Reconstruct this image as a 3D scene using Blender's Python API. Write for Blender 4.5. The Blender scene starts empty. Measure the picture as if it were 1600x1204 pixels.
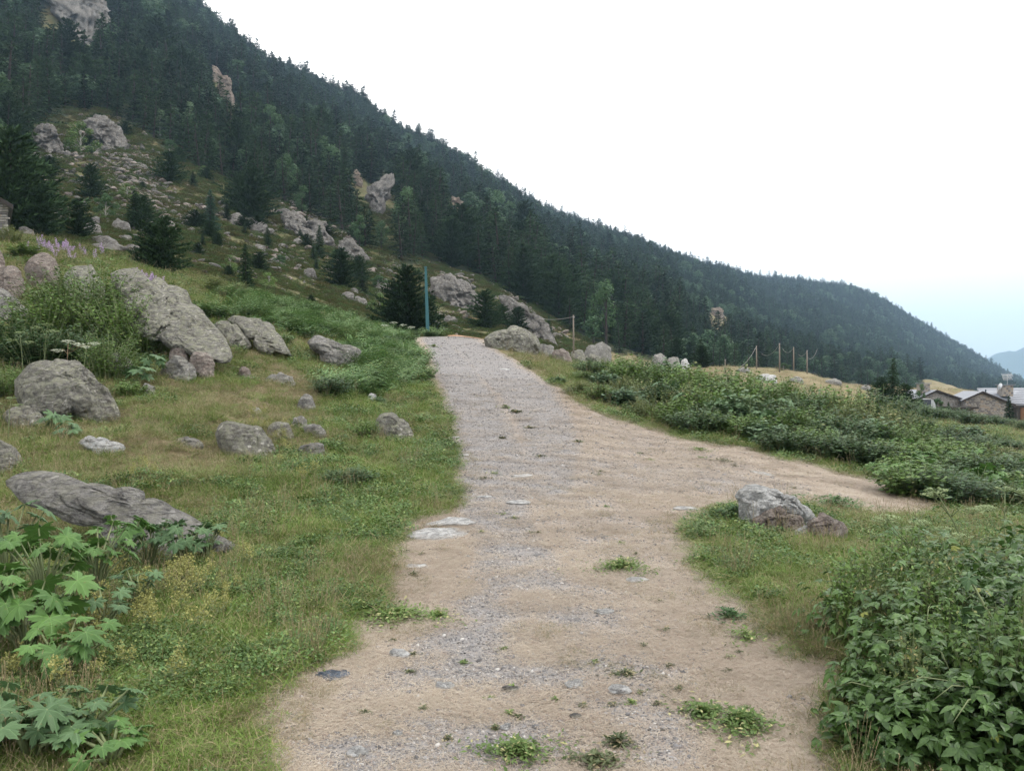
import bpy, math, random
import numpy as np
from mathutils import Vector, Matrix, Euler

random.seed(7)
R = np.random.RandomState(11)
SC = bpy.context.scene
COL = SC.collection
PI = math.pi

# ------------------------------------------------------------------ camera
FPX, CX, CY, EYE = 1202.0, 800.0, 602.0, 1.6
cam = bpy.data.cameras.new('camera')
cam.sensor_width = 36.0
cam.lens = 36.0 * FPX / 1600.0
cam.clip_start = 0.05
cam.clip_end = 30000
camo = bpy.data.objects.new('camera', cam)
COL.objects.link(camo)
camo.location = (0, 0, EYE)
camo.rotation_euler = (PI / 2, 0, 0)
SC.camera = camo

# ------------------------------------------------------------------ sky and light
SUN_EL, SUN_AZ = math.radians(48), math.radians(80)      # azimuth clockwise from +Y (view direction)
world = bpy.data.worlds.new('World')
SC.world = world
world.use_nodes = True
wn, wl = world.node_tree.nodes, world.node_tree.links
wn.clear()
sky = wn.new('ShaderNodeTexSky')
sky.sky_type = 'NISHITA'
sky.sun_disc = False
sky.sun_elevation = SUN_EL
sky.sun_rotation = SUN_AZ
sky.altitude = 1800
sky.air_density = 1.0
sky.dust_density = 3.0
sky.ozone_density = 1.0
veil = wn.new('ShaderNodeMixRGB')                        # high thin cloud veil that whitens the sky
veil.inputs['Fac'].default_value = 0.94
veil.inputs['Color2'].default_value = (10.2, 10.0, 9.7, 1)
bg = wn.new('ShaderNodeBackground')
bg.inputs['Strength'].default_value = 0.10
wo = wn.new('ShaderNodeOutputWorld')
# the veil thins and turns pale blue towards the horizon
wtc = wn.new('ShaderNodeTexCoord'); wsx = wn.new('ShaderNodeSeparateXYZ'); wl.new(wtc.outputs['Generated'], wsx.inputs[0])
wno = wn.new('ShaderNodeTexNoise'); wno.inputs['Scale'].default_value = 1.6; wno.inputs['Detail'].default_value = 4; wl.new(wtc.outputs['Generated'], wno.inputs['Vector'])
wad = wn.new('ShaderNodeMath'); wad.operation = 'MULTIPLY_ADD'; wl.new(wno.outputs['Fac'], wad.inputs[0]); wad.inputs[1].default_value = 0.10; wl.new(wsx.outputs[2], wad.inputs[2])
wr = wn.new('ShaderNodeValToRGB'); wl.new(wad.outputs[0], wr.inputs[0])
wr.color_ramp.elements[0].position = 0.03; wr.color_ramp.elements[0].color = (.36, .378, .392, 1)
wr.color_ramp.elements[1].position = 0.34; wr.color_ramp.elements[1].color = (1.02, 1.0, .97, 1)
wml = wn.new('ShaderNodeMixRGB'); wml.blend_type = 'MULTIPLY'; wml.inputs['Fac'].default_value = 1.0; wml.inputs['Color2'].default_value = (10, 10, 10, 1)
wl.new(wr.outputs[0], wml.inputs['Color1']); wl.new(wml.outputs[0], veil.inputs['Color2'])
wl.new(sky.outputs[0], veil.inputs['Color1'])
wl.new(veil.outputs[0], bg.inputs['Color'])
wl.new(bg.outputs[0], wo.inputs['Surface'])
sun = bpy.data.lights.new('sun', 'SUN')
sun.energy = 0.75
sun.angle = math.radians(14)
sun.color = (1.0, 0.95, 0.88)
suno = bpy.data.objects.new('sun', sun)
COL.objects.link(suno)
suno.rotation_euler = (PI / 2 - SUN_EL, 0, -SUN_AZ + PI)
sdir = Vector((math.sin(SUN_AZ) * math.cos(SUN_EL), math.cos(SUN_AZ) * math.cos(SUN_EL), math.sin(SUN_EL)))
suno.rotation_euler = sdir.to_track_quat('Z', 'Y').to_euler()
SC.view_settings.view_transform = 'Standard'
SC.view_settings.look = 'None'
SC.view_settings.exposure = 1.36
SC.view_settings.gamma = 1.0
SC.render.engine = 'CYCLES'
SC.cycles.use_denoising = True
SC.cycles.max_bounces = 6
SC.cycles.diffuse_bounces = 3
SC.cycles.glossy_bounces = 2
SC.cycles.transmission_bounces = 3
SC.cycles.volume_bounces = 0
SC.cycles.caustics_reflective = False
SC.cycles.caustics_refractive = False

# ------------------------------------------------------------------ helpers
def put(name, data, parent=None, loc=None, rot=None, scl=None):
    o = bpy.data.objects.new(name, data)
    COL.objects.link(o)
    if parent is not None: o.parent = parent
    if loc is not None: o.location = loc
    if rot is not None: o.rotation_euler = rot
    if scl is not None: o.scale = scl if hasattr(scl, '__len__') else (scl,) * 3
    return o

def tag(o, label=None, cat=None, group=None, kind=None):
    if label: o['label'] = label
    if cat: o['category'] = cat
    if group: o['group'] = group
    if kind: o['kind'] = kind
    return o

def mesh_np(name, V, Q, mat=None, smooth=False):
    """mesh from vertex array and a list of polygons (array k x n, or list of lists)"""
    me = bpy.data.meshes.new(name)
    V = np.asarray(V, dtype=np.float32)
    if isinstance(Q, np.ndarray):
        k, n = Q.shape
        me.vertices.add(len(V)); me.vertices.foreach_set('co', V.ravel())
        me.loops.add(k * n); me.loops.foreach_set('vertex_index', Q.astype(np.int32).ravel())
        me.polygons.add(k); me.polygons.foreach_set('loop_start', np.arange(0, k * n, n, dtype=np.int32))
        me.update(calc_edges=True)
        me.validate()
    else:
        me.from_pydata([tuple(map(float, v)) for v in V], [], [tuple(int(i) for i in q) for q in Q])
    if smooth:
        me.polygons.foreach_set('use_smooth', np.ones(len(me.polygons), dtype=bool))
    if mat is not None:
        for m in (mat if isinstance(mat, (list, tuple)) else [mat]): me.materials.append(m)
    return me

class MB:
    """collects polygons for one mesh"""
    def __init__(s): s.v = []; s.f = []; s.m = []
    def poly(s, pts, mi=0):
        b = len(s.v); s.v.extend([tuple(p) for p in pts]); s.f.append(tuple(range(b, b + len(pts)))); s.m.append(mi)
    def add(s, vs, fs, mi=0):
        b = len(s.v); s.v.extend([tuple(p) for p in vs])
        for f in fs: s.f.append(tuple(i + b for i in f)); s.m.append(mi)
    def box(s, c, d, rz=0.0, mi=0):
        cx, cy, cz = c; hx, hy, hz = d[0] / 2, d[1] / 2, d[2] / 2
        co, si = math.cos(rz), math.sin(rz)
        vs = []
        for z in (-hz, hz):
            for x, y in ((-hx, -hy), (hx, -hy), (hx, hy), (-hx, hy)):
                vs.append((cx + x * co - y * si, cy + x * si + y * co, cz + z))
        s.add(vs, [(3, 2, 1, 0), (4, 5, 6, 7), (0, 1, 5, 4), (1, 2, 6, 5), (2, 3, 7, 6), (3, 0, 4, 7)], mi)
    def tube(s, pts, rad, n=6, mi=0, cap=True):
        pts = [Vector(p) for p in pts]
        if not hasattr(rad, '__len__'): rad = [rad] * len(pts)
        vs, fs = [], []
        up = Vector((0.13, 0.31, 0.94))
        for i, p in enumerate(pts):
            t = (pts[min(i + 1, len(pts) - 1)] - pts[max(i - 1, 0)])
            t = t.normalized() if t.length > 1e-9 else Vector((0, 0, 1))
            a = t.cross(up)
            if a.length < 1e-3: a = t.cross(Vector((1, 0, 0)))
            a.normalize(); b = t.cross(a)
            for k in range(n):
                q = 2 * PI * k / n
                vs.append(p + (a * math.cos(q) + b * math.sin(q)) * rad[i])
        for i in range(len(pts) - 1):
            for k in range(n):
                k2 = (k + 1) % n
                fs.append((i * n + k, i * n + k2, (i + 1) * n + k2, (i + 1) * n + k))
        if cap:
            fs.append(tuple(range(n))[::-1]); fs.append(tuple((len(pts) - 1) * n + k for k in range(n)))
        s.add(vs, fs, mi)
    def mesh(s, name, mats, smooth=False):
        me = bpy.data.meshes.new(name)
        me.from_pydata(s.v, [], s.f)
        for m in (mats if isinstance(mats, (list, tuple)) else [mats]): me.materials.append(m)
        if any(s.m): me.polygons.foreach_set('material_index', s.m)
        if smooth: me.polygons.foreach_set('use_smooth', [True] * len(s.f))
        me.update()
        return me

# noise ------------------------------------------------------------
_prm = np.random.RandomState(5).permutation(256)
_prm = np.concatenate([_prm, _prm, _prm])
_g3 = np.random.RandomState(6).normal(size=(256, 3)); _g3 /= np.linalg.norm(_g3, axis=1)[:, None]
def perlin(x, y, z=0.0):
    x, y, z = np.broadcast_arrays(np.asarray(x, float), np.asarray(y, float), np.asarray(z, float))
    xi, yi, zi = np.floor(x).astype(int), np.floor(y).astype(int), np.floor(z).astype(int)
    xf, yf, zf = x - xi, y - yi, z - zi
    xi &= 255; yi &= 255; zi &= 255
    fd = lambda t: t * t * t * (t * (t * 6 - 15) + 10)
    u, v, w = fd(xf), fd(yf), fd(zf)
    out = 0
    for dx in (0, 1):
        for dy in (0, 1):
            for dz in (0, 1):
                h = _prm[_prm[_prm[xi + dx] + yi + dy] + zi + dz]
                g = _g3[h]
                d = g[..., 0] * (xf - dx) + g[..., 1] * (yf - dy) + g[..., 2] * (zf - dz)
                out = out + d * (u if dx else 1 - u) * (v if dy else 1 - v) * (w if dz else 1 - w)
    return out * 1.6
def fbm(x, y, z=0.0, o=4, lac=2.03, gain=0.5):
    s, a, f = 0, 1.0, 1.0
    for i in range(o):
        s = s + a * perlin(x * f + i * 17.3, y * f + i * 9.1, z * f + i * 5.7); a *= gain; f *= lac
    return s
def sstep(a, b, t):
    t = np.clip((t - a) / (b - a), 0, 1); return t * t * (3 - 2 * t)

# ------------------------------------------------------------------ materials
def nmat(name):
    m = bpy.data.materials.new(name); m.use_nodes = True
    nt = m.node_tree; nt.nodes.clear()
    out = nt.nodes.new('ShaderNodeOutputMaterial')
    return m, nt, out
def N(nt, t, **kw):
    n = nt.nodes.new(t)
    for k, v in kw.items():
        if k in n.inputs: n.inputs[k].default_value = v
        else: setattr(n, k, v)
    return n
def mixc(nt, fac, a, b, mode='MIX'):
    n = nt.nodes.new('ShaderNodeMixRGB'); n.blend_type = mode
    for s, v in (('Fac', fac), ('Color1', a), ('Color2', b)):
        if hasattr(v, 'is_linked') or hasattr(v, 'links'): nt.links.new(v, n.inputs[s])
        elif isinstance(v, (int, float)): n.inputs[s].default_value = v
        else: n.inputs[s].default_value = (*v[:3], 1)
    return n.outputs[0]
def ramp(nt, fac, stops):
    n = nt.nodes.new('ShaderNodeValToRGB')
    e = n.color_ramp.elements
    while len(e) < len(stops): e.new(0.5)
    for i, (p, c) in enumerate(stops):
        e[i].position = p
        e[i].color = (c, c, c, 1) if isinstance(c, (int, float)) else (*c, 1)
    nt.links.new(fac, n.inputs[0])
    return n.outputs[0]
def noise(nt, vec, scale, detail=6, rough=0.6, dist=0.0):
    n = N(nt, 'ShaderNodeTexNoise', Scale=scale, Detail=detail, Roughness=rough, Distortion=dist)
    nt.links.new(vec, n.inputs['Vector'])
    return n.outputs['Fac']
def math_(nt, op, a, b=None, clamp=False):
    n = nt.nodes.new('ShaderNodeMath'); n.operation = op; n.use_clamp = clamp
    for i, v in enumerate((a, b)):
        if v is None: continue
        if isinstance(v, (int, float)): n.inputs[i].default_value = v
        else: nt.links.new(v, n.inputs[i])
    return n.outputs[0]

def plain(name, col, rough=0.7, var=0.25, scale=6.0, metal=0.0, bump=0.3, spec=0.3):
    m, nt, out = nmat(name)
    tc = N(nt, 'ShaderNodeTexCoord')
    f = noise(nt, tc.outputs['Object'], scale)
    c = mixc(nt, f, [x * (1 - var) for x in col], [min(1, x * (1 + var)) for x in col])
    b = N(nt, 'ShaderNodeBsdfPrincipled', Roughness=rough, Metallic=metal)
    b.inputs['Specular IOR Level'].default_value = spec
    nt.links.new(c, b.inputs['Base Color'])
    bp = N(nt, 'ShaderNodeBump', Strength=bump, Distance=0.02)
    nt.links.new(noise(nt, tc.outputs['Object'], scale * 6), bp.inputs['Height'])
    nt.links.new(bp.outputs[0], b.inputs['Normal'])
    nt.links.new(b.outputs[0], out.inputs[0])
    return m

def leafy(name, dark, light, accent=None, trans=0.17, rough=0.55, spec=0.25, inst=True, nscale=1.5, acc=0.06, tree_w=0.45, veins=False):
    """foliage: colour varies per plant, per leaf and over the plant; thin leaves let light through"""
    m, nt, out = nmat(name)
    geo = N(nt, 'ShaderNodeNewGeometry')
    oi = N(nt, 'ShaderNodeObjectInfo')
    tc = N(nt, 'ShaderNodeTexCoord')
    if inst:
        at = N(nt, 'ShaderNodeAttribute', attribute_type='INSTANCER', attribute_name='tint')
        t0 = at.outputs['Fac']
    else:
        t0 = oi.outputs['Random']
    f = math_(nt, 'MULTIPLY', t0, tree_w)
    f = math_(nt, 'ADD', f, math_(nt, 'MULTIPLY', geo.outputs['Random Per Island'], .85 - tree_w))
    f = math_(nt, 'ADD', f, math_(nt, 'MULTIPLY', noise(nt, tc.outputs['Object'], nscale, 3), 0.3), True)
    c = mixc(nt, f, dark, light)
    if accent is not None:
        r = ramp(nt, geo.outputs['Random Per Island'], [(1 - acc - 0.005, 0.0), (1 - acc, 1.0)])
        c = mixc(nt, r, c, accent)
    if veins:                       # pale ribs along the lobes, brown flecks
        sv = N(nt, 'ShaderNodeSeparateXYZ'); nt.links.new(tc.outputs['Object'], sv.inputs[0])
        an = math_(nt, 'DIVIDE', math_(nt, 'ARCTAN2', sv.outputs[1], sv.outputs[0]), 0.9018)
        ds = math_(nt, 'ABSOLUTE', math_(nt, 'SUBTRACT', an, math_(nt, 'ROUND', an)))
        rd = N(nt, 'ShaderNodeVectorMath', operation='LENGTH'); nt.links.new(tc.outputs['Object'], rd.inputs[0])
        ln = ramp(nt, math_(nt, 'MULTIPLY', ds, rd.outputs['Value']), [(0.006, 0.30), (0.018, 0.0)])
        c = mixc(nt, ln, c, [min(.5, x * 1.9 + .03) for x in light])
        side = ramp(nt, math_(nt, 'FRACT', math_(nt, 'MULTIPLY', math_(nt, 'ADD', rd.outputs['Value'], math_(nt, 'MULTIPLY', ds, 0.9)), 9.0)), [(0.05, 0.35), (0.16, 0.0)])
        c = mixc(nt, side, c, [x * 1.5 for x in light])
        c = mixc(nt, ramp(nt, noise(nt, tc.outputs['Object'], 5, 5, .7), [(0.63, 0.0), (0.68, 0.7)]), c, (0.16, 0.13, 0.05))
    b = N(nt, 'ShaderNodeBsdfPrincipled', Roughness=rough)
    b.inputs['Specular IOR Level'].default_value = spec
    nt.links.new(c, b.inputs['Base Color'])
    if trans > 0:
        tr = N(nt, 'ShaderNodeBsdfTranslucent')
        nt.links.new(mixc(nt, 0.5, c, [min(1, x * 1.3) for x in light]), tr.inputs[0])
        mx = N(nt, 'ShaderNodeMixShader', Fac=trans)
        nt.links.new(b.outputs[0], mx.inputs[1]); nt.links.new(tr.outputs[0], mx.inputs[2])
        nt.links.new(mx.outputs[0], out.inputs[0])
    else:
        nt.links.new(b.outputs[0], out.inputs[0])
    return m

def rockmat(name, dark, light, lichen, lich=0.45, white=0.15, scale=1.0):
    m, nt, out = nmat(name)
    tc = N(nt, 'ShaderNodeTexCoord'); P = tc.outputs['Object']
    geo = N(nt, 'ShaderNodeNewGeometry')
    mid = noise(nt, P, 7 * scale, 12, 0.78)
    fine = noise(nt, P, 45 * scale, 6, 0.8)
    mean = [(a + b) / 2 for a, b in zip(dark, light)]
    c = mixc(nt, ramp(nt, mid, [(0.38, 0.0), (0.62, 1.0)]), [x * .9 for x in dark], light)
    c = mixc(nt, ramp(nt, fine, [(0.35, 0.0), (0.65, 1.0)]), mixc(nt, 1.0, c, (.62, .62, .62), 'MULTIPLY'), mixc(nt, .25, c, light))
    # weather stains
    st = noise(nt, P, 1.7 * scale, 8, 0.7, 1.2)
    c = mixc(nt, ramp(nt, st, [(0.33, 0.7), (0.44, 0.0)]), c, [x * .65 for x in dark])
    # cracks along the foliation
    mp = N(nt, 'ShaderNodeMapping'); mp.inputs['Scale'].default_value = (0.7, 1.0, 4.0); mp.inputs['Rotation'].default_value = (0.2, 0.5, 0.3)
    nt.links.new(P, mp.inputs[0])
    stk = noise(nt, mp.outputs[0], 2.8 * scale, 9, 0.75, 0.8)
    crk = ramp(nt, math_(nt, 'ABSOLUTE', math_(nt, 'SUBTRACT', stk, 0.5)), [(0.004, 1.0), (0.022, 0.0)])
    c = mixc(nt, math_(nt, 'MULTIPLY', crk, 0.7), c, [x * 0.4 for x in dark])
    # lichen: crusts on faces that look up, crisp edged
    sx = N(nt, 'ShaderNodeSeparateXYZ'); nt.links.new(geo.outputs['Normal'], sx.inputs[0])
    up = math_(nt, 'ADD', math_(nt, 'MULTIPLY', sx.outputs[2], 0.5), 0.5, True)
    lf = math_(nt, 'MULTIPLY', ramp(nt, noise(nt, P, 5.5 * scale, 10, 0.8), [(0.48, 0.0), (0.545, 1.0)]), up)
    c = mixc(nt, math_(nt, 'MULTIPLY', lf, lich), c, lichen)
    vw = N(nt, 'ShaderNodeTexVoronoi', Scale=9 * scale); nt.links.new(mixc(nt, .08, P, noise(nt, P, 9 * scale)), vw.inputs['Vector'])
    sp = math_(nt, 'MULTIPLY', ramp(nt, vw.outputs['Distance'], [(0.20, 1.0), (0.30, 0.0)]), ramp(nt, noise(nt, P, 2.1 * scale, 3), [(0.5, 0.0), (0.58, 1.0)]))
    c = mixc(nt, math_(nt, 'MULTIPLY', sp, min(1, white * 3)), c, [min(.62, x * 1.45) for x in light])
    b = N(nt, 'ShaderNodeBsdfPrincipled', Roughness=0.9)
    b.inputs['Specular IOR Level'].default_value = 0.2
    nt.links.new(c, b.inputs['Base Color'])
    h = math_(nt, 'ADD', math_(nt, 'MULTIPLY', mid, 1.6), math_(nt, 'ADD', math_(nt, 'MULTIPLY', stk, 0.8), math_(nt, 'MULTIPLY', fine, 0.5)))
    h = math_(nt, 'SUBTRACT', h, math_(nt, 'MULTIPLY', crk, 0.35))
    bp = N(nt, 'ShaderNodeBump', Strength=1.0, Distance=0.075 / scale)
    nt.links.new(h, bp.inputs['Height']); nt.links.new(bp.outputs[0], b.inputs['Normal'])
    nt.links.new(b.outputs[0], out.inputs[0])
    return m

M = {}
M['rock'] = rockmat('grey_granite', (0.17, 0.163, 0.155), (0.42, 0.40, 0.375), (0.33, 0.32, 0.25))
M['rock_green'] = rockmat('lichened_granite', (0.17, 0.162, 0.142), (0.40, 0.38, 0.335), (0.31, 0.31, 0.22), 0.75, 0.25)
M['rock_red'] = rockmat('reddish_granite', (0.19, 0.15, 0.13), (0.40, 0.33, 0.29), (0.33, 0.31, 0.27), 0.5)
M['rock_pale'] = rockmat('pale_stone', (0.48, 0.475, 0.47), (0.78, 0.77, 0.75), (0.33, 0.33, 0.30), 0.3, 0.3)
M['white_stone'] = rockmat('white_stone', (0.42, 0.415, 0.41), (0.70, 0.69, 0.68), (0.52, 0.51, 0.47), 0.2, 0.3, 3)
M['rock_blue'] = rockmat('blue_slate', (0.10, 0.13, 0.18), (0.20, 0.24, 0.30), (0.25, 0.25, 0.25), 0.1, 0.02, 2)
M['rock_far'] = rockmat('mountain_rock', (0.12, 0.113, 0.108), (0.42, 0.39, 0.365), (0.17, 0.165, 0.12), 0.4, 0.1, 0.35)
M['rock_tan'] = rockmat('tan_cliff_rock', (0.24, 0.18, 0.14), (0.52, 0.42, 0.34), (0.34, 0.30, 0.25), 0.3, 0.1, 0.12)

M['grass'] = leafy('grass_green', (0.034, 0.064, 0.011), (0.175, 0.270, 0.048), (0.32, 0.27, 0.14), acc=0.14)
M['dry'] = leafy('grass_dry', (0.15, 0.11, 0.065), (0.42, 0.33, 0.20), (0.10, 0.13, 0.05), acc=0.30, trans=0.2)
M['olive'] = leafy('grass_olive', (0.060, 0.068, 0.026), (0.21, 0.205, 0.085), (0.33, 0.26, 0.16), acc=0.18, trans=0.25)
M['herb'] = leafy('herb_leaf', (0.024, 0.050, 0.015), (0.100, 0.165, 0.045), (0.16, 0.21, 0.06), acc=0.07)
M['bright'] = leafy('bright_herb_leaf', (0.028, 0.075, 0.024), (0.155, 0.26, 0.085), (0.24, 0.30, 0.10), acc=0.08)
M['straw'] = leafy('straw', (0.22, 0.175, 0.135), (0.56, 0.485, 0.385), (0.26, 0.18, 0.14), acc=0.18, trans=0.1)
M['conifer'] = leafy('conifer_needles', (0.005, 0.014, 0.008), (0.048, 0.086, 0.038), None, trans=0.0, rough=0.75, spec=0.10, nscale=0.6, tree_w=.7)
M['conifer1'] = leafy('conifer_needles_near', (0.007, 0.019, 0.010), (0.050, 0.090, 0.038), None, trans=0.0, rough=0.75, spec=0.10, inst=False, nscale=3, tree_w=.5)
M['conifer_blue'] = leafy('bluish_needles', (0.025, 0.060, 0.042), (0.085, 0.15, 0.10), None, trans=0.0, rough=0.7, spec=0.15, inst=False, nscale=3)
M['broad'] = leafy('broadleaf', (0.022, 0.055, 0.022), (0.080, 0.150, 0.055), None, trans=0.25, inst=False, nscale=3)
M['broad_i'] = leafy('broadleaf_far', (0.020, 0.050, 0.024), (0.070, 0.135, 0.055), None, trans=0.2, nscale=1)
M['shrub'] = leafy('shrub_leaf', (0.024, 0.056, 0.013), (0.150, 0.245, 0.055), (0.20, 0.22, 0.08), inst=False, acc=0.05)
M['shrub_b'] = leafy('shrub_leaf_bluish', (0.035, 0.075, 0.036), (0.15, 0.235, 0.115), (0.22, 0.30, 0.2), inst=False, acc=0.06)
M['shrub_y'] = leafy('shrub_leaf_yellowish', (0.055, 0.085, 0.022), (0.20, 0.24, 0.08), (0.33, 0.27, 0.12), inst=False, acc=0.12)
M['shrub_k'] = leafy('shrub_leaf_dark', (0.014, 0.036, 0.014), (0.075, 0.135, 0.045), None, inst=False)
M['scrub'] = leafy('hill_scrub', (0.025, 0.032, 0.012), (0.120, 0.120, 0.045), (0.16, 0.11, 0.06), trans=0.0, rough=0.8, spec=0.1, acc=0.15)
M['hog'] = leafy('hogweed_leaf', (0.020, 0.058, 0.014), (0.100, 0.195, 0.046), None, inst=False, nscale=4, rough=0.5, veins=True)
M['hog_b'] = leafy('hogweed_leaf_dusty', (0.020, 0.052, 0.020), (0.095, 0.165, 0.068), None, inst=False, nscale=4, rough=0.5, veins=True)
M['rasp'] = leafy('bramble_leaf', (0.012, 0.034, 0.009), (0.095, 0.175, 0.042), None, inst=False, nscale=5, rough=0.42, spec=0.35)
M['rasp_y'] = leafy('bramble_leaf_yellow', (0.12, 0.16, 0.03), (0.24, 0.25, 0.06), None, inst=False, nscale=5)
M['yellow'] = leafy('yellow_flower', (0.15, 0.17, 0.05), (0.36, 0.34, 0.12), None, inst=False, nscale=8)
M['purple'] = leafy('purple_flower', (0.30, 0.20, 0.36), (0.50, 0.38, 0.55), None, inst=False, nscale=8)
M['white_fl'] = leafy('white_umbel', (0.42, 0.45, 0.33), (0.70, 0.72, 0.60), None, inst=False, nscale=8)
M['green_fl'] = leafy('green_umbel', (0.16, 0.22, 0.10), (0.34, 0.40, 0.20), None, inst=False, nscale=8)
M['stalk'] = plain('plant_stalk', (0.16, 0.19, 0.09), 0.7, 0.3, 9)
M['stalk_dry'] = plain('dry_stalk', (0.30, 0.20, 0.13), 0.8, 0.3, 9)
M['bark'] = plain('bark', (0.040, 0.032, 0.027), 0.9, 0.4, 8, bump=0.8)
M['bark_pale'] = plain('pale_bark', (0.26, 0.25, 0.22), 0.9, 0.4, 8, bump=0.8)
M['pole_wood'] = plain('weathered_pole_wood', (0.19, 0.16, 0.13), 0.85, 0.25, 5, bump=0.4)
M['pole_teal'] = plain('teal_painted_metal', (0.028, 0.125, 0.14), 0.45, 0.25, 4, bump=0.1, spec=0.5)
M['concrete'] = plain('concrete', (0.30, 0.29, 0.27), 0.9, 0.2, 5)
M['cable'] = plain('pale_cable', (0.33, 0.31, 0.29), 0.7, 0.1)
M['slate'] = plain('slate_roof', (0.20, 0.21, 0.235), 0.6, 0.25, 2.5, bump=0.5, spec=0.4)
M['fascia'] = plain('dark_fascia', (0.035, 0.028, 0.025), 0.7, 0.3)
M['plank'] = plain('grey_planks', (0.16, 0.14, 0.13), 0.85, 0.35, 3, bump=0.5)
M['mortar'] = plain('stone_mortar', (0.20, 0.185, 0.17), 0.95, 0.3, 6, bump=0.6)
M['stone_a'] = plain('wall_stone', (0.30, 0.275, 0.25), 0.9, 0.35, 5, bump=0.6)
M['stone_b'] = plain('wall_stone_dark', (0.17, 0.155, 0.15), 0.9, 0.35, 5, bump=0.6)
M['stone_c'] = plain('wall_stone_warm', (0.34, 0.28, 0.22), 0.9, 0.35, 5, bump=0.6)
M['orange_wall'] = plain('ochre_render', (0.42, 0.23, 0.14), 0.9, 0.15, 2)
M['metal'] = plain('galvanised_metal', (0.45, 0.46, 0.47), 0.45, 0.15, 4, metal=0.6)
M['dark_metal'] = plain('dark_box', (0.045, 0.05, 0.065), 0.6, 0.2, 4)
M['void'] = plain('dark_opening', (0.02, 0.016, 0.014), 0.9, 0.2)
M['shutter'] = plain('window_glass', (0.05, 0.055, 0.06), 0.2, 0.2, spec=0.5)

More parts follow.
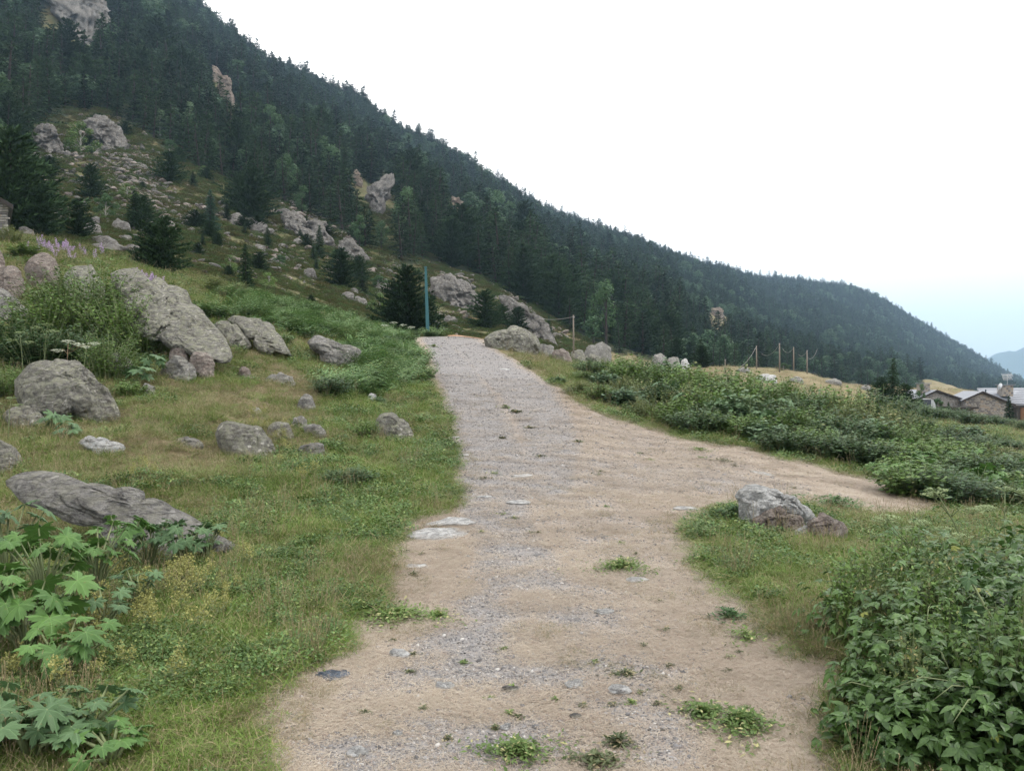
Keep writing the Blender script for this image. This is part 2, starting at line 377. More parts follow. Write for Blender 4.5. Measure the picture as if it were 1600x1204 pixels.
# ------------------------------------------------------------------ terrain
# profiles of the ground: for a direction (pixel column px at focal length FPX) the ground's elevation
# angle (as a row of the same scale) at a number of distances in metres; rows turn into heights here.
PROF = {
 -700: [(1, 'z', 0), (5, 'z', .1), (8, 'z', .7), (15, 'z', 3.0), (25, 'z', 6.5), (38, 'z', 11), (55, 'z', 14), (90, 60), (160, -150), (300, -200), (550, -330), (700, -230), (1200, 200)],
 -300: [(1, 'z', 0), (5, 'z', .05), (8, 'z', .4), (15, 'z', 2.0), (25, 'z', 5.2), (38, 'z', 9.5), (55, 'z', 12), (90, 200), (160, 60), (300, -120), (575, -380), (720, -280), (1200, 180)],
 0:   [(1, 'z', 0), (5, 'z', 0), (8, 838), (11, 742), (15, 655), (20, 575), (27, 485), (34, 410), (41, 378), (50, 374), (60, 366), (80, 335), (110, 285), (150, 225), (200, 160), (280, 60), (420, -100), (600, -240), (720, -150), (1200, 200)],
 200: [(1, 'z', 0), (5, 'z', 0), (8, 838), (11, 742), (15, 660), (20, 590), (25, 520), (31, 450), (38, 416), (48, 418), (60, 402), (80, 372), (110, 325), (150, 268), (200, 205), (280, 120), (420, 20), (620, -75), (750, 0), (1200, 260)],
 400: [(1, 'z', 0), (5, 'z', 0), (8, 842), (11, 762), (15, 688), (20, 618), (26, 556), (33, 500), (41, 467), (50, 468), (60, 462), (80, 430), (110, 385), (150, 335), (200, 285), (280, 220), (420, 150), (680, 95), (800, 115), (1300, 300)],
 520: [(1, 'z', 0), (5, 'z', 0), (8, 842), (11, 765), (15, 695), (20, 638), (26, 585), (33, 540), (42, 497), (52, 498), (64, 494), (80, 470), (110, 430), (150, 378), (200, 325), (280, 262), (420, 200), (720, 150), (850, 170), (1400, 350)],
 640: [(1, 'z', 0), (5, 'z', 0), (8, 842), (11, 766), (15, 700), (20, 650), (28, 594), (36, 556), (46, 526), (56, 528), (70, 530), (88, 512), (110, 480), (150, 425), (200, 365), (300, 300), (450, 250), (780, 215), (900, 235), (1500, 420)],
 700: [(1, 'z', 0), (5, 'z', 0), (8, 842), (11, 766), (15, 700), (20, 650), (28, 596), (36, 557), (46, 527), (52, 524), (60, 523), (75, 534), (90, 520), (115, 490), (150, 450), (200, 395), (300, 330), (450, 285), (800, 245), (950, 268), (1500, 440)],
 780: [(1, 'z', 0), (5, 'z', 0), (8, 842), (11, 766), (15, 702), (20, 652), (28, 600), (36, 563), (46, 536), (52, 533), (60, 540), (75, 545), (90, 530), (115, 510), (150, 480), (200, 430), (300, 370), (450, 325), (850, 290), (1000, 310), (1600, 450)],
 900: [(1, 'z', 0), (5, 'z', 0), (8, 842), (11, 766), (15, 705), (20, 657), (27, 614), (35, 586), (43, 568), (52, 560), (62, 575), (80, 580), (110, 566), (150, 540), (200, 500), (300, 445), (450, 395), (900, 345), (1050, 360), (1700, 470)],
 1000: [(1, 'z', 0), (5, 'z', 0), (8, 842), (11, 770), (15, 714), (20, 672), (27, 636), (35, 612), (45, 592), (55, 586), (70, 592), (100, 584), (150, 565), (220, 530), (330, 470), (480, 425), (970, 380), (1150, 392), (1800, 480)],
 1100: [(1, 'z', 0), (5, 'z', 0), (8, 842), (11, 775), (14, 728), (18, 692), (24, 662), (32, 634), (42, 613), (55, 598), (75, 584), (95, 573), (120, 582), (170, 580), (250, 545), (400, 490), (600, 462), (1080, 418), (1300, 435), (2000, 500)],
 1200: [(1, 'z', 0), (5, 'z', 0), (8, 844), (11, 782), (14, 738), (18, 702), (24, 672), (32, 648), (42, 630), (55, 617), (75, 600), (100, 586), (125, 578), (150, 590), (220, 592), (330, 560), (450, 532), (600, 528), (1350, 437), (1600, 452), (2200, 510)],
 1300: [(1, 'z', 0), (5, 'z', 0), (8, 848), (11, 792), (14, 750), (18, 714), (24, 684), (32, 660), (42, 642), (55, 630), (75, 616), (100, 604), (135, 594), (165, 604), (240, 608), (350, 588), (480, 565), (650, 560), (1500, 447), (1750, 460), (2400, 520)],
 1400: [(1, 'z', 0), (5, 'z', 0), (8, 855), (11, 802), (14, 764), (18, 728), (24, 698), (32, 674), (42, 656), (60, 642), (80, 634), (105, 628), (150, 607), (190, 615), (280, 616), (400, 600), (550, 588), (800, 575), (1650, 482), (1850, 495), (2600, 540)],
 1500: [(1, 'z', 0), (5, 'z', 0), (8, 862), (11, 812), (14, 775), (18, 740), (24, 710), (32, 688), (42, 672), (60, 660), (80, 656), (100, 654), (118, 648), (155, 612), (200, 620), (300, 626), (450, 618), (700, 606), (1000, 592), (1750, 538), (2000, 550), (2800, 580)],
 1600: [(1, 'z', 0), (5, 'z', 0), (8, 872), (11, 822), (14, 787), (18, 752), (24, 722), (32, 702), (42, 684), (60, 670), (80, 666), (100, 664), (118, 658), (155, 630), (200, 640), (300, 650), (450, 650), (700, 640), (1100, 625), (1850, 600), (2100, 610), (2900, 640)],
 1900: [(1, 'z', 0), (5, 'z', -.1), (8, 'z', -.4), (15, 'z', -1.3), (30, 'z', -3), (60, 'z', -5), (100, 'z', -8), (200, 'z', -25), (450, 720), (700, 720), (1100, 700), (1900, 670), (2300, 690), (2900, 700)],
 2400: [(1, 'z', 0), (5, 'z', -.2), (8, 'z', -.7), (15, 'z', -2), (30, 'z', -4), (60, 'z', -7), (100, 'z', -12), (200, 'z', -35), (450, 760), (700, 760), (1100, 740), (1900, 700), (2300, 710), (2900, 720)],
}
SKYL = [(-700, -330), (-300, -380), (0, -235), (200, -70), (290, 12), (350, 60), (420, 108), (480, 140), (560, 172), (600, 203), (640, 229), (690, 246), (740, 280),
        (800, 317), (870, 350), (940, 372), (1000, 390), (1060, 412), (1110, 428), (1170, 441), (1250, 447), (1330, 456), (1380, 476), (1440, 512), (1500, 547),
        (1550, 577), (1600, 602), (1700, 650), (1900, 690), (2400, 720)]
LD = np.linspace(0, math.log(2900), 260)
cols_px = sorted(PROF)
ZC = []
for c in cols_px:
    ds, zs = [], []
    for e in PROF[c]:
        ds.append(math.log(e[0])); zs.append(e[2] if e[1] == 'z' else EYE - (e[1] - CY) / FPX * e[0])
    # smooth interpolation: heights near, elevation angles far
    zn = np.interp(LD, ds, zs)
    el = np.interp(LD, ds, (np.array(zs) - EYE) / np.exp(ds)) * np.exp(LD) + EYE
    w = sstep(math.log(10), math.log(20), LD)
    z = zn * (1 - w) + el * w
    k = np.array([1, 2, 3, 2, 1]) / 9.0
    zp = np.pad(z / np.exp(LD), 2, mode='edge')
    z2 = np.convolve(zp, k, 'valid') * np.exp(LD)
    z = np.where(LD < math.log(7), z, z2)
    ZC.append(z)
ZC = np.array(ZC)
PXF = np.linspace(-700, 2400, 311)
def pchip_cols(xs, Y, xq):
    h = np.diff(xs); d = np.diff(Y, axis=0) / h[:, None]
    m = np.zeros_like(Y)
    a, b = d[:-1], d[1:]
    w1 = (2 * h[1:] + h[:-1])[:, None]; w2 = (h[1:] + 2 * h[:-1])[:, None]
    with np.errstate(divide='ignore', invalid='ignore'):
        mm = (w1 + w2) / (w1 / a + w2 / b)
    m[1:-1] = np.where(a * b > 0, mm, 0); m[0] = d[0]; m[-1] = d[-1]
    i = np.clip(np.searchsorted(xs, xq, side='right') - 1, 0, len(xs) - 2)
    t = ((xq - xs[i]) / h[i])[:, None]; H = h[i][:, None]
    return (Y[i] * (1 + 2 * t) * (1 - t) ** 2 + m[i] * H * t * (1 - t) ** 2 + Y[i + 1] * t * t * (3 - 2 * t) + m[i + 1] * H * t * t * (t - 1))
ZF = pchip_cols(np.array(cols_px, float), ZC, PXF)
# ridge elevations follow the skyline table
EF = (ZF - EYE) / np.exp(LD)
far = LD > math.log(250)
cur = EF[:, far].max(axis=1)
tgt = (CY - np.interp(PXF, [s[0] for s in SKYL], [s[1] for s in SKYL])) / FPX
corr = tgt - cur
EF = EF + corr[:, None] * sstep(math.log(180), math.log(600), LD)[None, :]
ZF = EF * np.exp(LD) + EYE
for _ in range(1):
    ZF[1:-1] = 0.25 * ZF[:-2] + 0.5 * ZF[1:-1] + 0.25 * ZF[2:]

def H(x, y):
    x = np.asarray(x, float); y = np.asarray(y, float)
    r = np.hypot(x, y); th = np.arctan2(x, y)
    tmin, tmax = math.atan((-700 - CX) / FPX), math.atan((2400 - CX) / FPX)
    tc = np.clip(th, tmin, tmax)
    d = np.maximum(r * np.cos(tc), 1.0)
    px = np.tan(tc) * FPX + CX
    u = (px + 700) / 3100 * 310; v = np.log(np.minimum(d, 2899)) / LD[-1] * 259
    u = np.clip(u, 0, 309.999); v = np.clip(v, 0, 258.999)
    ui, vi = u.astype(int), v.astype(int); uf, vf = u - ui, v - vi
    z = (ZF[ui, vi] * (1 - uf) * (1 - vf) + ZF[ui + 1, vi] * uf * (1 - vf) + ZF[ui, vi + 1] * (1 - uf) * vf + ZF[ui + 1, vi + 1] * uf * vf)
    near = np.clip(r / 2.0, 0, 1)
    z = z * near
    # behind the camera the ground flattens
    back = sstep(1.2, 2.4, np.abs(th)); z = z * (1 - back) - 0.02 * r * back * (x > 0)
    # relief
    a = sstep(1.5, 6, r) * (1 - 0.6 * sstep(40, 60, r))
    pa = sstep(-2.4, -1.5, x + .09 * np.maximum(y - 20, 0)) * (1 - sstep(3.5, 6.0, x)) * (y > 0) * (y < 60)
    z = z + 0.05 * fbm(x * 0.9, y * 0.9, 3.1, 3) * a * (1 - .75 * pa) + (1 - .6 * pa) * 0.018 * fbm(x * 4.5, y * 4.5, 1.2, 2) * np.minimum(1, a + 0.3) * (r < 70)
    lft = sstep(-1.0, -4.0, x - 0.02 * y) * sstep(5, 12, r) * (1 - sstep(42, 60, r))
    z = z + 0.16 * fbm(x * 0.35, y * 0.35, 7.7, 3) * lft
    m = sstep(60, 140, r)
    z = z + m * (1.0 * fbm(x * 0.08, y * 0.08, 2.2, 4) + sstep(150, 500, r) * (9 * fbm(x * 0.011, y * 0.011, 4.4, 3)) * (1 - 0.6 * sstep(1200, 1800, r)))
    return z
def Hs(x, y): return float(H(np.array([x]), np.array([y]))[0])

def unproj(px, py, d): return Vector(((px - CX) / FPX * d, d, EYE - (py - CY) / FPX * d))
_DS = np.exp(np.linspace(math.log(2.5), math.log(2400), 1400))
_hit = {}
def hit(px, py, dmin=2.5, dmax=2400):
    """distance at which the ground first reaches row py in column px"""
    k = round(px, 1)
    if k not in _hit:
        z = H((px - CX) / FPX * _DS, _DS); _hit[k] = CY - (z - EYE) / _DS * FPX
    rows = _hit[k]
    ok = (rows <= py) & (_DS >= dmin) & (_DS <= dmax)
    if ok.any(): return float(_DS[np.argmax(ok)])
    sel = (_DS >= dmin) & (_DS <= dmax)
    return float(_DS[sel][np.argmin(rows[sel])])
def ground(px, py, dmin=2.5, dmax=2400):
    d = hit(px, py, dmin, dmax); x = (px - CX) / FPX * d
    return Vector((x, d, Hs(x, d)))
def proj(x, y, z):
    y = np.maximum(y, 1e-3)
    return CX + x / y * FPX, CY - (z - EYE) / y * FPX

# ---- masks in the plane (looked up through the direction from the standpoint, baked as vegetation maps)
PATH = [(636, 522), (648, 548), (668, 585), (690, 620), (706, 660), (700, 690), (712, 725), (722, 762), (700, 796), (648, 818), (622, 850), (596, 885), (600, 930), (570, 975),
        (520, 1015), (480, 1050), (410, 1085), (395, 1140), (420, 1300), (1330, 1300), (1300, 1130), (1318, 1050), (1250, 1020), (1190, 985), (1150, 940), (1120, 890), (1090, 860),
        (1060, 822), (1110, 795), (1190, 780), (1290, 792), (1370, 803), (1440, 806), (1475, 790), (1440, 766), (1350, 745), (1250, 722), (1150, 700), (1060, 683), (960, 655),
        (905, 630), (860, 598), (812, 566), (775, 545), (752, 524)]
def inpoly(px, py, poly):
    c = np.zeros(np.shape(px), bool)
    n = len(poly)
    for i in range(n):
        x0, y0 = poly[i]; x1, y1 = poly[(i + 1) % n]
        if y0 == y1: continue
        c ^= ((y0 > py) != (y1 > py)) & (px < (x1 - x0) * (py - y0) / (y1 - y0) + x0)
    return c
def pathmask(px, py, d, wide=1.0):
    s = np.clip(8.0 / np.maximum(d, 1), 0.15, 1.6)
    nx = fbm(px / 70, py / 40, 1.0, 3) * 26 * s; ny = fbm(px / 70, py / 40, 9.0, 3) * 12 * s
    out = 0
    for ox, oy in ((0, 0), (12, 0), (-12, 0), (0, 8), (0, -8), (22, 3), (-22, -3)):
        out = out + inpoly(px + nx + ox * s * wide, py + ny + oy * s * wide, PATH)
    return out / 7.0 * (d < 62)
STROKES = [([(680, 530, 22), (712, 580, 38), (738, 630, 50), (760, 690, 62), (775, 740, 75), (770, 790, 62), (795, 850, 62), (812, 920, 100), (815, 990, 150), (780, 1060, 200), (740, 1120, 230), (700, 1210, 260)], .90),
           ([(718, 532, 24), (770, 575, 40), (825, 620, 52), (850, 660, 52), (862, 705, 55), (850, 745, 65)], .86),
           ([(850, 740, 60), (940, 742, 50), (1080, 750, 34), (1250, 765, 20)], 0.55),
           ([(930, 680, 60), (1060, 715, 40), (1200, 745, 20)], 0.36), ([(900, 800, 90), (960, 850, 110), (1000, 940, 110)], 0.42),
           ([(880, 960, 110), (960, 1060, 130), (1000, 1140, 140)], 0.62)]
def gravel(px, py):
    g = np.zeros(np.shape(px))
    for pts, st in STROKES:
        for (x0, y0, w0), (x1, y1, w1) in zip(pts[:-1], pts[1:]):
            dx, dy = x1 - x0, y1 - y0
            t = np.clip(((px - x0) * dx + (py - y0) * dy) / (dx * dx + dy * dy), 0, 1)
            d = np.hypot(px - x0 - t * dx, (py - y0 - t * dy) * 1.5) / (w0 + t * (w1 - w0))
            g = np.maximum(g, st * (1 - sstep(0.55, 1.25, d)))
    return g
# (cx, cy, rx, ry, amount): lush above 0, dry below 0
GREEN = [(500, 480, 190, 42, .8), (600, 560, 70, 40, .5), (560, 640, 120, 40, .35), (640, 590, 60, 30, .4), (560, 780, 150, 60, .75), (440, 770, 90, 40, .8), (560, 620, 60, 30, .6),
         (690, 690, 40, 40, .2), (600, 900, 120, 60, -.25), (300, 1000, 260, 110, .45), (120, 1100, 200, 120, .55), (360, 900, 160, 60, .25), (230, 690, 150, 45, -.55), (440, 620, 110, 45, -.6),
         (300, 760, 120, 40, -.35), (420, 690, 60, 20, -.2), (330, 590, 70, 25, .2), (160, 520, 130, 70, .6), (60, 400, 120, 30, -.2), (330, 440, 100, 20, -.3), (560, 850, 120, 30, .0),
         (430, 1080, 90, 60, -.35), (500, 960, 60, 50, .3), (1180, 940, 110, 50, .3), (1130, 830, 70, 40, .55), (1260, 860, 120, 40, -.1), (1350, 900, 100, 60, .2), (1200, 880, 50, 20, .4),
         (1260, 1060, 90, 60, -.7), (1330, 960, 80, 60, .1), (1150, 700, 250, 20, .15), (1400, 760, 120, 14, .0), (1500, 820, 160, 40, .25), (1350, 720, 160, 25, .3), (820, 540, 60, 30, -.5),
         (1000, 590, 60, 15, -.2), (1250, 600, 160, 22, -.75), (1380, 610, 100, 20, -.7), (300, 420, 60, 20, .1), (520, 1010, 60, 40, -.3)]
def lush(px, py, x, y):
    g = 0.60 + 0.60 * fbm(x * 0.5, y * 0.5, 21.0, 4) + 0.30 * fbm(x * 2.4, y * 2.4, 2.0, 2)
    for cx, cy, rx, ry, a in GREEN:
        q = ((px - cx) / rx) ** 2 + ((py - cy) / ry) ** 2
        g = g + a * np.exp(-q * 0.9)
    return np.clip(g, 0, 1)
# bare rock on the mountain side and open scrub below the forest (px, py, rx, ry)
OUTC = [(118, 40, 62, 58, 45), (70, 212, 34, 26, 0), (352, 160, 18, 55, 62), (598, 338, 26, 74, 88), (564, 312, 16, 50, 80), (716, 346, 14, 68, 60), (1122, 498, 14, 16, 30),
        (740, 300, 6, 20, 60), (20, 150, 40, 14, 0)]
FOREST_EDGE = [(-700, 230), (0, 240), (60, 238), (110, 175), (160, 172), (230, 215), (300, 262), (350, 280), (430, 318), (500, 340), (560, 385), (620, 418), (690, 415), (760, 440),
               (850, 490), (930, 545), (1060, 572), (1100, 577), (1240, 590), (1400, 610), (1500, 622), (1700, 640), (2400, 760)]
def forest(px, py, d):
    e = np.interp(px, [f[0] for f in FOREST_EDGE], [f[1] for f in FOREST_EDGE])
    ok = (py < e + 6 * fbm(px / 25, py / 25, 3, 2)) & (d > 95) & ((px < 1440) | (d > 650)) & ((px < 1250) | (d > 300)) & ((px < 1105) | (d > 165))
    for cx, cy, rx, ry, sl in OUTC:
        u = px - cx; v = py - cy - 9; rx = rx + 5; ry = ry + 7
        if sl: a = math.radians(sl); u, v = u * math.cos(a) + v * math.sin(a), -u * math.sin(a) + v * math.cos(a); rr = max(rx, ry); r2 = min(rx, ry); q = (u / rr) ** 2 + (v / r2) ** 2
        else: q = (u / rx) ** 2 + (v / ry) ** 2
        ok &= q > 0.8
    return ok
# ------------------------------------------------------------------ ground material and meshes
def ground_mat(name):
    m, nt, out = nmat(name)
    tc = N(nt, 'ShaderNodeNewGeometry'); P = tc.outputs['Position']
    at = N(nt, 'ShaderNodeAttribute', attribute_name='kinds')      # r gravel, g lush, b path
    sp = N(nt, 'ShaderNodeSeparateColor'); nt.links.new(at.outputs['Color'], sp.inputs[0])
    at2 = N(nt, 'ShaderNodeAttribute', attribute_name='kinds_far')  # r open scrub, g forest floor, b meadow
    sp2 = N(nt, 'ShaderNodeSeparateColor'); nt.links.new(at2.outputs['Color'], sp2.inputs[0])
    f1 = noise(nt, P, 9, 8, 0.7); f2 = noise(nt, P, 60, 6, 0.75); f3 = noise(nt, P, 1.3, 5, 0.6)
    # fibres of cut straw
    mp = N(nt, 'ShaderNodeMapping'); mp.inputs['Scale'].default_value = (1, 5, 1); mp.inputs['Rotation'].default_value = (0, 0, 0.6); nt.links.new(P, mp.inputs[0])
    fib = noise(nt, mp.outputs[0], 35, 5, 0.7, 1.0)
    vor = N(nt, 'ShaderNodeTexVoronoi', Scale=34.0); nt.links.new(P, vor.inputs['Vector'])
    vor2 = N(nt, 'ShaderNodeTexVoronoi', Scale=13.0); nt.links.new(P, vor2.inputs['Vector'])
    # soil with grass over it
    soil = mixc(nt, f2, (0.045, 0.045, 0.02), (0.12, 0.10, 0.055))
    drysoil = mixc(nt, f2, (0.13, 0.10, 0.06), (0.30, 0.23, 0.15))
    green = mixc(nt, f2, (0.03, 0.045, 0.015), (0.07, 0.09, 0.03))
    veg = mixc(nt, sp.outputs[1], drysoil, green)
    veg = mixc(nt, ramp(nt, f1, [(0.4, 0.0), (0.6, 0.6)]), veg, soil)
    # path: dry mown grass and gravel
    tan = mixc(nt, ramp(nt, fib, [(0.3, 0.0), (0.7, 1.0)]), (0.17, 0.138, 0.11), (0.41, 0.348, 0.285))
    tan = mixc(nt, ramp(nt, f3, [(0.35, 0.0), (0.7, 0.6)]), tan, (0.29, 0.235, 0.195))
    tan = mixc(nt, ramp(nt, f1, [(0.58, 0.0), (0.68, 0.55)]), tan, (0.13, 0.10, 0.075))
    gr = mixc(nt, vor.outputs['Color'], (0.13, 0.125, 0.123), (0.29, 0.275, 0.265))
    gr = mixc(nt, ramp(nt, f2, [(0.35, 0.0), (0.65, 1.0)]), mixc(nt, 0.5, gr, (0.17, 0.16, 0.165)), gr)
    gr = mixc(nt, ramp(nt, f3, [(0.45, 0.0), (0.7, 0.35)]), gr, (0.33, 0.295, 0.27))
    gf = math_(nt, 'ADD', sp.outputs[0], math_(nt, 'MULTIPLY', math_(nt, 'SUBTRACT', f1, 0.5), 0.9))
    gf = math_(nt, 'ADD', gf, math_(nt, 'MULTIPLY', math_(nt, 'SUBTRACT', f3, 0.5), 0.9))
    pc = mixc(nt, ramp(nt, gf, [(0.22, 0.0), (0.85, 1.0)]), tan, gr)
    pf = math_(nt, 'ADD', sp.outputs[2], math_(nt, 'MULTIPLY', math_(nt, 'SUBTRACT', f1, 0.5), 0.7))
    c = mixc(nt, ramp(nt, pf, [(0.4, 0.0), (0.6, 1.0)]), veg, pc)
    # far kinds
    g1 = noise(nt, P, 0.5, 7, 0.65); g2 = noise(nt, P, 0.09, 5, 0.6)
    scr = mixc(nt, g1, (0.06, 0.065, 0.03), (0.16, 0.15, 0.075))
    scr = mixc(nt, ramp(nt, noise(nt, P, 0.25, 6, 0.7), [(0.52, 0.0), (0.6, 0.8)]), scr, (0.10, 0.07, 0.035))
    rk = mixc(nt, g1, (0.14, 0.13, 0.12), (0.36, 0.33, 0.30))
    c = mixc(nt, sp2.outputs[0], c, scr)
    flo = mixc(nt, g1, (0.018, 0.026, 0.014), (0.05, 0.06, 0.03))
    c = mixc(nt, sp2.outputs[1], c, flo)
    mea = mixc(nt, g1, (0.15, 0.125, 0.07), (0.27, 0.22, 0.135))
    mea = mixc(nt, ramp(nt, noise(nt, P, 0.3, 6, 0.7), [(0.5, 0.0), (0.62, 0.8)]), mea, (0.12, 0.125, 0.05))
    c = mixc(nt, sp2.outputs[2], c, mea)
    b = N(nt, 'ShaderNodeBsdfPrincipled', Roughness=0.95); b.inputs['Specular IOR Level'].default_value = 0.1
    nt.links.new(c, b.inputs['Base Color'])
    hh = math_(nt, 'ADD', math_(nt, 'MULTIPLY', f2, 0.5), math_(nt, 'ADD', math_(nt, 'MULTIPLY', vor.outputs['Distance'], 0.5), f1))
    bp = N(nt, 'ShaderNodeBump', Strength=0.6, Distance=0.025)
    nt.links.new(hh, bp.inputs['Height']); nt.links.new(bp.outputs[0], b.inputs['Normal'])
    nt.links.new(b.outputs[0], out.inputs[0])
    return m
GM = ground_mat('ground_cover')

ths = np.concatenate([np.linspace(-180, -56, 26)[:-1], np.linspace(-56, -38, 30)[:-1], np.linspace(-38, 38, 480)[:-1], np.linspace(38, 56, 30)[:-1], np.linspace(56, 180, 26)[:-1]])
ths = np.radians(ths)
rs = np.concatenate([[0.02, 0.4, 0.8, 1.2], np.exp(np.linspace(math.log(1.6), math.log(64), 260)), np.exp(np.linspace(math.log(64), math.log(2300), 240))[1:], [2500, 2800, 3300, 4200, 5500, 7000]])
TH, RR = np.meshgrid(ths, rs, indexing='ij')
GX, GY = np.sin(TH) * RR, np.cos(TH) * RR
GZ = H(GX, GY)
drop = sstep(2300, 3300, RR); GZ = GZ * (1 - drop) + drop * -60
GPX, GPY = proj(GX, GY, GZ)
front = (GY > 0.5) & (np.abs(TH) < 0.95)
PM = np.where(front, pathmask(GPX, GPY, GY), ((np.abs(GX) < 1.3) & (GY <= 0.5) & (GY > -60)) * 1.0)
GV = np.where(front, gravel(GPX, GPY), 0.5)
LU = np.where(front, lush(GPX, GPY, GX, GY), 0.5)
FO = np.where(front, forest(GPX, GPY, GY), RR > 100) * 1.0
SCR = sstep(44, 58, RR) * (GPX < 860) * 1.0
MEA = sstep(50, 80, RR) * (GPX >= 860) * (1 - FO)
nT, nR = TH.shape
idx = np.arange(nT * nR).reshape(nT, nR)
nx = np.roll(idx, -1, axis=0)
quads = np.stack([idx[:, :-1], idx[:, 1:], nx[:, 1:], nx[:, :-1]], axis=-1).reshape(-1, 4)[:, ::-1]
allV = np.stack([GX.ravel(), GY.ravel(), GZ.ravel()], axis=1)
pmq = PM.ravel()[quads].mean(axis=1); rq = RR.ravel()[quads].mean(axis=1)
attr1 = np.stack([GV.ravel(), LU.ravel(), PM.ravel(), np.ones(nT * nR)], axis=1)
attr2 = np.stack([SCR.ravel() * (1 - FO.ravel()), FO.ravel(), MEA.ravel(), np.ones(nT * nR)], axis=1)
def sheet(name, sel):
    q = quads[sel]; used, inv = np.unique(q, return_inverse=True)
    me = mesh_np(name, allV[used], inv.reshape(-1, 4), GM, smooth=True)
    for an, ar in (('kinds', attr1), ('kinds_far', attr2)):
        a = me.color_attributes.new(an, 'FLOAT_COLOR', 'POINT')
        a.data.foreach_set('color', ar[used].astype(np.float32).ravel())
    o = put(name, me); tag(o, kind='structure')
    return o
isp = (pmq > 0.5) & (rq < 62)
sheet('path', isp)
sheet('ground', (~isp) & (rq < 64))
sheet('mountain', (rq >= 64) & ~isp)

# pale ridge beyond the valley on the right
def far_ridge():
    V, Q = [], []
    n, m = 160, 12
    for i in range(n):
        a = math.radians(24 + 30 * i / (n - 1)); r0 = 6500
        px = CX + math.tan(a) * FPX
        top = np.interp(px, [1330, 1480, 1560, 1600, 1700, 1900, 2100, 2500], [640, 585, 553, 541, 530, 548, 520, 560]) + 5 * float(fbm(px / 40, 0.3, 0, 4))
        zt = EYE + (CY - top) / FPX * r0 * math.cos(a)
        for j in range(m):
            f = j / (m - 1); r = r0 - 900 * (1 - f) + 0
            z = -80 + (zt + 80) * f ** 1.2
            V.append((math.sin(a) * r, math.cos(a) * r, z + (1 - f) * f * 60 * float(fbm(i * 0.13, f * 3, 4, 3))))
        V.append((math.sin(a) * (r0 + 900), math.cos(a) * (r0 + 900), -80))
    m += 1
    for i in range(n - 1):
        for j in range(m - 1): Q.append((i * m + j, (i + 1) * m + j, (i + 1) * m + j + 1, i * m + j + 1))
    o = put('distant_mountain', mesh_np('distant_mountain', V, np.array(Q), plain('distant_slopes', (0.05, 0.07, 0.04), 0.9, 0.3, 0.01), True))
    tag(o, kind='structure')
far_ridge()

# haze
def haze():
    mb = MB(); x0, x1, y0, y1, z0, z1 = -7300, 7300, -7300, 7300, GZ.min() - 3, GZ.max() + 25
    m, nt, out = nmat('haze')
    v = N(nt, 'ShaderNodeVolumePrincipled')
    v.inputs['Color'].default_value = (0.50, 0.74, 1.0, 1)
    v.inputs['Density'].default_value = HAZE_D
    v.inputs['Anisotropy'].default_value = 0.2
    nt.links.new(v.outputs[0], out.inputs['Volume'])
    mb.box(((x0 + x1) / 2, (y0 + y1) / 2, (z0 + z1) / 2), (x1 - x0, y1 - y0, z1 - z0))
    o = put('haze', mb.mesh('haze', m)); tag(o, kind='stuff')
HAZE_D = 0.00017
print('ZMAX', GZ.max(), GZ.min())
haze()
# ------------------------------------------------------------------ rocks
_ico = {}
def ico(n):
    if n not in _ico:
        import bmesh
        bm = bmesh.new(); bmesh.ops.create_icosphere(bm, subdivisions=n, radius=1.0)
        v = np.array([x.co[:] for x in bm.verts]); f = np.array([[q.index for q in p.verts] for p in bm.faces]); bm.free()
        _ico[n] = (v, f)
    return _ico[n]

def outline_from_box(x0, y0, x1, y1, seed, kind='round'):
    r = random.Random(seed)
    n = 14; out = []
    cx, cy, a, b = (x0 + x1) / 2, (y0 + y1) / 2, (x1 - x0) / 2, (y1 - y0) / 2
    p = {'round': 0.85, 'block': 0.62, 'flat': 0.75}[kind]
    sk = r.uniform(-0.35, 0.35)
    for i in range(n):
        t = 2 * PI * i / n
        c, s = math.cos(t), math.sin(t)
        k = r.uniform(0.86, 1.06)
        if s < 0: k = max(k, 1.0)
        pp = p if s > 0 else .5
        X = math.copysign(abs(c) ** pp, c) * k * (1.08 if s < 0 else 1); Y = math.copysign(abs(s) ** pp, s) * k
        out.append((cx + a * (X + sk * Y * 0.5), cy - b * Y))
    return out

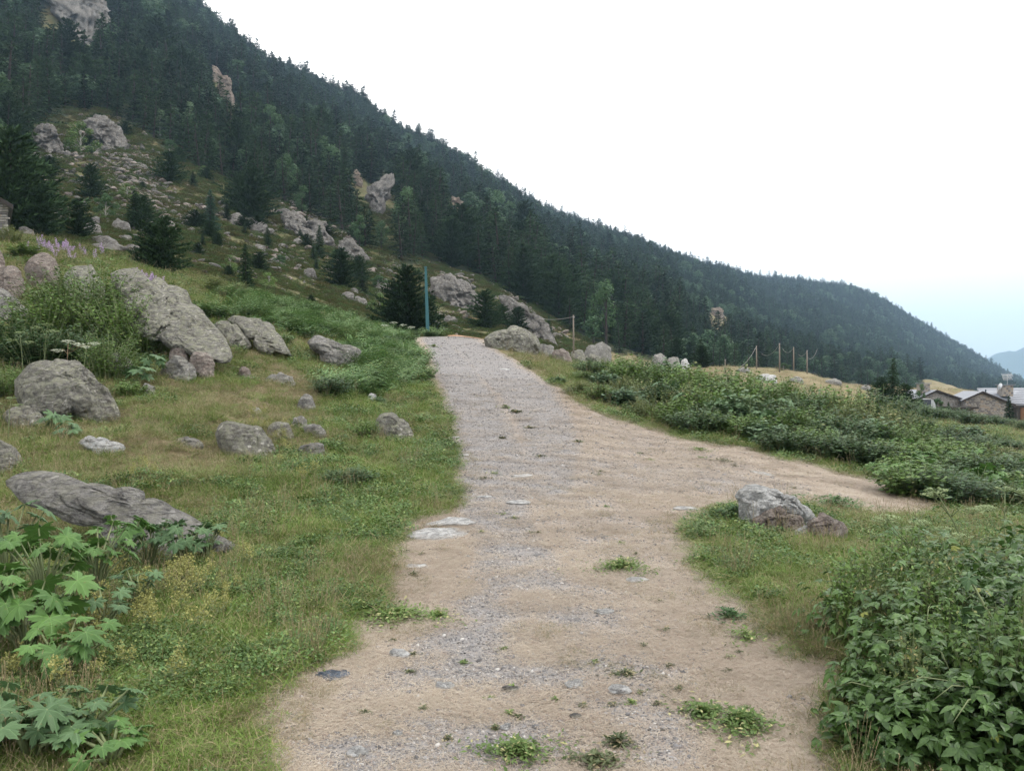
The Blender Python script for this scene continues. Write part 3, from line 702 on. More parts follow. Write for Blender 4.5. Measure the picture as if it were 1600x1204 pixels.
def rock(name, label, mat, out, T=0.6, lean=0.35, seed=1, sub=5, rough=0.05, group=None, d=None, push=.45, cuts=5, cat='rock', dmin=2.5, base=None, bury=0.55, dmax=2400):
    """boulder with the given outline seen from the path; T = half thickness relative to its width"""
    out = np.array(out, float)
    x0, y0 = out.min(axis=0); x1, y1 = out.max(axis=0)
    cx, cy = (x0 + x1) / 2, (y0 + y1) / 2
    bx, by = base if base else (cx, y1)
    if d is None: d = hit(bx, by, dmin, dmax)
    elif cat == 'rock': d = hit(bx, by, d * .55, d * 1.7)
    w = (x1 - x0) / FPX * d
    th = T * w
    d = d + th * push
    ang = np.arctan2(-(out[:, 1] - cy), out[:, 0] - cx); rad = np.hypot(out[:, 0] - cx, out[:, 1] - cy)
    o = np.argsort(ang); ang, rad = ang[o], rad[o]
    ang = np.concatenate([[ang[-1] - 2 * PI], ang, [ang[0] + 2 * PI]]); rad = np.concatenate([[rad[-1]], rad, [rad[0]]])
    v, f = ico(sub); v = v.copy()
    rs_ = np.random.RandomState(seed)
    # planar cuts give worn facets
    for _ in range(cuts * 2 + 2):
        nrm = rs_.normal(size=3); nrm[2] = abs(nrm[2]) * 0.8; nrm[1] -= 0.7; nrm /= np.linalg.norm(nrm)
        k = rs_.uniform(0.62, 0.88); dd = v @ nrm
        v = v - np.outer(np.where(dd > k, (dd - k) * 0.9, 0), nrm)
    s = np.hypot(v[:, 0], v[:, 2]); phi = np.arctan2(v[:, 2], v[:, 0])
    Rr = np.interp(phi, ang, rad)
    k = np.clip(s * 1.06, 1e-4, None) ** 0.9
    u = np.cos(phi) * Rr * k; w_ = np.sin(phi) * Rr * k
    so = seed * 3.7
    nz = fbm(v[:, 0] * 1.6 + so, v[:, 1] * 1.6, v[:, 2] * 1.6, 5, 2.1, 0.55)
    rid = np.abs(fbm(v[:, 0] * 2.3 + so, v[:, 1] * 2.3 + 4, v[:, 2] * 3.4, 3))
    cl = 2.0 if cat == 'cliff' else 1.0
    fine_ = fbm(v[:, 0] * 7 * cl + so, v[:, 1] * 7 * cl, v[:, 2] * 9 * cl, 3)
    dis = rough * (.8 * nz - .5 * rid + 0.1) + (.016 if cl == 1 else .10) * fine_ - (.02 if cl == 1 else .09) * np.clip(.16 - np.abs(fbm(v[:, 0] * 3 * cl - so, v[:, 1] * 3 * cl, v[:, 2] * 4 * cl, 2)), 0, 1) * 6
    u *= 1 + dis * 0.8; w_ *= 1 + dis * 0.8
    if cat == 'cliff':
        # broken blocks: each cell of the face stands at its own height, with cracks between
        cs = rs_.normal(size=(150, 3)); cs /= np.linalg.norm(cs, axis=1)[:, None]; cs *= rs_.uniform(.5, 1, (150, 1))
        vv = v * np.array([1, 1, 1.5]) + .12 * np.stack([fine_, -fine_, nz], 1)
        d2 = ((vv[:, None, :] - cs[None] * np.array([1, 1, 1.5])) ** 2).sum(axis=2); so_ = np.argsort(d2, axis=1)[:, :2]
        f1 = np.sqrt(d2[np.arange(len(v)), so_[:, 0]]); f2 = np.sqrt(d2[np.arange(len(v)), so_[:, 1]])
        blk = rs_.uniform(-.16, .12, 150)[so_[:, 0]] - .22 * np.clip(.06 - (f2 - f1), 0, 1) * 8
        dis = dis + blk; u *= 1 + blk * .7; w_ *= 1 + blk * .7
    if cat == 'rock' and sub > 3:
        nc = 34
        cs = rs_.normal(size=(nc, 3)); cs /= np.linalg.norm(cs, axis=1)[:, None]
        vv = v + .10 * np.stack([fine_, -fine_, nz], 1)
        d2 = ((vv[:, None, :] - cs[None]) ** 2).sum(axis=2); so_ = np.argpartition(d2, 1, axis=1)[:, :2]
        fa = np.sqrt(d2[np.arange(len(v)), so_[:, 0]]); fb = np.sqrt(d2[np.arange(len(v)), so_[:, 1]]); ci = np.where(fa < fb, so_[:, 0], so_[:, 1])
        blk = rs_.uniform(-.035, .035, nc)[ci] - .05 * np.clip(1 - np.abs(fb - fa) / .035, 0, 1) * (rs_.rand(nc)[ci] > .45)
        dis = dis + blk; u *= 1 + blk; w_ *= 1 + blk
    low = w_ < 0; w_ = np.where(low, w_ * (1 + bury), w_)
    hz = w_ / FPX * d
    dep = d + v[:, 1] * th * (1 + dis * 2) + lean * hz
    X = (cx + u - CX) / FPX * dep; Z = EYE - (cy - w_ - CY) / FPX * dep
    c = Vector(((cx - CX) / FPX * d, d, EYE - (by - CY) / FPX * d))
    V = np.stack([X, dep, Z], axis=1) - np.array(c)
    me = mesh_np(name, V, f, mat, True)
    ob = put(name, me, loc=c)
    return tag(ob, label, cat, group)

def flatstone(label, mat, pts, seed, t=.03, cat='rock', name='stone'):
    """stone bedded in the path: the outline is its footprint on the ground"""
    pts = np.array(pts, float); g = []
    for px, py in pts:
        d = hit(px, py, 2.5, 60); g.append(((px - CX) / FPX * d, d))
    g = np.array(g); c = g.mean(axis=0); w = g[:, 0].max() - g[:, 0].min()
    dy = g[:, 1].max() - g[:, 1].min(); g[:, 1] = c[1] + (g[:, 1] - c[1]) * min(1, .75 * w / dy)
    v, f = ico(3); v = v.copy(); rs_ = np.random.RandomState(seed)
    for _ in range(9):
        nrm = rs_.normal(size=3); nrm /= np.linalg.norm(nrm); k = rs_.uniform(.6, .85); dd = v @ nrm; v = v - np.outer(np.where(dd > k, (dd - k) * .9, 0), nrm)
    a = np.arctan2(g[:, 1] - c[1], g[:, 0] - c[0]); rad = np.hypot(g[:, 0] - c[0], g[:, 1] - c[1]); o = np.argsort(a); a, rad = a[o], rad[o]
    a = np.concatenate([[a[-1] - 2 * PI], a, [a[0] + 2 * PI]]); rad = np.concatenate([[rad[-1]], rad, [rad[0]]])
    s = np.hypot(v[:, 0], v[:, 1]); R_ = np.interp(np.arctan2(v[:, 1], v[:, 0]), a, rad) * (s ** .8) * 1.05
    ph = np.arctan2(v[:, 1], v[:, 0]); nz = fbm(v[:, 0] * 2 + seed, v[:, 1] * 2, v[:, 2] * 2, 4)
    X_, Y_ = np.cos(ph) * R_ * (1 + .15 * nz), np.sin(ph) * R_ * (1 + .15 * nz)
    gx = (Hs(c[0] + .3, c[1]) - Hs(c[0] - .3, c[1])) / .6; gy = (Hs(c[0], c[1] + .5) - Hs(c[0], c[1] - .5)) / 1.0
    V = np.stack([X_, Y_, v[:, 2] * min(t, w * .22) * (1 + .5 * nz) + X_ * gx + Y_ * gy], 1)
    o = put(name, mesh_np(name, V, f, mat, False), loc=(c[0], c[1], Hs(c[0], c[1]) + .003)); return tag(o, label, cat)

def boxrock(name, label, mat, b, seed, kind='round', **k):
    return rock(name, label, mat, outline_from_box(*b, seed, kind), seed=seed, **k)

# the large ones on the left bank
rock('boulder', 'long grey slab slanting down the left bank, the largest rock of the scene', M['rock_green'],
     [(148, 412), (182, 405), (207, 408), (232, 432), (262, 446), (300, 474), (332, 497), (352, 516), (362, 536), (352, 547), (322, 541), (285, 528), (250, 517), (215, 506), (186, 480), (168, 455), (150, 440)],
     T=0.22, lean=1.5, seed=3, sub=6, rough=0.06, d=27.5, cuts=3, bury=.3)
rock('boulder', 'pale low boulder touching the upper left end of the long slab', M['rock_green'], [(98, 430), (112, 414), (134, 411), (152, 422), (164, 446), (150, 468), (112, 462)], T=.5, lean=.6, seed=4, d=27.5)
rock('boulder', 'pinkish boulder with a pale top above the dark leafy bush on the left bank', M['rock_red'],
     [(40, 418), (52, 402), (66, 396), (84, 402), (98, 414), (102, 430), (90, 446), (66, 450), (50, 440), (44, 430)], T=.45, lean=.3, seed=5, d=26)
rock('boulder', 'brown boulder at the left picture edge above the pointed grey rock', M['rock_red'], [(-18, 448), (-20, 424), (2, 424), (16, 416), (30, 420), (37, 436), (36, 455), (18, 462)], T=.5, seed=6, d=24)
rock('boulder', 'narrow upright pink rock cut off by the left picture edge', M['rock_red'], [(-22, 400), (-12, 386), (2, 390), (7, 412), (5, 426), (-20, 428)], T=.5, seed=7, d=27)
rock('boulder', 'pointed pale grey rock sloping right under the brown boulder at the left edge', M['rock'], [(-40, 492), (-38, 452), (0, 449), (18, 460), (32, 474), (55, 484), (64, 492), (20, 494)], T=.4, lean=.5, seed=8, d=19)
rock('boulder', 'big rounded grey boulder with a dark underside above the left meadow', M['rock_green'],
     [(28, 612), (34, 580), (44, 564), (80, 562), (122, 564), (140, 572), (158, 594), (176, 616), (188, 640), (178, 652), (120, 650), (60, 640), (38, 636)],
     T=.42, lean=.35, seed=9, sub=6, rough=0.09, d=15.6, cuts=6)
rock('boulder', 'low mossy stone in the grass just below the big rounded boulder', M['rock_green'], [(6, 650), (30, 636), (60, 640), (78, 656), (60, 668), (14, 668)], T=.6, seed=10, d=14.0)
rock('boulder', 'grey speckled boulder cut off by the left edge below the big rounded boulder', M['rock_green'], [(-46, 720), (-44, 694), (-6, 682), (12, 688), (28, 704), (38, 722), (10, 730), (-20, 732)], T=.45, seed=11, d=11.2)
rock('boulder', 'long low pale slab running down behind the lobed leaf plants on the left', M['rock'],
     [(18, 756), (40, 742), (80, 739), (112, 744), (140, 758), (180, 762), (230, 776), (290, 794), (340, 812), (368, 828), (402, 838), (392, 850), (345, 850), (290, 846), (230, 836), (150, 812), (90, 800), (40, 786)],
     T=.12, lean=1.2, push=-.9, seed=12, sub=6, rough=0.05, d=8.3, cuts=2, bury=.5)
rock('boulder', 'small flat light stone in the dry grass left of the twin pebbles', M['rock_pale'], [(116, 690), (128, 683), (150, 684), (176, 688), (194, 698), (186, 706), (140, 702), (120, 698)], T=.4, seed=13, d=12.4)
rock('boulder', 'smooth domed boulder in the middle of the left meadow', M['rock_green'], [(338, 680), (346, 662), (372, 658), (396, 664), (416, 680), (430, 700), (432, 712), (400, 712), (352, 702)], T=.45, lean=.4, seed=14, d=12.9, rough=.03, cuts=2)
rock('boulder', 'light grey rounded stone in front of two others below the long slab', M['rock'], [(250, 574), (262, 560), (278, 557), (294, 566), (306, 582), (300, 591), (270, 592), (252, 586)], T=.5, seed=15, d=20.2, rough=.04)
rock('boulder', 'small brown stone half hidden behind the light rounded stone', M['rock_red'], [(262, 552), (270, 540), (284, 541), (296, 552), (297, 566), (276, 572)], T=.5, seed=16, d=21)
rock('boulder', 'upright egg shaped pinkish stone right of the light rounded stone', M['rock_red'], [(298, 566), (304, 551), (318, 548), (330, 556), (334, 572), (326, 590), (312, 588), (302, 580)], T=.5, seed=17, d=20.4, rough=.03)
rock('boulder', 'dim grey stone sunk in weeds left of the three rounded stones', M['rock'], [(164, 566), (176, 550), (192, 548), (205, 562), (206, 578), (186, 584), (168, 578)], T=.5, seed=18, d=19)
rock('boulder', 'long moss grey back of rock right of the large slab', M['rock_green'], [(354, 500), (362, 491), (386, 494), (410, 503), (430, 518), (446, 534), (455, 545), (430, 540), (396, 526), (368, 514)], T=.3, lean=1.0, seed=19, d=26, bury=.4)
rock('boulder', 'slim grey rock wedged between the large slab and the mossy rock back', M['rock_green'], [(332, 510), (344, 501), (362, 508), (380, 520), (392, 532), (372, 535), (346, 526)], T=.35, lean=.8, seed=20, d=24.6)
rock('boulder', 'angular grey rock with a dark right face at the edge of the bright green weeds', M['rock'], [(474, 532), (486, 527), (510, 530), (535, 538), (560, 548), (556, 560), (536, 568), (516, 566), (496, 552), (478, 542)], T=.4, lean=.5, seed=21, d=27, rough=.12)
rock('boulder', 'pale stone sliver behind the angular rock near the path edge', M['rock'], [(570, 552), (584, 548), (596, 552), (590, 557), (572, 558)], T=.5, seed=22, d=28)
rock('boulder', 'egg shaped light boulder leaning right beside the path', M['rock_green'], [(587, 662), (594, 648), (608, 645), (624, 652), (638, 666), (648, 680), (642, 686), (616, 684), (594, 676)], T=.5, lean=.35, seed=23, d=16.2, rough=.025, cuts=2)
for i, (bx, lb, mk, kd, dd) in enumerate([
    ((464, 616, 492, 640), 'small stacked grey stone on the dry left slope above the flat pair', 'rock', 'block', 18.5),
    ((414, 659, 458, 685), 'flat grey stone left of the knobbly one in the yellow weeds', 'rock_green', 'flat', 15.3),
    ((454, 651, 482, 672), 'knobbly grey stone in the yellow weeds', 'rock', 'block', 15.7),
    ((474, 662, 510, 681), 'low dark stone touching the knobbly one on its right', 'rock', 'flat', 15.2),
    ((464, 690, 506, 710), 'flat rounded stone lowest in the cluster left of the egg boulder', 'rock', 'flat', 13.6),
    ((266, 683, 316, 699), 'thin stone edge showing through dry grass left of the domed boulder', 'rock', 'flat', 13.2),
    ((574, 614, 588, 629), 'little white stone next to a round leafy tuft', 'rock_pale', 'round', 19.5),
    ((372, 572, 392, 592), 'pointed brownish stone alone in the dry left slope', 'rock_red', 'block', 20.5),
    ((416, 584, 462, 600), 'faint grey stone sunk in the dry left slope', 'rock', 'flat', 20.5),
    ((40, 952, 78, 988), 'grey stone peeping out of the weeds at lower left', 'rock', 'block', 5.0),
    ((215, 600, 245, 618), 'small grey stone in the grass right of the big rounded boulder', 'rock', 'flat', 18.0),
    ((392, 636, 408, 646), 'tiny pale stone above the domed boulder', 'rock_pale', 'flat', 16.7)]):
    boxrock('stone', lb, M[mk], bx, 40 + i, kd, T=.5, d=dd, sub=4, rough=.08)

# group on the right of the path
rock('boulder', 'pale pointed boulder with a reddish hollow, the largest of the right hand rock group', M['rock_pale'],
     [(1150, 778), (1160, 764), (1182, 757), (1204, 762), (1226, 774), (1262, 786), (1284, 796), (1294, 808), (1260, 822), (1190, 824), (1158, 808)], T=.38, lean=.4, seed=60, sub=6, rough=.14, d=9.6, cuts=6)
rock('boulder', 'rough reddish brown rock in front of the pale pointed boulder', M['rock_red'],
     [(1176, 812), (1190, 802), (1206, 795), (1234, 798), (1258, 808), (1260, 824), (1242, 832), (1206, 834), (1182, 826)], T=.4, lean=.3, seed=61, sub=6, rough=.2, d=8.75, cuts=6)
rock('boulder', 'low brownish rock with dry grass in front at the right end of the rock group', M['rock_red'], [(1256, 812), (1276, 806), (1306, 808), (1320, 818), (1322, 838), (1290, 842), (1262, 836)], T=.5, lean=.3, seed=62, rough=.12, d=8.75)
rock('stone', 'small white rock at the foot of the reddish brown rock', M['rock_pale'], [(1236, 832), (1252, 824), (1268, 824), (1275, 834), (1264, 840), (1242, 840)], T=.6, seed=63, sub=4, d=8.3)
rock('boulder', 'grey rock cut off by the right picture edge in the weeds', M['rock'], [(1588, 762), (1592, 742), (1612, 738), (1628, 756), (1620, 772), (1596, 772)], T=.5, seed=64, d=11)
# at the crest right of the path
rock('boulder', 'wide domed boulder on the crest beside the end of the path', M['rock_green'], [(756, 530), (768, 517), (790, 512), (816, 513), (834, 522), (842, 536), (838, 548), (800, 548), (768, 542)], T=.45, lean=.3, seed=65, sub=6, rough=.05, d=45, cuts=3)
for i, (bx, lb, mk, kd, dd) in enumerate([
    ((912, 537, 956, 564), 'grey jagged rock behind the thin wooden pole, rightmost of its cluster', 'rock', 'block', 44),
    ((888, 546, 914, 568), 'light cracked rock just right of the thin wooden pole base', 'rock_green', 'block', 42),
    ((864, 545, 892, 566), 'brownish broken rock left of the thin wooden pole base', 'rock_red', 'block', 42),
    ((902, 553, 942, 572), 'rounded low rock in front of the jagged one at the hedge start', 'rock_green', 'round', 40),
    ((1018, 553, 1044, 570), 'small grey rock peeping over the hedge, left of the white pointed one', 'rock', 'block', 50),
    ((1040, 558, 1064, 574), 'low rock right behind the hedge beside the white pointed one', 'rock', 'flat', 50),
    ((1063, 560, 1076, 576), 'white pointed stone standing above the hedge', 'rock_pale', 'block', 50),
    ((838, 536, 866, 556), 'mixed rubble rock between domed boulder and broken rock', 'rock', 'block', 44),
    ((1182, 584, 1214, 598), 'pale rock in the dry meadow behind the hedge', 'rock_pale', 'flat', 70),
    ((1232, 588, 1256, 598), 'flat rock in the dry meadow below the wire poles', 'rock', 'flat', 85),
    ((1150, 574, 1172, 582), 'dark flat rock near the top of the dry meadow', 'rock', 'flat', 95),
    ((1290, 592, 1318, 601), 'flat grey rock on the meadow rim right of the wire poles', 'rock', 'flat', 110),
    ((1344, 602, 1362, 610), 'last flat rock on the meadow rim near the dark tree', 'rock', 'flat', 120)]):
    boxrock('boulder', lb, M[mk], bx, 70 + i, kd, T=.5, d=dd, sub=4, rough=.1)
# stones lying in the path
for i, (pts, lb, mk) in enumerate([
    ([(660, 824), (676, 812), (704, 806), (738, 810), (742, 820), (700, 826)], 'white flat stone bedded in the left path edge, rear piece', 'rock_pale'),
    ([(632, 838), (650, 826), (690, 820), (748, 822), (744, 836), (700, 846), (650, 850)], 'broad white flat stone bedded in the left path edge, front piece', 'rock_pale'),
    ([(604, 1026), (612, 1016), (628, 1013), (641, 1022), (636, 1036), (616, 1034)], 'white angular stone on the tan grass left of the gravel', 'rock_pale'),
    ([(488, 1058), (502, 1048), (534, 1041), (546, 1058), (528, 1066), (500, 1062)], 'blue grey slate piece in the straw at the left path edge', 'rock_blue'),
    ([(880, 1071), (892, 1063), (910, 1064), (916, 1073), (906, 1080), (886, 1078)], 'white stone in the gravel near the bottom, left of the crumbled one', 'rock_pale'),
    ([(948, 1080), (960, 1070), (980, 1072), (988, 1080), (972, 1090), (954, 1088)], 'crumbled white stone at the bottom of the gravel', 'rock_pale'),
    ([(930, 960), (944, 952), (956, 951), (954, 960), (938, 964)], 'small pale triangular stone right of the gravel', 'rock_pale'),
    ([(978, 908), (992, 901), (1012, 904), (1008, 912), (986, 913)], 'pale stone in front of the round green weed on the path', 'rock_pale'),
    ([(1054, 796), (1068, 789), (1088, 791), (1090, 799), (1068, 802)], 'white flat stone alone on the tan ground left of the rock group', 'rock_pale'),
    ([(792, 788), (806, 782), (830, 783), (828, 788), (804, 790)], 'white sliver of stone in mid path', 'rock_pale'),
    ([(796, 745), (812, 741), (834, 742), (828, 746), (804, 747)], 'long thin pale stone in mid path, upper one', 'rock_pale'),
    ([(744, 778), (758, 773), (770, 776), (762, 780)], 'little pale stone left of the white sliver in mid path', 'rock_pale'),
    ([(540, 1182), (552, 1168), (576, 1168), (578, 1180), (560, 1188)], 'pale stone in the lowest left part of the path', 'rock_pale'),
    ([(784, 1080), (794, 1073), (810, 1074), (808, 1082), (792, 1084)], 'small flat grey stone in the lower gravel', 'rock'),
    ([(632, 886), (642, 878), (662, 882), (666, 890), (648, 892)], 'small stone right below the broad white flat stone', 'rock_pale'),
    ([(778, 1140), (788, 1132), (798, 1134), (796, 1142), (784, 1144)], 'small whitish stone near the bottom centre of the gravel', 'rock_pale'),
    ([(612, 1148), (622, 1140), (630, 1148), (624, 1156)], 'small chip of white stone in the lower left gravel', 'rock_pale'),
    ([(676, 1075), (700, 1068), (712, 1074), (694, 1080)], 'thin chalky stone in the lower left gravel', 'rock_pale'),
    ([(888, 1122), (900, 1116), (910, 1120), (900, 1127)], 'small grey stone below the white one near the bottom', 'rock'),
    ([(1176, 740), (1190, 735), (1204, 738), (1192, 744)], 'little light stone on the tan track leading right', 'rock_pale'),
    ([(716, 712), (726, 708), (736, 711), (726, 715)], 'light stone at the left side of the middle path', 'rock_pale'),
    ([(780, 578), (790, 574), (798, 577), (788, 581)], 'light stone on the upper path', 'rock_pale'),
    ([(700, 684), (710, 680), (720, 684), (710, 688)], 'small light stone where the path meets the egg boulder grass', 'rock_pale')]):
    flatstone(lb, M['white_stone' if mk == 'rock_pale' else mk], pts, 100 + i, .035 if i < 2 else .022)

# small loose stones on the path, nearest and largest ones singly
r = random.Random(4)
k = 0
while k < 110:
    px, py = r.uniform(480, 1150), 700 + 500 * r.random() ** 0.6
    d = EYE * FPX / (py - CY)
    if float(pathmask(np.array([px]), np.array([py]), np.array([d]))[0]) < .8: continue
    s = r.uniform(3, 8) * (0.5 + 0.5 * (py - 700) / 500)
    boxrock('pebble', 'small loose stone in the ' + ('lower' if py > 950 else 'middle' if py > 800 else 'upper') + ' path, ' + ('on its left side' if px < 700 else 'near its centre' if px < 900 else 'on its right side'), M[r.choice(['rock_pale', 'rock', 'white_stone', 'rock_pale'])], (px - s, py - s * .28, px + s, py + s * .2), 200 + k, 'round',
            T=.5, sub=2, rough=.1, group='loose stones on the path', cat='stone', bury=.3)
    k += 1

# boulders strewn over the open slope on the left and at the forest foot
HB = [(484, 427, 12, 8), (428, 408, 9, 5), (402, 388, 14, 5), (440, 385, 8, 4), (466, 378, 10, 5), (186, 352, 16, 9), (158, 374, 16, 7), (145, 358, 16, 9), (148, 345, 8, 7), (70, 352, 12, 8), (40, 362, 12, 8),
      (92, 336, 10, 6), (128, 318, 9, 7), (170, 386, 36, 6), (205, 388, 14, 5), (105, 344, 8, 4), (195, 372, 12, 5), (540, 462, 12, 6), (560, 470, 16, 5), (552, 455, 8, 5), (596, 452, 16, 5),
      (604, 446, 8, 4), (370, 345, 30, 6), (395, 352, 26, 7), (410, 360, 18, 5), (700, 500, 16, 5), (712, 478, 12, 4), (680, 505, 8, 5), (845, 520, 9, 6), (230, 345, 10, 6), (262, 350, 12, 6), (300, 338, 12, 6), (250, 365, 10, 5)]
for i, (px, py, a, b) in enumerate(HB):
    kk = rock('boulder', 'grey boulder on the scrubby slope, ' + ('left end' if px < 130 else 'by the small pines at left' if px < 280 else 'under the spreading pine' if px < 440 else 'middle of the slope' if px < 520 else 'beside the dark bushy pine' if px < 620 else 'behind the teal pole' if px < 760 else 'by the slanting ridge'), M['rock_far'], outline_from_box(px - a, py - b, px + a, py + b, 400 + i, 'block'), T=.5, lean=.3, seed=400 + i,
              sub=3, rough=.12, group='boulders on the scrubby slope', dmin=50)
TAL = [(215, 265, 70, 34, .6, 44), (145, 225, 40, 34, .5, 20), (480, 355, 60, 22, .55, 32), (545, 392, 34, 22, .5, 44), (712, 455, 48, 26, .55, 32), (815, 490, 56, 20, .6, 44), (150, 240, 60, 18, .35, 0),
       (190, 280, 80, 22, .35, 30), (240, 320, 70, 24, .3, 30), (330, 330, 50, 20, .3, 0), (70, 250, 60, 10, .3, 0), (560, 465, 40, 10, .3, 0), (110, 300, 100, 40, .15, 0), (380, 330, 70, 20, .2, 20), (860, 520, 30, 14, .4, 30), (600, 430, 50, 20, .2, 0), (230, 345, 190, 60, .10, 20), (430, 410, 120, 40, .14, 10), (700, 500, 60, 20, .25, 0)]
meshes = []
for i in range(8):
    v, f = ico(2 if i < 7 else 2); v = v.copy(); rs_ = np.random.RandomState(900 + i)
    for _ in range(9):
        n_ = rs_.normal(size=3); n_ /= np.linalg.norm(n_); dd = v @ n_; kk_ = rs_.uniform(.38, .62); v = v - np.outer(np.where(dd > kk_, dd - kk_, 0), n_)
    v *= np.array([1, rs_.uniform(.7, 1), rs_.uniform(.5, .85)])
    meshes.append(mesh_np('talus_block', v, f, M['rock_far'] if i % 3 else M['rock_red'], False))
k = 0; tal_pts = []
r = random.Random(5)
while len(tal_pts) < 5800:
    t = r.choices(TAL, [q[2] * q[3] * q[4] for q in TAL])[0]
    a = r.gauss(0, .45); b = r.gauss(0, .45); an = math.radians(t[5])
    u, v_ = a * t[2], b * t[3]
    if t[5]: u, v_ = u * math.cos(an) - v_ * math.sin(an), u * math.sin(an) + v_ * math.cos(an)
    px, py = t[0] + u, t[1] + v_
    if px < -20: continue
    sz = r.choice([1.6, 2, 2.5, 3, 4, 5.5, 7.5]) * r.uniform(.7, 1.2)
    tal_pts.append((px, py, sz))
tal_pts.sort(key=lambda t: -t[2])
TALUS_STUFF = tal_pts[230:]
for px, py, sz in tal_pts[:230]:
    g = ground(px, py, 58)
    s = sz / FPX * g.y
    o = put('talus_boulder', r.choice(meshes), loc=(g.x, g.y, g.z + s * .2), rot=(r.uniform(-.4, .4), r.uniform(-.4, .4), r.uniform(0, 6.3)), scl=(s * r.uniform(.9, 1.6), s, s * r.uniform(.7, 1.1)))
    tag(o, 'angular grey block in the boulder field ' + ('under the grey rock face at the left' if px < 180 else 'below the rock knoll' if px < 330 else 'left of the big grey block heap' if px < 430 else 'at the grey block heap' if px < 530 else 'left of the teal pole' if px < 660 else 'by the broken rock wall' if px < 770 else 'on the slanting ridge'), 'boulder', 'blocks of the boulder fields')

# cliffs standing out of the forest
def cliff(label, pts, d, mat, seed, lean=.5, T=.3, rough=.28):
    rock('rock_outcrop', label, mat, pts, T=T, lean=lean, seed=seed, sub=5, rough=rough, d=d, cuts=4, cat='cliff', bury=.2)
cliff('tall grey cliff high in the forest at the upper left', [(66, -40), (120, -50), (160, -20), (172, 30), (176, 62), (160, 88), (140, 76), (118, 52), (98, 34), (80, 10)], hit(130, 60) + 4, M['rock_far'], 500, .6, .25)
cliff('grey rock face with dark hollows above the slope at left', [(42, 214), (50, 197), (66, 192), (88, 200), (100, 214), (104, 234), (86, 242), (54, 243), (42, 234)], hit(70, 240) + 2, M['rock_far'], 501, .25, .35, .2)
cliff('rounded rock knoll among trees above the boulder field', [(128, 188), (142, 178), (158, 178), (178, 188), (190, 204), (196, 224), (176, 236), (158, 224), (140, 206)], hit(160, 232) + 2, M['rock_far'], 502, .5, .3)
cliff('tan bare streak of rock under the skyline', [(329, 98), (335, 99), (347, 116), (360, 138), (366, 160), (357, 152), (342, 130), (332, 112)], hit(352, 162), M['rock_tan'], 503, .6, .3)
cliff('pale forked cliff in the middle of the forest', [(576, 296), (584, 280), (600, 268), (614, 270), (618, 282), (610, 296), (602, 312), (594, 334), (584, 332), (578, 314)], hit(592, 334), M['rock_far'], 504, .6, .3)
cliff('thin pinkish cliff left of the forked one', [(550, 268), (557, 266), (562, 276), (564, 290), (558, 288), (552, 280)], hit(560, 300), M['rock_tan'], 505, .6, .3)
cliff('long narrow rock rib running down the forest', [(682, 282), (690, 286), (704, 310), (720, 330), (734, 344), (730, 356), (716, 344), (700, 324), (688, 302)], hit(716, 352), M['rock_tan'], 506, .7, .3)
cliff('small pinkish crag in the far forest', [(1112, 482), (1122, 480), (1132, 492), (1134, 502), (1124, 500), (1114, 492)], hit(1122, 498) + 3, M['rock_tan'], 507, .6, .3)
cliff('broken rock wall behind the teal pole', [(676, 436), (690, 430), (712, 436), (740, 452), (754, 466), (748, 484), (728, 490), (700, 478), (682, 462)], hit(715, 484, 70) + 2, M['rock_far'], 508, .8, .3, .35)
cliff('slanting rock ridge right of the broken wall', [(772, 458), (786, 456), (806, 470), (830, 488), (852, 506), (860, 528), (836, 528), (812, 508), (790, 484), (778, 470)], hit(820, 520, 60) + 2, M['rock_far'], 509, .8, .22, .35)
cliff('grey block heap at the forest foot above the meadow slope', [(430, 334), (452, 328), (480, 344), (510, 362), (520, 376), (500, 384), (466, 368), (440, 350)], hit(480, 376, 60) + 2, M['rock_far'], 510, .9, .25, .4)
cliff('dark grey crag between two pines', [(530, 378), (545, 372), (560, 386), (570, 402), (562, 412), (546, 404), (534, 392)], hit(552, 408, 60) + 2, M['rock_far'], 511, .8, .3, .4)

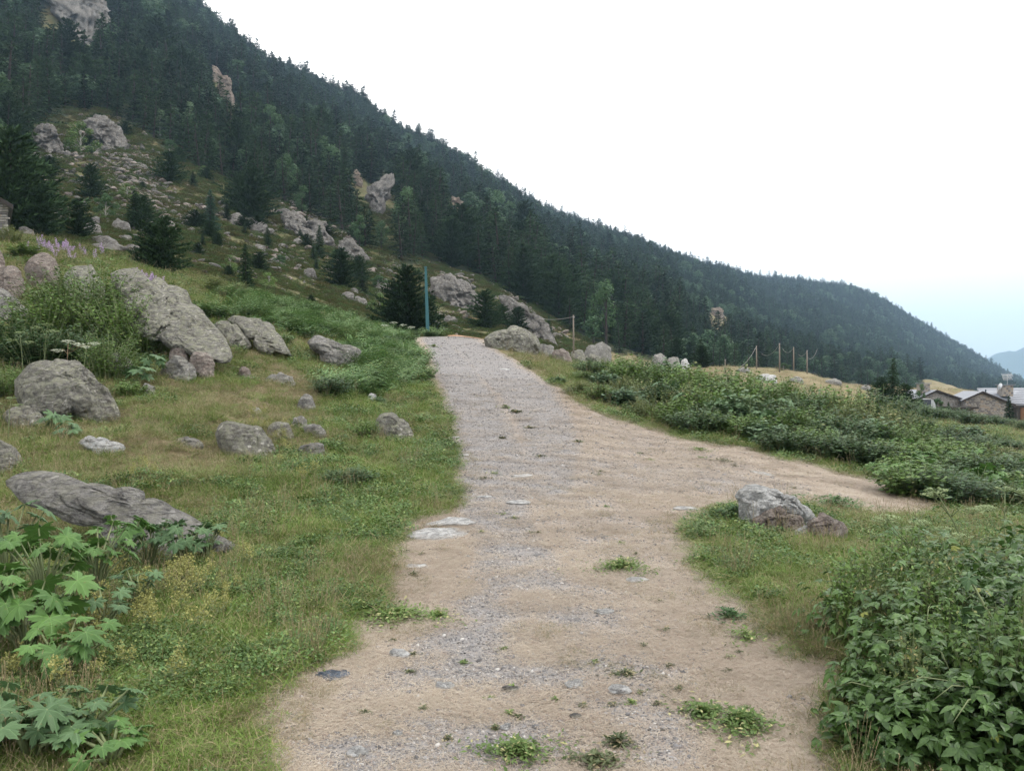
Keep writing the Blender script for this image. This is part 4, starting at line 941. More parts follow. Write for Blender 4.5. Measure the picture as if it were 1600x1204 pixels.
# ------------------------------------------------------------------ trees
def spray(mb, p, dirv, L, w, n, rnd, mi=0, up=0.0):
    """a needle spray: thin triangles fanning out from p"""
    for _ in range(n):
        q = Vector((rnd.gauss(0, 1), rnd.gauss(0, 1), rnd.gauss(0, .6))).normalized()
        t = (Vector(dirv) * 1.2 + q * 0.9 + Vector((0, 0, up))).normalized()
        s = t.cross(Vector((rnd.gauss(0, 1), rnd.gauss(0, 1), rnd.gauss(0, 1)))).normalized() * w * rnd.uniform(.7, 1.2)
        l = L * rnd.uniform(.6, 1.25)
        mb.poly([Vector(p) - s, Vector(p) + s, Vector(p) + t * l], mi)
def conifer(seed, rmax=.19, p=.8, levels=17, per=7, clumps=5, needles=4, bare=.1, droop=-.15, irr=.25, mat='conifer1', tip=.05, wscale=1.0):
    r = random.Random(seed)
    tr = MB(); pts = [(0, 0, -.03)]
    bx, by = r.gauss(0, .012), r.gauss(0, .012)
    for i in range(1, 6): t = i / 5; pts.append((bx * t * 3 + r.gauss(0, .002), by * t * 3 + r.gauss(0, .002), t * .97))
    tr.tube(pts, [.022 * (1 - .85 * i / 5) for i in range(6)], 6)
    cr = MB()
    for i in range(levels):
        t = bare + (0.985 - bare) * (i / (levels - 1)) ** .95
        base = rmax * min(1, (t - bare) / .10 * .5 + .55) * (1 - (t - bare) / (1 - bare)) ** p + .008
        nb = max(3, int(per * (1 - .45 * t)))
        a0 = r.uniform(0, 6.3)
        for b in range(nb):
            az = a0 + 2 * PI * b / nb + r.gauss(0, .25)
            L = base * (1 + r.gauss(0, irr))
            L = max(L, .01)
            dz = droop * L + r.gauss(0, .012)
            o = Vector((bx * t * 3, by * t * 3, t + r.gauss(0, .012)))
            e = o + Vector((math.cos(az) * L, math.sin(az) * L, dz))
            tr.poly([o + Vector((0, 0, .003)), o - Vector((0, 0, .003)), e])
            dv = (e - o).normalized()
            nc = max(2, int(clumps * (L / rmax) + 1.5))
            for c in range(nc):
                f = (c + .6 + r.uniform(-.2, .2)) / nc
                spray(cr, o.lerp(e, min(f, 1.0)) + Vector((0, 0, r.gauss(0, .006))), dv, tip, tip * .16 * wscale, needles, r, up=.25)
    spray(cr, (bx * 3, by * 3, .965), (0, 0, 1), .04, .005, 5, r)
    return tr.mesh('trunk', M['bark']), cr.mesh('crown', M[mat])
def broadleaf(seed, w=.36, mat='broad', n=1500, leaf=.02, bark='bark', low=.18, lobes=9):
    r = random.Random(seed)
    tr = MB(); tr.tube([(0, 0, -.03), (.01, 0, .3), (-.01, .01, .6), (0, 0, .85)], [.026, .02, .012, .004], 6)
    L = []
    for i in range(lobes):
        a = r.uniform(0, 6.3); z = r.uniform(low + .12, .86); k = math.sin(PI * min(1, (z - low) / (1.02 - low))) ** .6
        rr = w * k * r.uniform(.25, .75)
        c = Vector((math.cos(a) * rr, math.sin(a) * rr, z)); L.append((c, r.uniform(.09, .17)))
        tr.tube([(0, 0, max(.1, z - .25)), c * .5 + Vector((0, 0, z * .4)), c], [.01, .006, .002], 4)
    L.append((Vector((0, 0, .87)), .12))
    cr = MB()
    for i in range(n):
        c, rad = r.choice(L)
        v = Vector((r.gauss(0, 1), r.gauss(0, 1), r.gauss(0, 1))).normalized()
        p = c + Vector((v.x, v.y, v.z * .85)) * rad * r.uniform(.55, 1.1)
        nn = (v + Vector((r.gauss(0, .6), r.gauss(0, .6), r.gauss(.5, .5)))).normalized()
        a = nn.cross(Vector((r.gauss(0, 1), r.gauss(0, 1), r.gauss(0, 1)))).normalized() * leaf * r.uniform(.7, 1.3); b = nn.cross(a) * .7
        cr.poly([p - a, p - b * .8, p + a, p + b])
    return tr.mesh('trunk', M[bark]), cr.mesh('crown', M[mat])

CON = [conifer(s, rmax=rm, p=pp, levels=lv, irr=ir, bare=.03, clumps=6) for s, rm, pp, lv, ir in ((1, .17, .85, 17, .2), (2, .20, .7, 15, .3), (3, .15, .9, 18, .2), (4, .22, .62, 14, .35), (5, .18, .75, 16, .28), (6, .24, .55, 13, .35))]
PINE = [conifer(20 + s, rmax=.42, p=.40, levels=17, per=13, clumps=9, needles=7, bare=.0, droop=.3, irr=.28, tip=.065, wscale=1.3) for s in range(3)]
DENSE = [conifer(30 + s, rmax=.26, p=.75, levels=22, per=12, clumps=8, needles=7, bare=.02, irr=.2, tip=.045, mat=['conifer1', 'conifer1', 'conifer_blue'][s]) for s in range(3)]
BRD = [broadleaf(40), broadleaf(41, .42, 'broad', 1800), broadleaf(42, .28, 'broad', 1500)]
BUSH = [broadleaf(45, .55, 'broad', 3400, .022, 'bark_pale', -.05, 14), broadleaf(46, .6, 'shrub', 3400, .02, 'bark_pale', -.05, 14)]
LIGHT = [broadleaf(48, .30, 'broad_light' if 'broad_light' in M else 'broad', 1500)]

def tree(name, kinds, x, y, z, h, label, group=None, rnd=random, wide=1.0, cat='tree'):
    tm, cm = rnd.choice(kinds)
    e = put(name, None, loc=(x, y, z - .02 * h), rot=(0, 0, rnd.uniform(0, 6.3)), scl=(h * wide, h * wide, h))
    e.empty_display_size = .2
    put('trunk', tm, e); put('crown', cm, e)
    return tag(e, label, cat, group)

M['light'] = leafy('light_broadleaf', (0.075, 0.13, 0.06), (0.19, 0.28, 0.14), None, inst=False, nscale=3)
LIGHT = [broadleaf(48, .26, 'light', 1500, .02, 'bark_pale'), broadleaf(49, .32, 'light', 1700, .02, 'bark_pale')]
r = random.Random(8)
SPEC = [ # px, base, top, wide, kind, label
 (256, 422, 338, .95, PINE, 'very dark bushy pine standing at the crest right of the purple flowers'),
 (236, 412, 352, .9, PINE, 'dark pine touching the very dark bushy one on its left'),
 (385, 446, 382, .85, DENSE[:2], 'small dark spruce alone in the scrub above the bright green weeds'),
 (328, 362, 296, .95, DENSE[2:], 'pale bluish young fir on the scrubby slope'),
 (165, 342, 300, 1.0, BUSH[:1], 'round green broadleaf bush with a pale stem on the rocky slope'),
 (208, 358, 298, .9, DENSE[:2], 'dark spruce right of the round broadleaf bush'),
 (226, 362, 306, 1.0, PINE, 'dark pine close behind the round broadleaf bush, right one of a pair'),
 (142, 312, 256, .9, PINE, 'dark round topped pine above the round broadleaf bush'),
 (122, 372, 310, .9, PINE, 'small brownish pine among boulders left of the round bush'),
 (80, 302, 258, .8, DENSE[:2], 'small pointed spruce alone on the slope near the left edge'),
 (126, 242, 186, 1.1, BUSH[1:], 'wide fresh green tree between the two grey rock faces'),
 (152, 218, 178, 1.0, PINE, 'dark bush in front of the rock knoll'),
 (40, 340, 240, 1.0, PINE, 'large dark pine at the left above the stone house'),
 (14, 320, 200, 1.0, PINE, 'tall dark pine at the left picture edge above the house roof'),
 (62, 350, 290, .9, PINE, 'dark pine right of the stone house roof'),
 (265, 286, 236, 1.2, PINE, 'rounded olive pine above the boulder field'),
 (392, 346, 262, 1.15, PINE, 'large spreading pine at the lower forest rim'),
 (372, 332, 272, 1.0, PINE, 'pine leaning against the large spreading one on its left'),
 (472, 340, 286, .9, BRD[2:], 'slim fresh green tree at the lower forest rim'),
 (498, 404, 352, .8, DENSE[:2], 'narrow dark spruce beside the grey block heap'),
 (532, 450, 390, 1.15, PINE, 'dark bushy pine left of the pole, above the angular boulders'),
 (560, 440, 400, 1.1, PINE, 'smaller pine right behind the dark bushy one'),
 (526, 412, 388, 1.2, BUSH[:1], 'low green bush below the dark crag'),
 (566, 462, 408, .8, DENSE[:2], 'dark spruce half way between bushy pine and teal pole'),
 (640, 520, 416, .85, PINE, 'huge dark bushy pine directly left of the teal pole'),
 (616, 516, 440, .95, PINE, 'dark pine filling the left flank of the huge bushy one'),
 (668, 520, 462, .9, PINE, 'dark pine standing right behind the teal pole'),
 (757, 514, 454, 1.1, PINE, 'dark rounded pine between the two rocky ridges'),
 (784, 512, 476, 1.1, PINE, 'dark low pine touching the rounded one on its right'),
 (808, 524, 480, .9, PINE, 'dark little pine in front of the slanting rock ridge'),
 (858, 530, 492, .8, DENSE[:2], 'small spruce behind the left end of the wire'),
 (628, 378, 334, .8, LIGHT, 'light green birch like tree in the middle of the forest'),
 (596, 392, 342, .9, BRD, 'green broadleaf tree left of the light birch like one'),
 (562, 388, 332, .9, BRD, 'green broadleaf tree left of the forked cliff foot'),
 (250, 212, 168, .8, LIGHT, 'pale green tree, left one of four in the forest at left'),
 (269, 208, 166, .8, LIGHT, 'pale green tree, second of four in the forest at left'),
 (296, 204, 156, .8, LIGHT, 'pale green tree, rightmost and highest of four in the forest at left'),
 (284, 214, 184, .8, LIGHT, 'pale green tree, smallest of four in the forest at left'),
 (1078, 572, 534, .9, PINE, 'dark pine at the left end of the dry meadow'),
 (1098, 574, 540, 1.0, PINE, 'dark pine closing the forest edge at the dry meadow'),
 (1058, 572, 528, .9, PINE, 'dark pine behind the white pointed stone'),
 (1224, 578, 566, 2.0, BUSH[:1], 'low dark bush on the dry meadow between the wire poles'),
 (1394, 632, 560, .8, DENSE[:2], 'pointed green conifer above the hedge left of the village'),
 (1376, 636, 590, 1.0, PINE, 'small pine under the pointed conifer on its left'),
 (1416, 640, 600, 1.0, PINE, 'small pine under the pointed conifer on its right'),
 (1440, 650, 596, .5, BRD[2:], 'slim young broadleaf tree before the grey shed'),
 (1482, 656, 628, .8, DENSE[:2], 'tiny spruce in front of the wooden lean to'),
 (1577, 668, 618, .8, DENSE[:2], 'dark spruce in front of the stone gable'),
 (1466, 645, 620, 1.0, BUSH[:1], 'small dark bush between shed and gable'),
]
DSPEC = {640: 60, 616: 60, 668: 63, 256: 44, 236: 44, 1394: 62, 1376: 62, 1416: 63, 1440: 66, 1482: 92, 1577: 90, 1466: 98, 385: 55, 40: 66, 14: 62, 62: 62}
spec_xy = []
for px, b, t, w, kd, lb in SPEC:
    d = DSPEC.get(px) or hit(px, b, 48)
    x = (px - CX) / FPX * d; z = Hs(x, d)
    zb = EYE - (b - CY) / FPX * d; zt = EYE - (t - CY) / FPX * d
    nm = 'broadleaf_tree' if kd in (LIGHT,) or kd[0] in BRD + LIGHT else ('bush' if kd[0] in BUSH else 'conifer_tree')
    tree(nm, kd, x, d, min(z, zb), zt - min(z, zb), lb, None, r, w, 'bush' if nm == 'bush' else 'tree')
    spec_xy.append((x, d))

# small growth dotted over the rocky slope
for i in range(64):
    px, py = r.uniform(30, 600), 0
    e_ = float(np.interp(px, [f[0] for f in FOREST_EDGE], [f[1] for f in FOREST_EDGE])); lo_ = float(np.interp(px, [0, 200, 400, 520, 640], [370, 410, 455, 490, 520]))
    py = e_ + (lo_ - e_) * r.random(); d = hit(px, py, 50); x = (px - CX) / FPX * d
    kd = r.choice([PINE, DENSE[:2], BUSH, PINE]); h = r.uniform(12, 30) / FPX * d
    tree('bush' if kd is BUSH else 'conifer_tree', kd, x, d, Hs(x, d), h, 'small green bush on the open rocky slope, ' + ('left' if px < 220 else 'middle' if px < 420 else 'right') + (' upper' if py < (e_ + lo_) / 2 else ' lower') + ' part' if kd is BUSH else 'small dark pine on the open rocky slope, ' + ('left' if px < 220 else 'middle' if px < 420 else 'right') + (' upper' if py < (e_ + lo_) / 2 else ' lower') + ' part',
         'small bushes on the rocky slope' if kd is BUSH else 'small pines on the rocky slope', r, r.uniform(1.0, 1.5), 'bush' if kd is BUSH else 'tree')
def zone(px, py):
    a = 'at the far left' if px < 130 else 'left of the tan streak' if px < 330 else 'above the rocky slope' if px < 560 else 'above the teal pole' if px < 760 else 'behind the lone wooden pole' if px < 1000 else 'behind the dry meadow'
    e_ = float(np.interp(px, [f[0] for f in FOREST_EDGE], [f[1] for f in FOREST_EDGE])); s_ = float(np.interp(px, [s[0] for s in SKYL], [s[1] for s in SKYL]))
    t = (e_ - py) / max(20, e_ - max(s_, 0))
    return a + (', at the lower rim' if t < .15 else ', low on the slope' if t < .4 else ', half way up' if t < .7 else ', near the skyline')
# forest: jittered grid over the mountain side
def forest_points():
    out = []
    for d0, d1, sp in ((95, 330, 4.8), (330, 800, 5.7), (800, 1300, 6.8), (1300, 2300, 8.0)):
        ys = np.arange(d0, d1, sp); xs = np.arange(-.80 * d1, .80 * d1, sp)
        X, Y = np.meshgrid(xs, ys); X = X.ravel() + R.uniform(-.45, .45, X.size) * sp; Y = Y.ravel() + R.uniform(-.45, .45, Y.size) * sp
        k = (np.abs(X / Y) < .76); X, Y = X[k], Y[k]
        Z = H(X, Y); px, py = proj(X, Y, Z)
        k = forest(px, py, Y) & (py > -70) & (py < 800); X, Y, Z, px, py = X[k], Y[k], Z[k], px[k], py[k]
        # drop what lies behind the ridge
        vis = np.ones(len(X), bool)
        for f in np.linspace(.35, .98, 22):
            zz = H(X * f, Y * f) - 12
            vis &= (Z + 14 - EYE) / Y > (zz - EYE) / (Y * f)
        X, Y, Z, px, py = X[vis], Y[vis], Z[vis], px[vis], py[vis]
        hgt = R.uniform(9.5, 15.5, len(X)) * (1 + .25 * fbm(X / 60, Y / 60, 5, 2)) * np.interp(Y, [95, 170, 260], [.5, .8, 1])
        if d0 >= 800: hgt *= 1.08
        hgt *= np.where((px > 1060) & (Y < 700), .62, 1)
        hgt *= np.where(R.rand(len(X)) < .12, 1.35, 1)
        out.append(np.stack([X, Y, Z, hgt, px, py], axis=1))
    return np.concatenate(out)
FP = forest_points()
# thin gaps
gap = fbm(FP[:, 0] / 25, FP[:, 1] / 25, 11, 3)
FP = FP[(gap > -.62) | (FP[:, 1] > 900)]
FP = FP[np.argsort(-FP[:, 3] / FP[:, 1])]
print('FOREST', len(FP))
k = 0; used = np.zeros(len(FP), bool)
for i in range(len(FP)):
    if k >= 240: break
    x, y, z, h, px, py = FP[i]
    if not (-30 < px < 1630 and py > -30 and y < 1600) : continue
    if min((x - a) ** 2 + (y - b) ** 2 for a, b in spec_xy) < 9: used[i] = True; continue
    used[i] = True
    kd = CON if r.random() < .8 else (PINE if r.random() < .6 else BRD)
    tree('broadleaf_tree' if kd is BRD else 'conifer_tree', kd, x, y, z, h, 'round broadleaf tree in the mountain forest ' + zone(px, py) if kd is BRD else 'dark conifer in the mountain forest ' + zone(px, py),
         'broadleaf trees in the mountain forest' if kd is BRD else 'conifers in the mountain forest', r, r.uniform(1.1, 1.5) if kd is CON else r.uniform(.8, .95))
    k += 1
FP = FP[~used]

# ------------------------------------------------------------------ scattering of stuff (grass, far forest, gravel)
def srccol(name, meshes):
    c = bpy.data.collections.new(name)
    for i, m in enumerate(meshes):
        o = bpy.data.objects.new('%s_%02d' % (name, i), m); c.objects.link(o)
    return c
def scatter(name, P, rot, scl, tint, idx, coll, label=None):
    me = bpy.data.meshes.new(name)
    P = np.asarray(P, np.float32); n = len(P)
    me.vertices.add(n); me.vertices.foreach_set('co', P.ravel())
    for an, tp, ar in (('rot', 'FLOAT_VECTOR', rot), ('scl', 'FLOAT_VECTOR', scl), ('tint', 'FLOAT', tint), ('idx', 'INT', idx)):
        a = me.attributes.new(an, tp, 'POINT')
        a.data.foreach_set('vector' if tp == 'FLOAT_VECTOR' else 'value', np.ascontiguousarray(ar, dtype=np.int32 if tp == 'INT' else np.float32).ravel())
    me.update()
    o = put(name, me); tag(o, label, kind='stuff')
    ng = bpy.data.node_groups.new(name, 'GeometryNodeTree')
    ng.interface.new_socket('Geometry', in_out='INPUT', socket_type='NodeSocketGeometry')
    ng.interface.new_socket('Geometry', in_out='OUTPUT', socket_type='NodeSocketGeometry')
    gi, go = ng.nodes.new('NodeGroupInput'), ng.nodes.new('NodeGroupOutput')
    ci = ng.nodes.new('GeometryNodeCollectionInfo'); ci.inputs['Collection'].default_value = coll
    ci.inputs['Separate Children'].default_value = True; ci.inputs['Reset Children'].default_value = True
    ip = ng.nodes.new('GeometryNodeInstanceOnPoints'); ip.inputs['Pick Instance'].default_value = True
    def att(nm, tp):
        a = ng.nodes.new('GeometryNodeInputNamedAttribute'); a.data_type = tp; a.inputs['Name'].default_value = nm
        return next(s for s in a.outputs if s.enabled and s.name == 'Attribute')
    e2r = ng.nodes.new('FunctionNodeEulerToRotation')
    ng.links.new(att('rot', 'FLOAT_VECTOR'), e2r.inputs[0]); ng.links.new(e2r.outputs[0], ip.inputs['Rotation'])
    ng.links.new(att('scl', 'FLOAT_VECTOR'), ip.inputs['Scale']); ng.links.new(att('idx', 'INT'), ip.inputs['Instance Index'])
    ng.links.new(gi.outputs[0], ip.inputs['Points']); ng.links.new(ci.outputs[0], ip.inputs['Instance'])
    ng.links.new(ip.outputs[0], go.inputs[0])
    o.modifiers.new('scatter', 'NODES').node_group = ng
    return o
def joined(pair, mats):
    """trunk and crown in one mesh"""
    mb = MB()
    for i, me in enumerate(pair):
        mb.add([v.co[:] for v in me.vertices], [tuple(p.vertices) for p in me.polygons], i)
    return mb.mesh('forest_tree', mats)
fm = []
for s, rm, pp, lv, ir in ((51, .18, .8, 16, .2), (52, .22, .65, 13, .3), (53, .16, .9, 16, .25), (54, .24, .6, 12, .3), (55, .2, .7, 14, .3)):
    fm.append(joined(conifer(s, rm, pp, lv, 8, 4, 3, .03, -.15, ir, tip=.065, wscale=1.3), [M['bark'], M['conifer']]))
fm.append(joined(broadleaf(56, .34, n=700, leaf=.032), [M['bark'], M['broad_i']]))
FC = srccol('forest_tree', fm)
n = len(FP)
rot = np.stack([R.normal(0, .03, n), R.normal(0, .03, n), R.uniform(0, 6.3, n)], axis=1)
wd = R.uniform(1.1, 1.6, n)
scl = np.stack([FP[:, 3] * wd, FP[:, 3] * wd, FP[:, 3]], axis=1)
ti = np.clip(.42 + .5 * fbm(FP[:, 0] / 40, FP[:, 1] / 40, 3, 3) + R.normal(0, .33, n), 0, 1)
bl = (fbm(FP[:, 0] / 45, FP[:, 1] / 45, 31, 2) + R.normal(0, .15, n)) > .42
ix = np.where(bl | (R.rand(n) < .03), 5, R.randint(0, 5, n))
scl[ix == 5] *= .8
scatter('forest', FP[:, :3] - np.array([0, 0, .2]), rot, scl, ti, ix, FC)
# talus beyond the singled out blocks
TC = srccol('rubble_piece', meshes)
tp = np.array([(*ground(px, py, 58), sz) for px, py, sz in TALUS_STUFF])
n = len(tp); s = tp[:, 3] / FPX * tp[:, 1]
scatter('rubble', tp[:, :3] + np.stack([s * 0, s * 0, s * .1], 1), R.uniform(0, 6.3, (n, 3)) * np.array([.1, .1, 1]), np.stack([s * R.uniform(.8, 1.6, n), s, s * R.uniform(.6, 1, n)], 1), R.rand(n), R.randint(0, 8, n), TC)

def blade(mb, x, y, h, w, az, bend, segs=3, mi=0, z0=-.01):
    """one curved grass blade"""
    dx, dy = math.cos(az), math.sin(az); sx, sy = -dy, dx
    L, Rr = [], []
    for i in range(segs + 1):
        t = i / segs
        q = bend * t * t * h; z = z0 + h * t * (1 - .25 * abs(bend) * t)
        ww = w * (1 - t ** 1.6) * .5 + .0002
        cx_, cy_ = x + dx * q, y + dy * q
        L.append((cx_ - sx * ww, cy_ - sy * ww, z)); Rr.append((cx_ + sx * ww, cy_ + sy * ww, z))
    b = len(mb.v); mb.v.extend(L + Rr); k = segs + 1
    for i in range(segs):
        mb.f.append((b + i, b + k + i, b + k + i + 1, b + i + 1)); mb.m.append(mi)
def tuft(seed, n, h, w, rad, bend, mat, seed_heads=0, hm=None):
    r = random.Random(seed); mb = MB()
    for _ in range(n):
        a = r.uniform(0, 6.3); q = rad * math.sqrt(r.random())
        blade(mb, math.cos(a) * q, math.sin(a) * q, h * r.uniform(.45, 1.1), w * r.uniform(.7, 1.3), r.uniform(0, 6.3), abs(r.gauss(bend, .3)))
    for _ in range(seed_heads):
        a = r.uniform(0, 6.3); q = rad * math.sqrt(r.random()); x, y = math.cos(a) * q, math.sin(a) * q
        hh = h * r.uniform(1.3, 2.0); lx, ly = r.gauss(0, .12) * hh, r.gauss(0, .12) * hh
        mb.poly([(x - .0012, y, 0), (x + .0012, y, 0), (x + lx + .0008, y + ly, hh), (x + lx - .0008, y + ly, hh)], 1)
        for k in range(5):
            zz = hh * (.86 + .035 * k); f = zz / hh
            an = r.uniform(0, 6.3); e = .006
            p = Vector((x + lx * f, y + ly * f, zz)); d_ = Vector((math.cos(an) * e, math.sin(an) * e, e * 1.5))
            s_ = Vector((-math.sin(an), math.cos(an), 0)) * .0016
            mb.poly([p - s_, p + d_ * .6 - s_, p + d_, p + s_], 1)
    return mb.mesh('tuft', [M[mat], M[hm or mat]])
def herbm(seed, n, h, leaf, rad, mat, stems=True):
    """low clump of small broad leaves"""
    r = random.Random(seed); mb = MB()
    for _ in range(n):
        a = r.uniform(0, 6.3); q = rad * math.sqrt(r.random())
        z = h * r.uniform(.1, 1) * (1 - .5 * (q / rad) ** 2)
        p = Vector((math.cos(a) * q, math.sin(a) * q, z))
        az = r.uniform(0, 6.3); d_ = Vector((math.cos(az), math.sin(az), r.gauss(.15, .3))).normalized()
        s_ = d_.cross(Vector((r.gauss(0, .3), r.gauss(0, .3), 1))).normalized(); l = leaf * r.uniform(.6, 1.3)
        up = s_.cross(d_) * l * -.12
        mb.poly([p, p + d_ * l * .45 + s_ * l * .3, p + d_ * l + up, p + d_ * l * .45 - s_ * l * .3])
    return mb.mesh('herb', M[mat])
def fernm(seed, n, h, rad, mat):
    """umbellifer leaves: feathery fronds rising and arching"""
    r = random.Random(seed); mb = MB()
    for _ in range(n):
        az = r.uniform(0, 6.3); L = h * r.uniform(.7, 1.2); el = r.uniform(.5, 1.2)
        o = Vector((r.gauss(0, rad * .3), r.gauss(0, rad * .3), 0)); dx = Vector((math.cos(az), math.sin(az), 0))
        prev = o
        for i in range(1, 8):
            t = i / 7; p = o + dx * (math.cos(el) * L * t + .25 * L * t * t) + Vector((0, 0, math.sin(el) * L * t - .42 * L * t * t))
            if i > 1:
                sd = dx.cross(Vector((0, 0, 1))); wl = L * .34 * (1 - t) ** .7 + L * .03
                for sg in (-1, 1):
                    for q in (.35, .7, 1):
                        b_ = prev.lerp(p, .5) + sd * sg * wl * (q - .3); tdir = (sd * sg + dx * .6 + Vector((0, 0, r.gauss(-.05, .2)))).normalized(); l = wl * .42
                        nn = tdir.cross(Vector((0, 0, 1))).normalized() * l * .28
                        mb.poly([b_, b_ + tdir * l * .5 + nn, b_ + tdir * l, b_ + tdir * l * .5 - nn])
            prev = p
    return mb.mesh('fern', M[mat])

G_SHORT = srccol('short_grass', [tuft(60 + i, 40, .085, .0028, .10, 1.0, 'grass') for i in range(4)] + [tuft(64 + i, 34, .07, .0028, .10, 1.1, 'olive') for i in range(2)])
G_DRY = srccol('dry_grass', [tuft(70 + i, 34, .075, .0022, .10, 1.1, 'dry', 1) for i in range(3)] + [tuft(74 + i, 34, .08, .0024, .10, 1.0, 'olive', 1, 'dry') for i in range(3)])
G_HERB = srccol('herb', [herbm(80 + i, 70, .095, .026, .11, 'herb') for i in range(3)] + [herbm(84 + i, 60, .08, .022, .10, 'bright') for i in range(2)])
G_FERN = srccol('fern', [fernm(90 + i, 12, .42, .2, 'bright') for i in range(3)] + [fernm(94, 12, .4, .2, 'herb')])

def samples(n, dmin, dmax, t0=-1.0, t1=1.05):
    d = np.exp(R.uniform(math.log(dmin), math.log(dmax), n)); t = R.uniform(t0, t1, n)
    x, y = t * d, d; z = H(x, y); px, py = proj(x, y, z)
    return x, y, z, px, py
def emit(name, sel, x, y, z, size, coll, ncol, tilt=.12, zs=None, lift=0.0, tint=None, idx=None):
    x, y, z, size = x[sel], y[sel], z[sel], size[sel]; n = len(x)
    rot = np.stack([R.normal(0, tilt, n), R.normal(0, tilt, n), R.uniform(0, 6.3, n)], 1)
    zz = size if zs is None else zs[sel]
    scl = np.stack([size, size, zz], 1)
    ti = np.clip(.5 + .5 * fbm(x * .5, y * .5, 12, 3) + R.normal(0, .15, n), 0, 1) if tint is None else tint[sel]
    ix = R.randint(0, ncol, n) if idx is None else idx[sel]
    print(name, n)
    return scatter(name, np.stack([x, y, z + lift], 1), rot, scl, ti, ix, coll)

# near and middle grass
x, y, z, px, py = samples(215000, 2.3, 62)
pm = pathmask(px, py, y); lu = lush(px, py, x, y); u = R.rand(len(x))
sx_ = np.interp(y, [3, 10, 30, 60], [.9, 1.35, 2.6, 4.2]) * R.uniform(.75, 1.3, len(x)); sz_ = np.interp(y, [3, 10, 30, 60], [.62, .95, 1.7, 2.6]) * R.uniform(.6, 1.5, len(x)) * np.clip(1 + .9 * fbm(x * 1.3, y * 1.3, 41, 3), .45, 2.0)
pw = pathmask(px, py, y, 4.0); sz_ = sz_ * np.interp(pw, [0, .5], [1, .35]) * np.interp(lu, [.1, .5], [.6, 1])
edge = (pm > .1) & (pm < .75)
inside = pm >= .5
isg = u < .42 + .62 * lu
k = (~inside | (edge & (R.rand(len(x)) < .3))) & ~((px > 860) & (y > 55))
gi_ = np.where(R.rand(len(x)) < .55 + .4 * lu, R.randint(0, 4, len(x)), R.randint(4, 6, len(x)))
di_ = np.where(R.rand(len(x)) < .8 - 1.2 * lu, R.randint(0, 3, len(x)), R.randint(3, 6, len(x)))
emit('short_grass', k & isg, x, y, z, sx_, G_SHORT, 6, zs=sz_, idx=gi_, tilt=.3)
emit('dry_grass', k & ~isg, x, y, z, sx_, G_DRY, 6, zs=sz_, idx=di_, tilt=.35)
# herbs in the lush places
x, y, z, px, py = samples(82000, 2.3, 55)
pm = pathmask(px, py, y); lu = lush(px, py, x, y)
hb = fbm(x * 1.1, y * 1.1, 51, 3)
k = (pm < .3) & (lu > .5) & (hb + (lu - .5) * .8 > .2) & (R.rand(len(x)) < np.interp(y, [3, 12, 55], [.30, .45, .6]))
sz_ = np.interp(y, [3, 10, 30, 60], [.8, 1.4, 3.0, 4.6]) * R.uniform(.7, 1.3, len(x))
emit('ground_herbs', k, x, y, z, sz_, G_HERB, 5, zs=np.interp(y, [3, 12, 60], [.9, 1.6, 4]) * R.uniform(.7, 1.4, len(x)), tilt=.2)
# the bright feathery weeds along the crest
x, y, z, px, py = samples(50000, 16, 50)
w = np.exp(-(((px - 500) / 170) ** 2 + ((py - 490) / 38) ** 2) * 1.0) + np.exp(-(((px - 600) / 70) ** 2 + ((py - 560) / 34) ** 2)) + .5 * np.exp(-(((px - 560) / 110) ** 2 + ((py - 610) / 26) ** 2))
w2 = .8 * np.exp(-(((px - 700) / 60) ** 2 + ((py - 590) / 20) ** 2)) * 0
k = (w + .25 * fbm(x * .4, y * .4, 61, 2) > .5) & (pathmask(px, py, y) < .15) & (R.rand(len(x)) < .5)
emit('feathery_weeds', k, x, y, z, R.uniform(1.3, 2.6, len(x)), G_FERN, 4, tilt=.25)
# sparse short tufts and cut straw on the path
x, y, z, px, py = samples(50000, 2.6, 50, -.45, .6)
pm = pathmask(px, py, y); gv = gravel(px, py); nz = fbm(x * 1.5, y * 1.5, 71, 3)
pw = pathmask(px, py, y, 4.0)
k = (pm > .5) & (((nz - gv * .5 > .16) & (R.rand(len(x)) < .45)) | ((pw < .82) & (nz > -.05) & (R.rand(len(x)) < .6)))
sz_ = np.interp(y, [3, 10, 50], [.5, .9, 2.6]) * R.uniform(.5, 1.1, len(x))
emit('path_tufts', k, x, y, z, sz_, G_DRY, 6, zs=sz_ * np.where(pw < .82, .6, .35), tilt=.3)
def strawm(seed):
    r = random.Random(seed); mb = MB()
    for _ in range(40):
        px_, py_ = r.gauss(0, .08), r.gauss(0, .08); az = r.gauss(.3, 1.4); l = r.uniform(.02, .075); w = r.uniform(.0005, .0012)
        d_ = Vector((math.cos(az), math.sin(az), r.gauss(.02, .10))); s_ = Vector((-math.sin(az), math.cos(az), 0)) * w
        p = Vector((px_, py_, r.uniform(.001, .010)))
        mb.poly([p - s_, p + s_, p + d_ * l + s_ * .6, p + d_ * l - s_ * .6])
    return mb.mesh('straw', M['straw'])
G_STRAW = srccol('straw', [strawm(s) for s in range(5)])
x, y, z, px, py = samples(110000, 2.6, 30, -.5, .6)
pm = pathmask(px, py, y); gv = gravel(px, py); nz = fbm(x * 2.2, y * 2.2, 81, 3)
k = (pm > .35) & (R.rand(len(x)) < np.clip(.95 - gv * .75 + nz * 1.0, .05, 1)) | ((pm > .05) & (pm < .6) & (R.rand(len(x)) < .4))
sz_ = np.interp(y, [3, 8, 30], [.6, 1.0, 2.8]) * R.uniform(.7, 1.3, len(x))
emit('cut_straw', k, x, y, z, sz_, G_STRAW, 5, tilt=.06, zs=np.minimum(sz_, 1.6))
